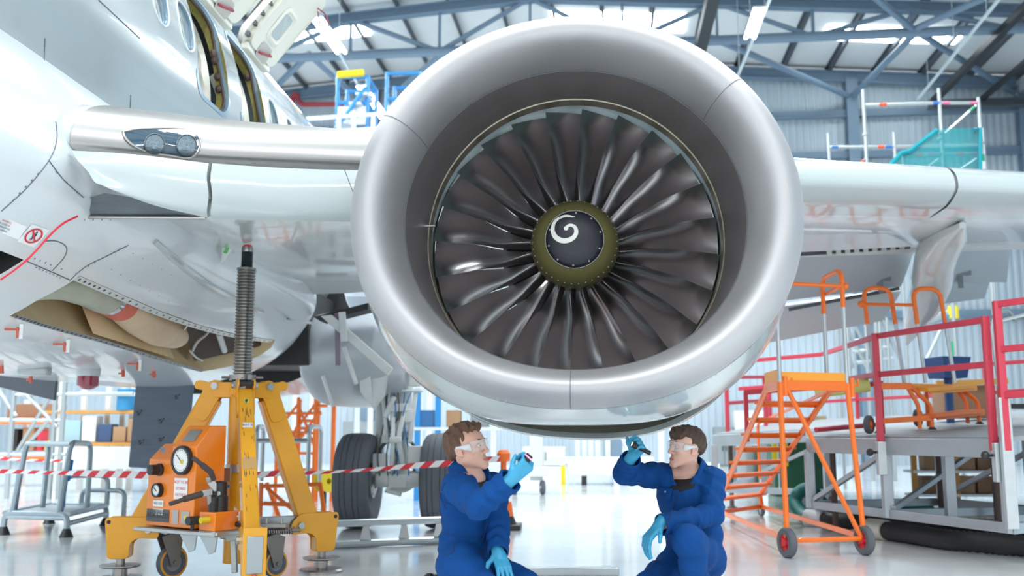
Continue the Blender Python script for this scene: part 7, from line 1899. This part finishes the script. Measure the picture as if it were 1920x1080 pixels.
# --- low galvanised ground frame by the wheels, flat bar by the two people
a, b_ = atZ(606, 1022, .04), atZ(845, 1012, .04); dz = V((0, 0, .20)); t = thing('ground_frame', 'low galvanised rail frame on the floor in front of the wheels', 'floor rail', a)
segs(t, [('lower_tube', [a, b_], .035, m_galv), ('upper_tube', [a + dz, b_ + dz], .035, m_galv)])
for f in (.32, .62, .9): p = a.lerp(b_, f); mb = MB(); mb.prism([p + V((-.06, 0, 0)), p + V((.06, 0, 0)), p + dz + V((.02, 0, 0)), p + dz + V((-.02, 0, 0))], V((0, .02, 0))); mb.build('upright', m_galv, t)
a, b_ = atZ(945, 1070, .03), atZ(1160, 1070, .03); mb = MB(); mb.bar(a, b_, .10, .06); o = mb.build('floor_bar', m_galv, None, bevel=.006); tag(o, 'flat galvanised bar on the floor between the two people', 'bar')
# --- white docks and trolleys in the middle distance
t = thing('white_gantry', 'white post on a castored base behind the glowing torch', 'gantry', atZ(1006, 926, 0)); p = atZ(1006, 926, 0); wz = atY(1003, 800, p.y).z
mb = MB(); mb.bar(p + V((0, 0, .25)), V((p.x, p.y, 2.6)), .24, .2); mb.build('post', m_wht, t); mb = MB(); mb.box(p + V((-.1, 0, .42)), (1.1, .6, .18)); mb.build('base', m_wht, t, bevel=.01); mb = MB(); mb.box(p + V((1.2, .2, .62)), (2.0, .5, .12)); mb.build('shelf_arm', m_wht, t)
for dx in (-.4, .12): wheel(p + V((dx, -.2, .13)), V((1, .2, 0)), .13, .04, m_galv, t, 'castor')
t = thing('white_work_dock', 'low white work platform with upright posts between the two people', 'work platform', atZ(1110, 912, 0)); p = atZ(1115, 910, 0)
zt_ = atY(1110, 872, p.y).z; x0, x1 = atY(1064, 880, p.y).x, atY(1350, 880, p.y).x
mb = MB(); mb.box(((x0 + x1) / 2, p.y + .6, zt_ - .1), (x1 - x0, 1.2, .26)); mb.build('deck', m_wht, t, bevel=.01)
for px in (1095, 1156, 1300): x = atY(px, 880, p.y).x; mb = MB(); mb.bar((x, p.y + .1, 0), (x, p.y + .1, zt_), .12, .12); mb.build('leg', m_wht if px > 1100 else m_black, t)
for px in (1083, 1096, 1108, 1121, 1140, 1172, 1186, 1240, 1262): x = atY(px, 860, p.y + .8).x; mb = MB(); mb.bar((x, p.y + .8, zt_), (x, p.y + .8, zt_ + 1.9), .11, .09); mb.build('upright_panel', m_wht, t)
mb = MB(); mb.bar((atY(1140, 860, p.y + .8).x, p.y + .7, zt_ + 1.2), (atY(1190, 860, p.y + .8).x, p.y + .7, zt_ + .1), .09, .09); mb.build('brace', m_wht, t)
mb = MB(); mb.bar((atY(1078, 866, p.y + .5).x, p.y + .5, zt_ + .06), (atY(1152, 866, p.y + .5).x, p.y + .5, zt_ + .06), .1, .1); mb.build('yellow_beam', m_yelp, t)
p = atZ(1056, 909, 0); mb = MB(); mb.bar(p, p + V((0, 0, .42)), .10, .10); o = mb.build('bollard', m_yelp); tag(o, 'short yellow bollard at the left end of the white work platform', 'bollard')
# --- orange stair tower and hoop steps behind the jack
YO = 15.5
def o_(px, py, dy=0.0): return atY(px, py, YO + dy)
t = thing('stair_tower', 'orange lattice stair tower behind the right leg of the jack', 'stair tower', V((o_(555, 800).x, YO, 0)))
L = []
for px in (522, 560, 592): a = o_(px, 745); L.append(('post', [a, V((a.x, YO, 0))], .03, m_oran)); L.append(('post', [a + V((0, 1.2, 0)), V((a.x, YO + 1.2, 0))], .04, m_oran))
for k in range(7): L.append(('tread', [o_(520 + k * 11, 845 - k * 14), o_(548 + k * 11, 845 - k * 14)], .024, m_oran))
for a, b_ in (((520, 850), (596, 752)), ((536, 860), (600, 770)), ((520, 775), (592, 775)), ((520, 810), (592, 812)), ((520, 770), (560, 830)), ((560, 760), (592, 845)), ((520, 850), (592, 850)), ((520, 880), (592, 880)), ((565, 750), (525, 800))): L.append(('brace', [o_(*a), o_(*b_)], .022, m_oran)); L.append(('brace', [o_(*a, 1.2), o_(*b_, 1.2)], .022, m_oran))
segs(t, L)
YP = 12.8
def h_(px, py, dy=0.0): return atY(px, py, YP + dy)
t = thing('mobile_steps', 'low orange steps with two grey hoops behind the right leg of the jack', 'mobile steps', V((h_(545, 950).x, YP, 0)))
L = []
for x0_, x1_ in ((482, 494), (580, 602)):
    a, b_ = h_(x0_, 800), h_(x1_, 800, .4); zb_ = h_(x0_, 905).z; L.append(('hoop', rounded([up(a, zb_), a, b_, up(b_, zb_)], .1), .03, m_galv))
L += [('hoop_bar', [h_(482, 826), h_(582, 826)], .03, m_galv), ('top_rail', [h_(490, 912), h_(602, 908)], .026, m_oran), ('tread', [h_(494, 944), h_(590, 948)], .028, m_oran), ('leg', [h_(490, 905), V((h_(490, 905).x, YP, 0))], .03, m_oran), ('leg', [h_(600, 905), V((h_(612, 905).x, YP, 0))], .03, m_oran), ('leg', [h_(500, 905, .6), V((h_(500, 905).x, YP + .6, 0))], .03, m_oran), ('brace', [h_(500, 915), h_(560, 965)], .025, m_oran)]
segs(t, L)
p = atZ(612, 930, 0); p = V((h_(608, 905, .8).x, YP + .8, 0)); t = thing('cable_reel', 'yellow cable reel on a stand between the orange steps and the left tyre', 'cable reel', p)
mb = MB(); c = h_(610, 902, .8); mb.lathe([(.04, -.08), (.15, -.08), (.15, -.07), (.09, -.06), (.09, .06), (.15, .07), (.15, .08), (.04, .08)], c, (.8, -.6, 0), 24, closed=True); mb.build('drum', m_yelp, t); mb = MB(); mb.bar(p + V((0, 0, 0)), V((p.x, p.y, c.z)), .06, .06); mb.build('stand', m_black, t)
# --- blue rack behind the wheel strut
p = V((atY(783, 800, 17).x, 17, 0)); t = thing('steel_rack', 'blue upright rack frame behind the landing gear leg', 'rack', p); L = []
for dx in (0, .35, 1.3): L.append(('upright', [p + V((dx, 0, 0)), p + V((dx, 0, 2.3))], (.09, .09), m_blue if dx < 1 else m_wht))
for z in (.6, 1.2, 1.9): L.append(('shelf', [p + V((-.1, .2, z)), p + V((1.4, .2, z))], (.5, .05), m_wht))
segs(t, L)
random.seed(31)
BOXC = [mat('carton_brown', (.40, .24, .13), .7), mat('carton_grey', (.25, .28, .30), .6), mat('carton_white', (.66, .68, .68), .6), mat('carton_blue', (.05, .18, .40), .5)]
k = 0
for z in (.625, 1.225, 1.925):
    for dx in (.15, .60, 1.05):
        w_ = random.uniform(.22, .34); h2_ = random.uniform(.18, .32); mb = MB(); mb.box(p + V((dx, .2, z + .004 + h2_ / 2)), (w_, .3, h2_)); o = mb.build('carton', BOXC[k % 4], None, bevel=.006); tag(o, 'carton number placeholder', 'carton', 'cartons on the blue rack'); 
        o['label'] = '%s carton on the %s shelf of the blue rack, %s' % (('brown', 'grey', 'white', 'blue')[k % 4], {.625: 'bottom', 1.225: 'middle', 1.925: 'top'}[z], {.15: 'beside the blue upright', .60: 'in the middle', 1.05: 'at the white end'}[dx]); k += 1
# --- workbenches and stores under the fuselage at left
YW = 19.0
def w_(px, py, dy=0.0): return atY(px, py, YW + dy)
t = thing('workbench', 'long workbench with orange top and white skirt panel behind the dark hanging door', 'workbench', V((w_(170, 880).x, YW, 0)))
xa, xb = w_(70, 840).x, w_(262, 840).x; zt_ = w_(170, 833).z; zs_ = w_(170, 772).z
mb = MB(); mb.box(((xa + xb) / 2, YW + .4, zt_), (xb - xa, .9, .07)); mb.build('bench_top', m_timb, t); mb = MB(); mb.box(((xa + xb) / 2, YW + .4, zs_), (xb - xa, .5, .06)); mb.build('shelf', m_timb, t)
mb = MB(); mb.box((xa * .45 + xb * .55, YW - .1, w_(170, 858).z), ((xb - xa) * .8, .06, .42)); mb.build('skirt_panel', m_wht, t)
for f in (.02, .25, .5, .65, .75, .98): x = xa + (xb - xa) * f; mb = MB(); mb.bar((x, YW + .75, 0), (x, YW + .75, zs_ + .9), .10, .10); mb.build('upright', m_wht, t)
mb = MB(); mb.bar((xa, YW + .05, w_(170, 739).z), (xb, YW + .05, w_(170, 739).z), .07, .07); mb.build('top_rail', m_wht, t)
for k, (px, m_, nm, lb, hh, ww) in enumerate(((128, mat('screen_pale', (.34, .52, .60), .4), 'monitor', 'small pale blue screen on the orange bench', .42, .34), (160, m_wht, 'tool_case', 'white case on the orange bench beside the screen', .5, .28), (190, mat('case_navy', (.04, .08, .18), .5), 'tool_case', 'dark blue case on the orange bench', .35, .28), (218, MATS['carton_brown'], 'carton', 'brown carton on the orange bench behind the blue case', .3, .26), (247, MATS['carton_brown'], 'carton', 'brown carton at the end of the orange bench by the dark door', .45, .3))):
    x = w_(px, 830).x; mb = MB(); mb.box((x, YW + .25 + 0, zt_ + .04 + hh / 2), (ww, .3, hh)); o = mb.build(nm, m_, None, bevel=.01); tag(o, lb, nm.replace('_', ' '))
p = V((w_(223, 800).x, YW + .3, zs_)); mb = MB(); mb.cyl(p + V((0, 0, .036)), p + V((0, 0, .45)), .2, 14); o = mb.build('drum', mat('drum_blue', (.03, .25, .50), .5)); tag(o, 'bright blue drum on the bench shelf', 'drum')
# X braced scaffold tower and crates
t = thing('scaffold', 'silver cross braced scaffold tower under the fuselage at far left', 'scaffold', V((w_(60, 880, -2).x, YW - 2, 0))); L = []
def w2(px, py): return atY(px, py, YW - 2)
for px in (30, 108, 124): a = w2(px, 690); L.append(('standard', [a, V((a.x, a.y, 0))], .045, m_scaf))
for a, b_ in (((30, 720), (108, 800)), ((108, 720), (30, 850)), ((36, 850), (108, 770)), ((-10, 720), (30, 780)), ((0, 787), (120, 788)), ((0, 852), (124, 852)), ((30, 740), (250, 738))): L.append(('brace', [w2(*a), w2(*b_)], .035, m_scaf))
segs(t, L)
def crate(px0, px1, py0, py1, Y, m, name, label, dep=.6):
    a, b_ = atY(px0, py1, Y), atY(px1, py0, Y); mb = MB(); mb.box(((a.x + b_.x) / 2, Y + dep / 2, (a.z + b_.z) / 2), (b_.x - a.x, dep, b_.z - a.z)); o = mb.build(name, m, None, bevel=.015); tag(o, label, name.replace('_', ' ')); return o
t = thing('storage_rack', 'orange beamed storage rack behind the scaffold tower at far left', 'rack', V((atY(50, 870, 21).x, 21, 0))); L = []
for px in (-6, 52, 104): a = atY(px, 750, 21.95); L.append(('upright', [a, V((a.x, a.y, 0))], (.1, .1), m_wht))
for py in (788, 854): L.append(('shelf_beam', [atY(-8, py + 4, 21.4), atY(106, py + 4, 21.4)], (.9, .08), m_oran))
segs(t, L)
crate(12, 100, 757, 785, 21.2, MATS['crate_board'], 'crate', 'brown board crate on the top beam of the storage rack'); crate(40, 66, 802, 845, 21.2, MATS['carton_brown'], 'carton', 'tall brown carton on the lower beam of the storage rack'); crate(15, 34, 804, 845, 21.2, m_black, 'tool_case', 'black case beside the tall brown carton on the storage rack'); crate(68, 78, 806, 845, 21.1, m_redp, 'extinguisher_box', 'narrow red box beside the tall brown carton on the storage rack', .3)
crate(82, 104, 826, 845, 21.2, mat('bag_yellow', (.70, .70, .05), .7), 'bag', 'yellow bag at the right end of the lower rack beam at far left', .3)
# far cabinets along the end wall
random.seed(12)
for k, (px0, px1, py0, m_, lb) in enumerate(((980, 1060, 838, m_wht, 'white cabinet by the end wall behind the glowing torch'), (1380, 1440, 770, m_wht, 'tall white cabinet by the end wall left of the tall orange steps'), (1342, 1374, 800, MATS['carton_grey'], 'grey locker by the end wall behind the person facing left'), (640, 700, 790, MATS['carton_grey'], 'grey locker by the end wall behind the left tyre'), (850, 905, 820, m_wht, 'white cabinet by the end wall behind the person facing right'))):
    a = atH(px0, 860, VB - 2); b_ = atH(px1, py0, VB - 2); mb = MB(); c = H((hu(a) + hu(b_)) / 2, VB - 1.5, b_.z / 2); mb.box(c, (hu(b_) - hu(a), .9, b_.z), M.Rotation(HA, 3, 'Z')); t = thing('cabinet', lb, 'cabinet', V((c.x, c.y, 0))); mb.build('cabinet_body', m_, t, bevel=.02)
    wd = hu(b_) - hu(a)
    for s in (-1, 1): mb = MB(); mb.box(c - hd * .47 + hx * (s * wd * .245), (wd * .46, .03, b_.z * .92), M.Rotation(HA, 3, 'Z')); d_ = mb.build('door', m_, t, bevel=.01); mb = MB(); mb.bar(c - hd * .50 + hx * (s * .06) + V((0, 0, -.15)), c - hd * .50 + hx * (s * .06) + V((0, 0, .15)), .03, .03); mb.build('handle', m_black, d_)
# things under and behind the dock
t = thing('green_tank', 'dark green machine with a black and yellow warning plate behind the dock legs', 'machine', V((atY(1500, 900, 18.5).x, 18.5, 0))); p = atY(1500, 870, 18.5)
mb = MB(); mb.box((p.x, 18.9, .55), (.9, .8, 1.1)); mb.build('casing', mat('machine_green', (.02, .12, .06), .5), t, bevel=.04); mb = MB(); mb.box((p.x - .35, 18.48, .75), (.28, .03, .42)); mb.build('warning_plate', m_yelp, t)
mb = MB(); mb.lathe([(.0, 0), (.22, 0), (.22, .9), (.0, .95)], (p.x - .9, 18.8, 0), (0, 0, 1), 20); mb.build('filter_drum', m_scaf, t)
t = thing('storage_rack', 'brown cartons rack under the right part of the dock', 'rack', V((atY(1800, 880, 17).x, 17, 0))); L = []
for px in (1712, 1790, 1870): a = atY(px, 850, 17); L.append(('upright', [V((a.x, 17, 0)), V((a.x, 17, .95))], (.08, .08), m_timb))
for z in (.12, .5): L.append(('shelf', [V((atY(1708, 850, 17).x, 17.2, z)), V((atY(1874, 850, 17).x, 17.2, z))], (.5, .04), m_scaf))
segs(t, L)
for k, (px, z) in enumerate(((1744, .14), (1777, .14), (1812, .14), (1848, .14), (1750, .52), (1815, .52), (1850, .52))):
    x = atY(px, 860, 17).x; mb = MB(); mb.box((x, 17.2, z + .146), (.26, .3, .28)); o = mb.build('carton', BOXC[0] if k % 3 else MATS['crate_board'], None, bevel=.01); tag(o, 'brown carton on the rack seen between the dock legs', 'carton', 'brown cartons under the dock')
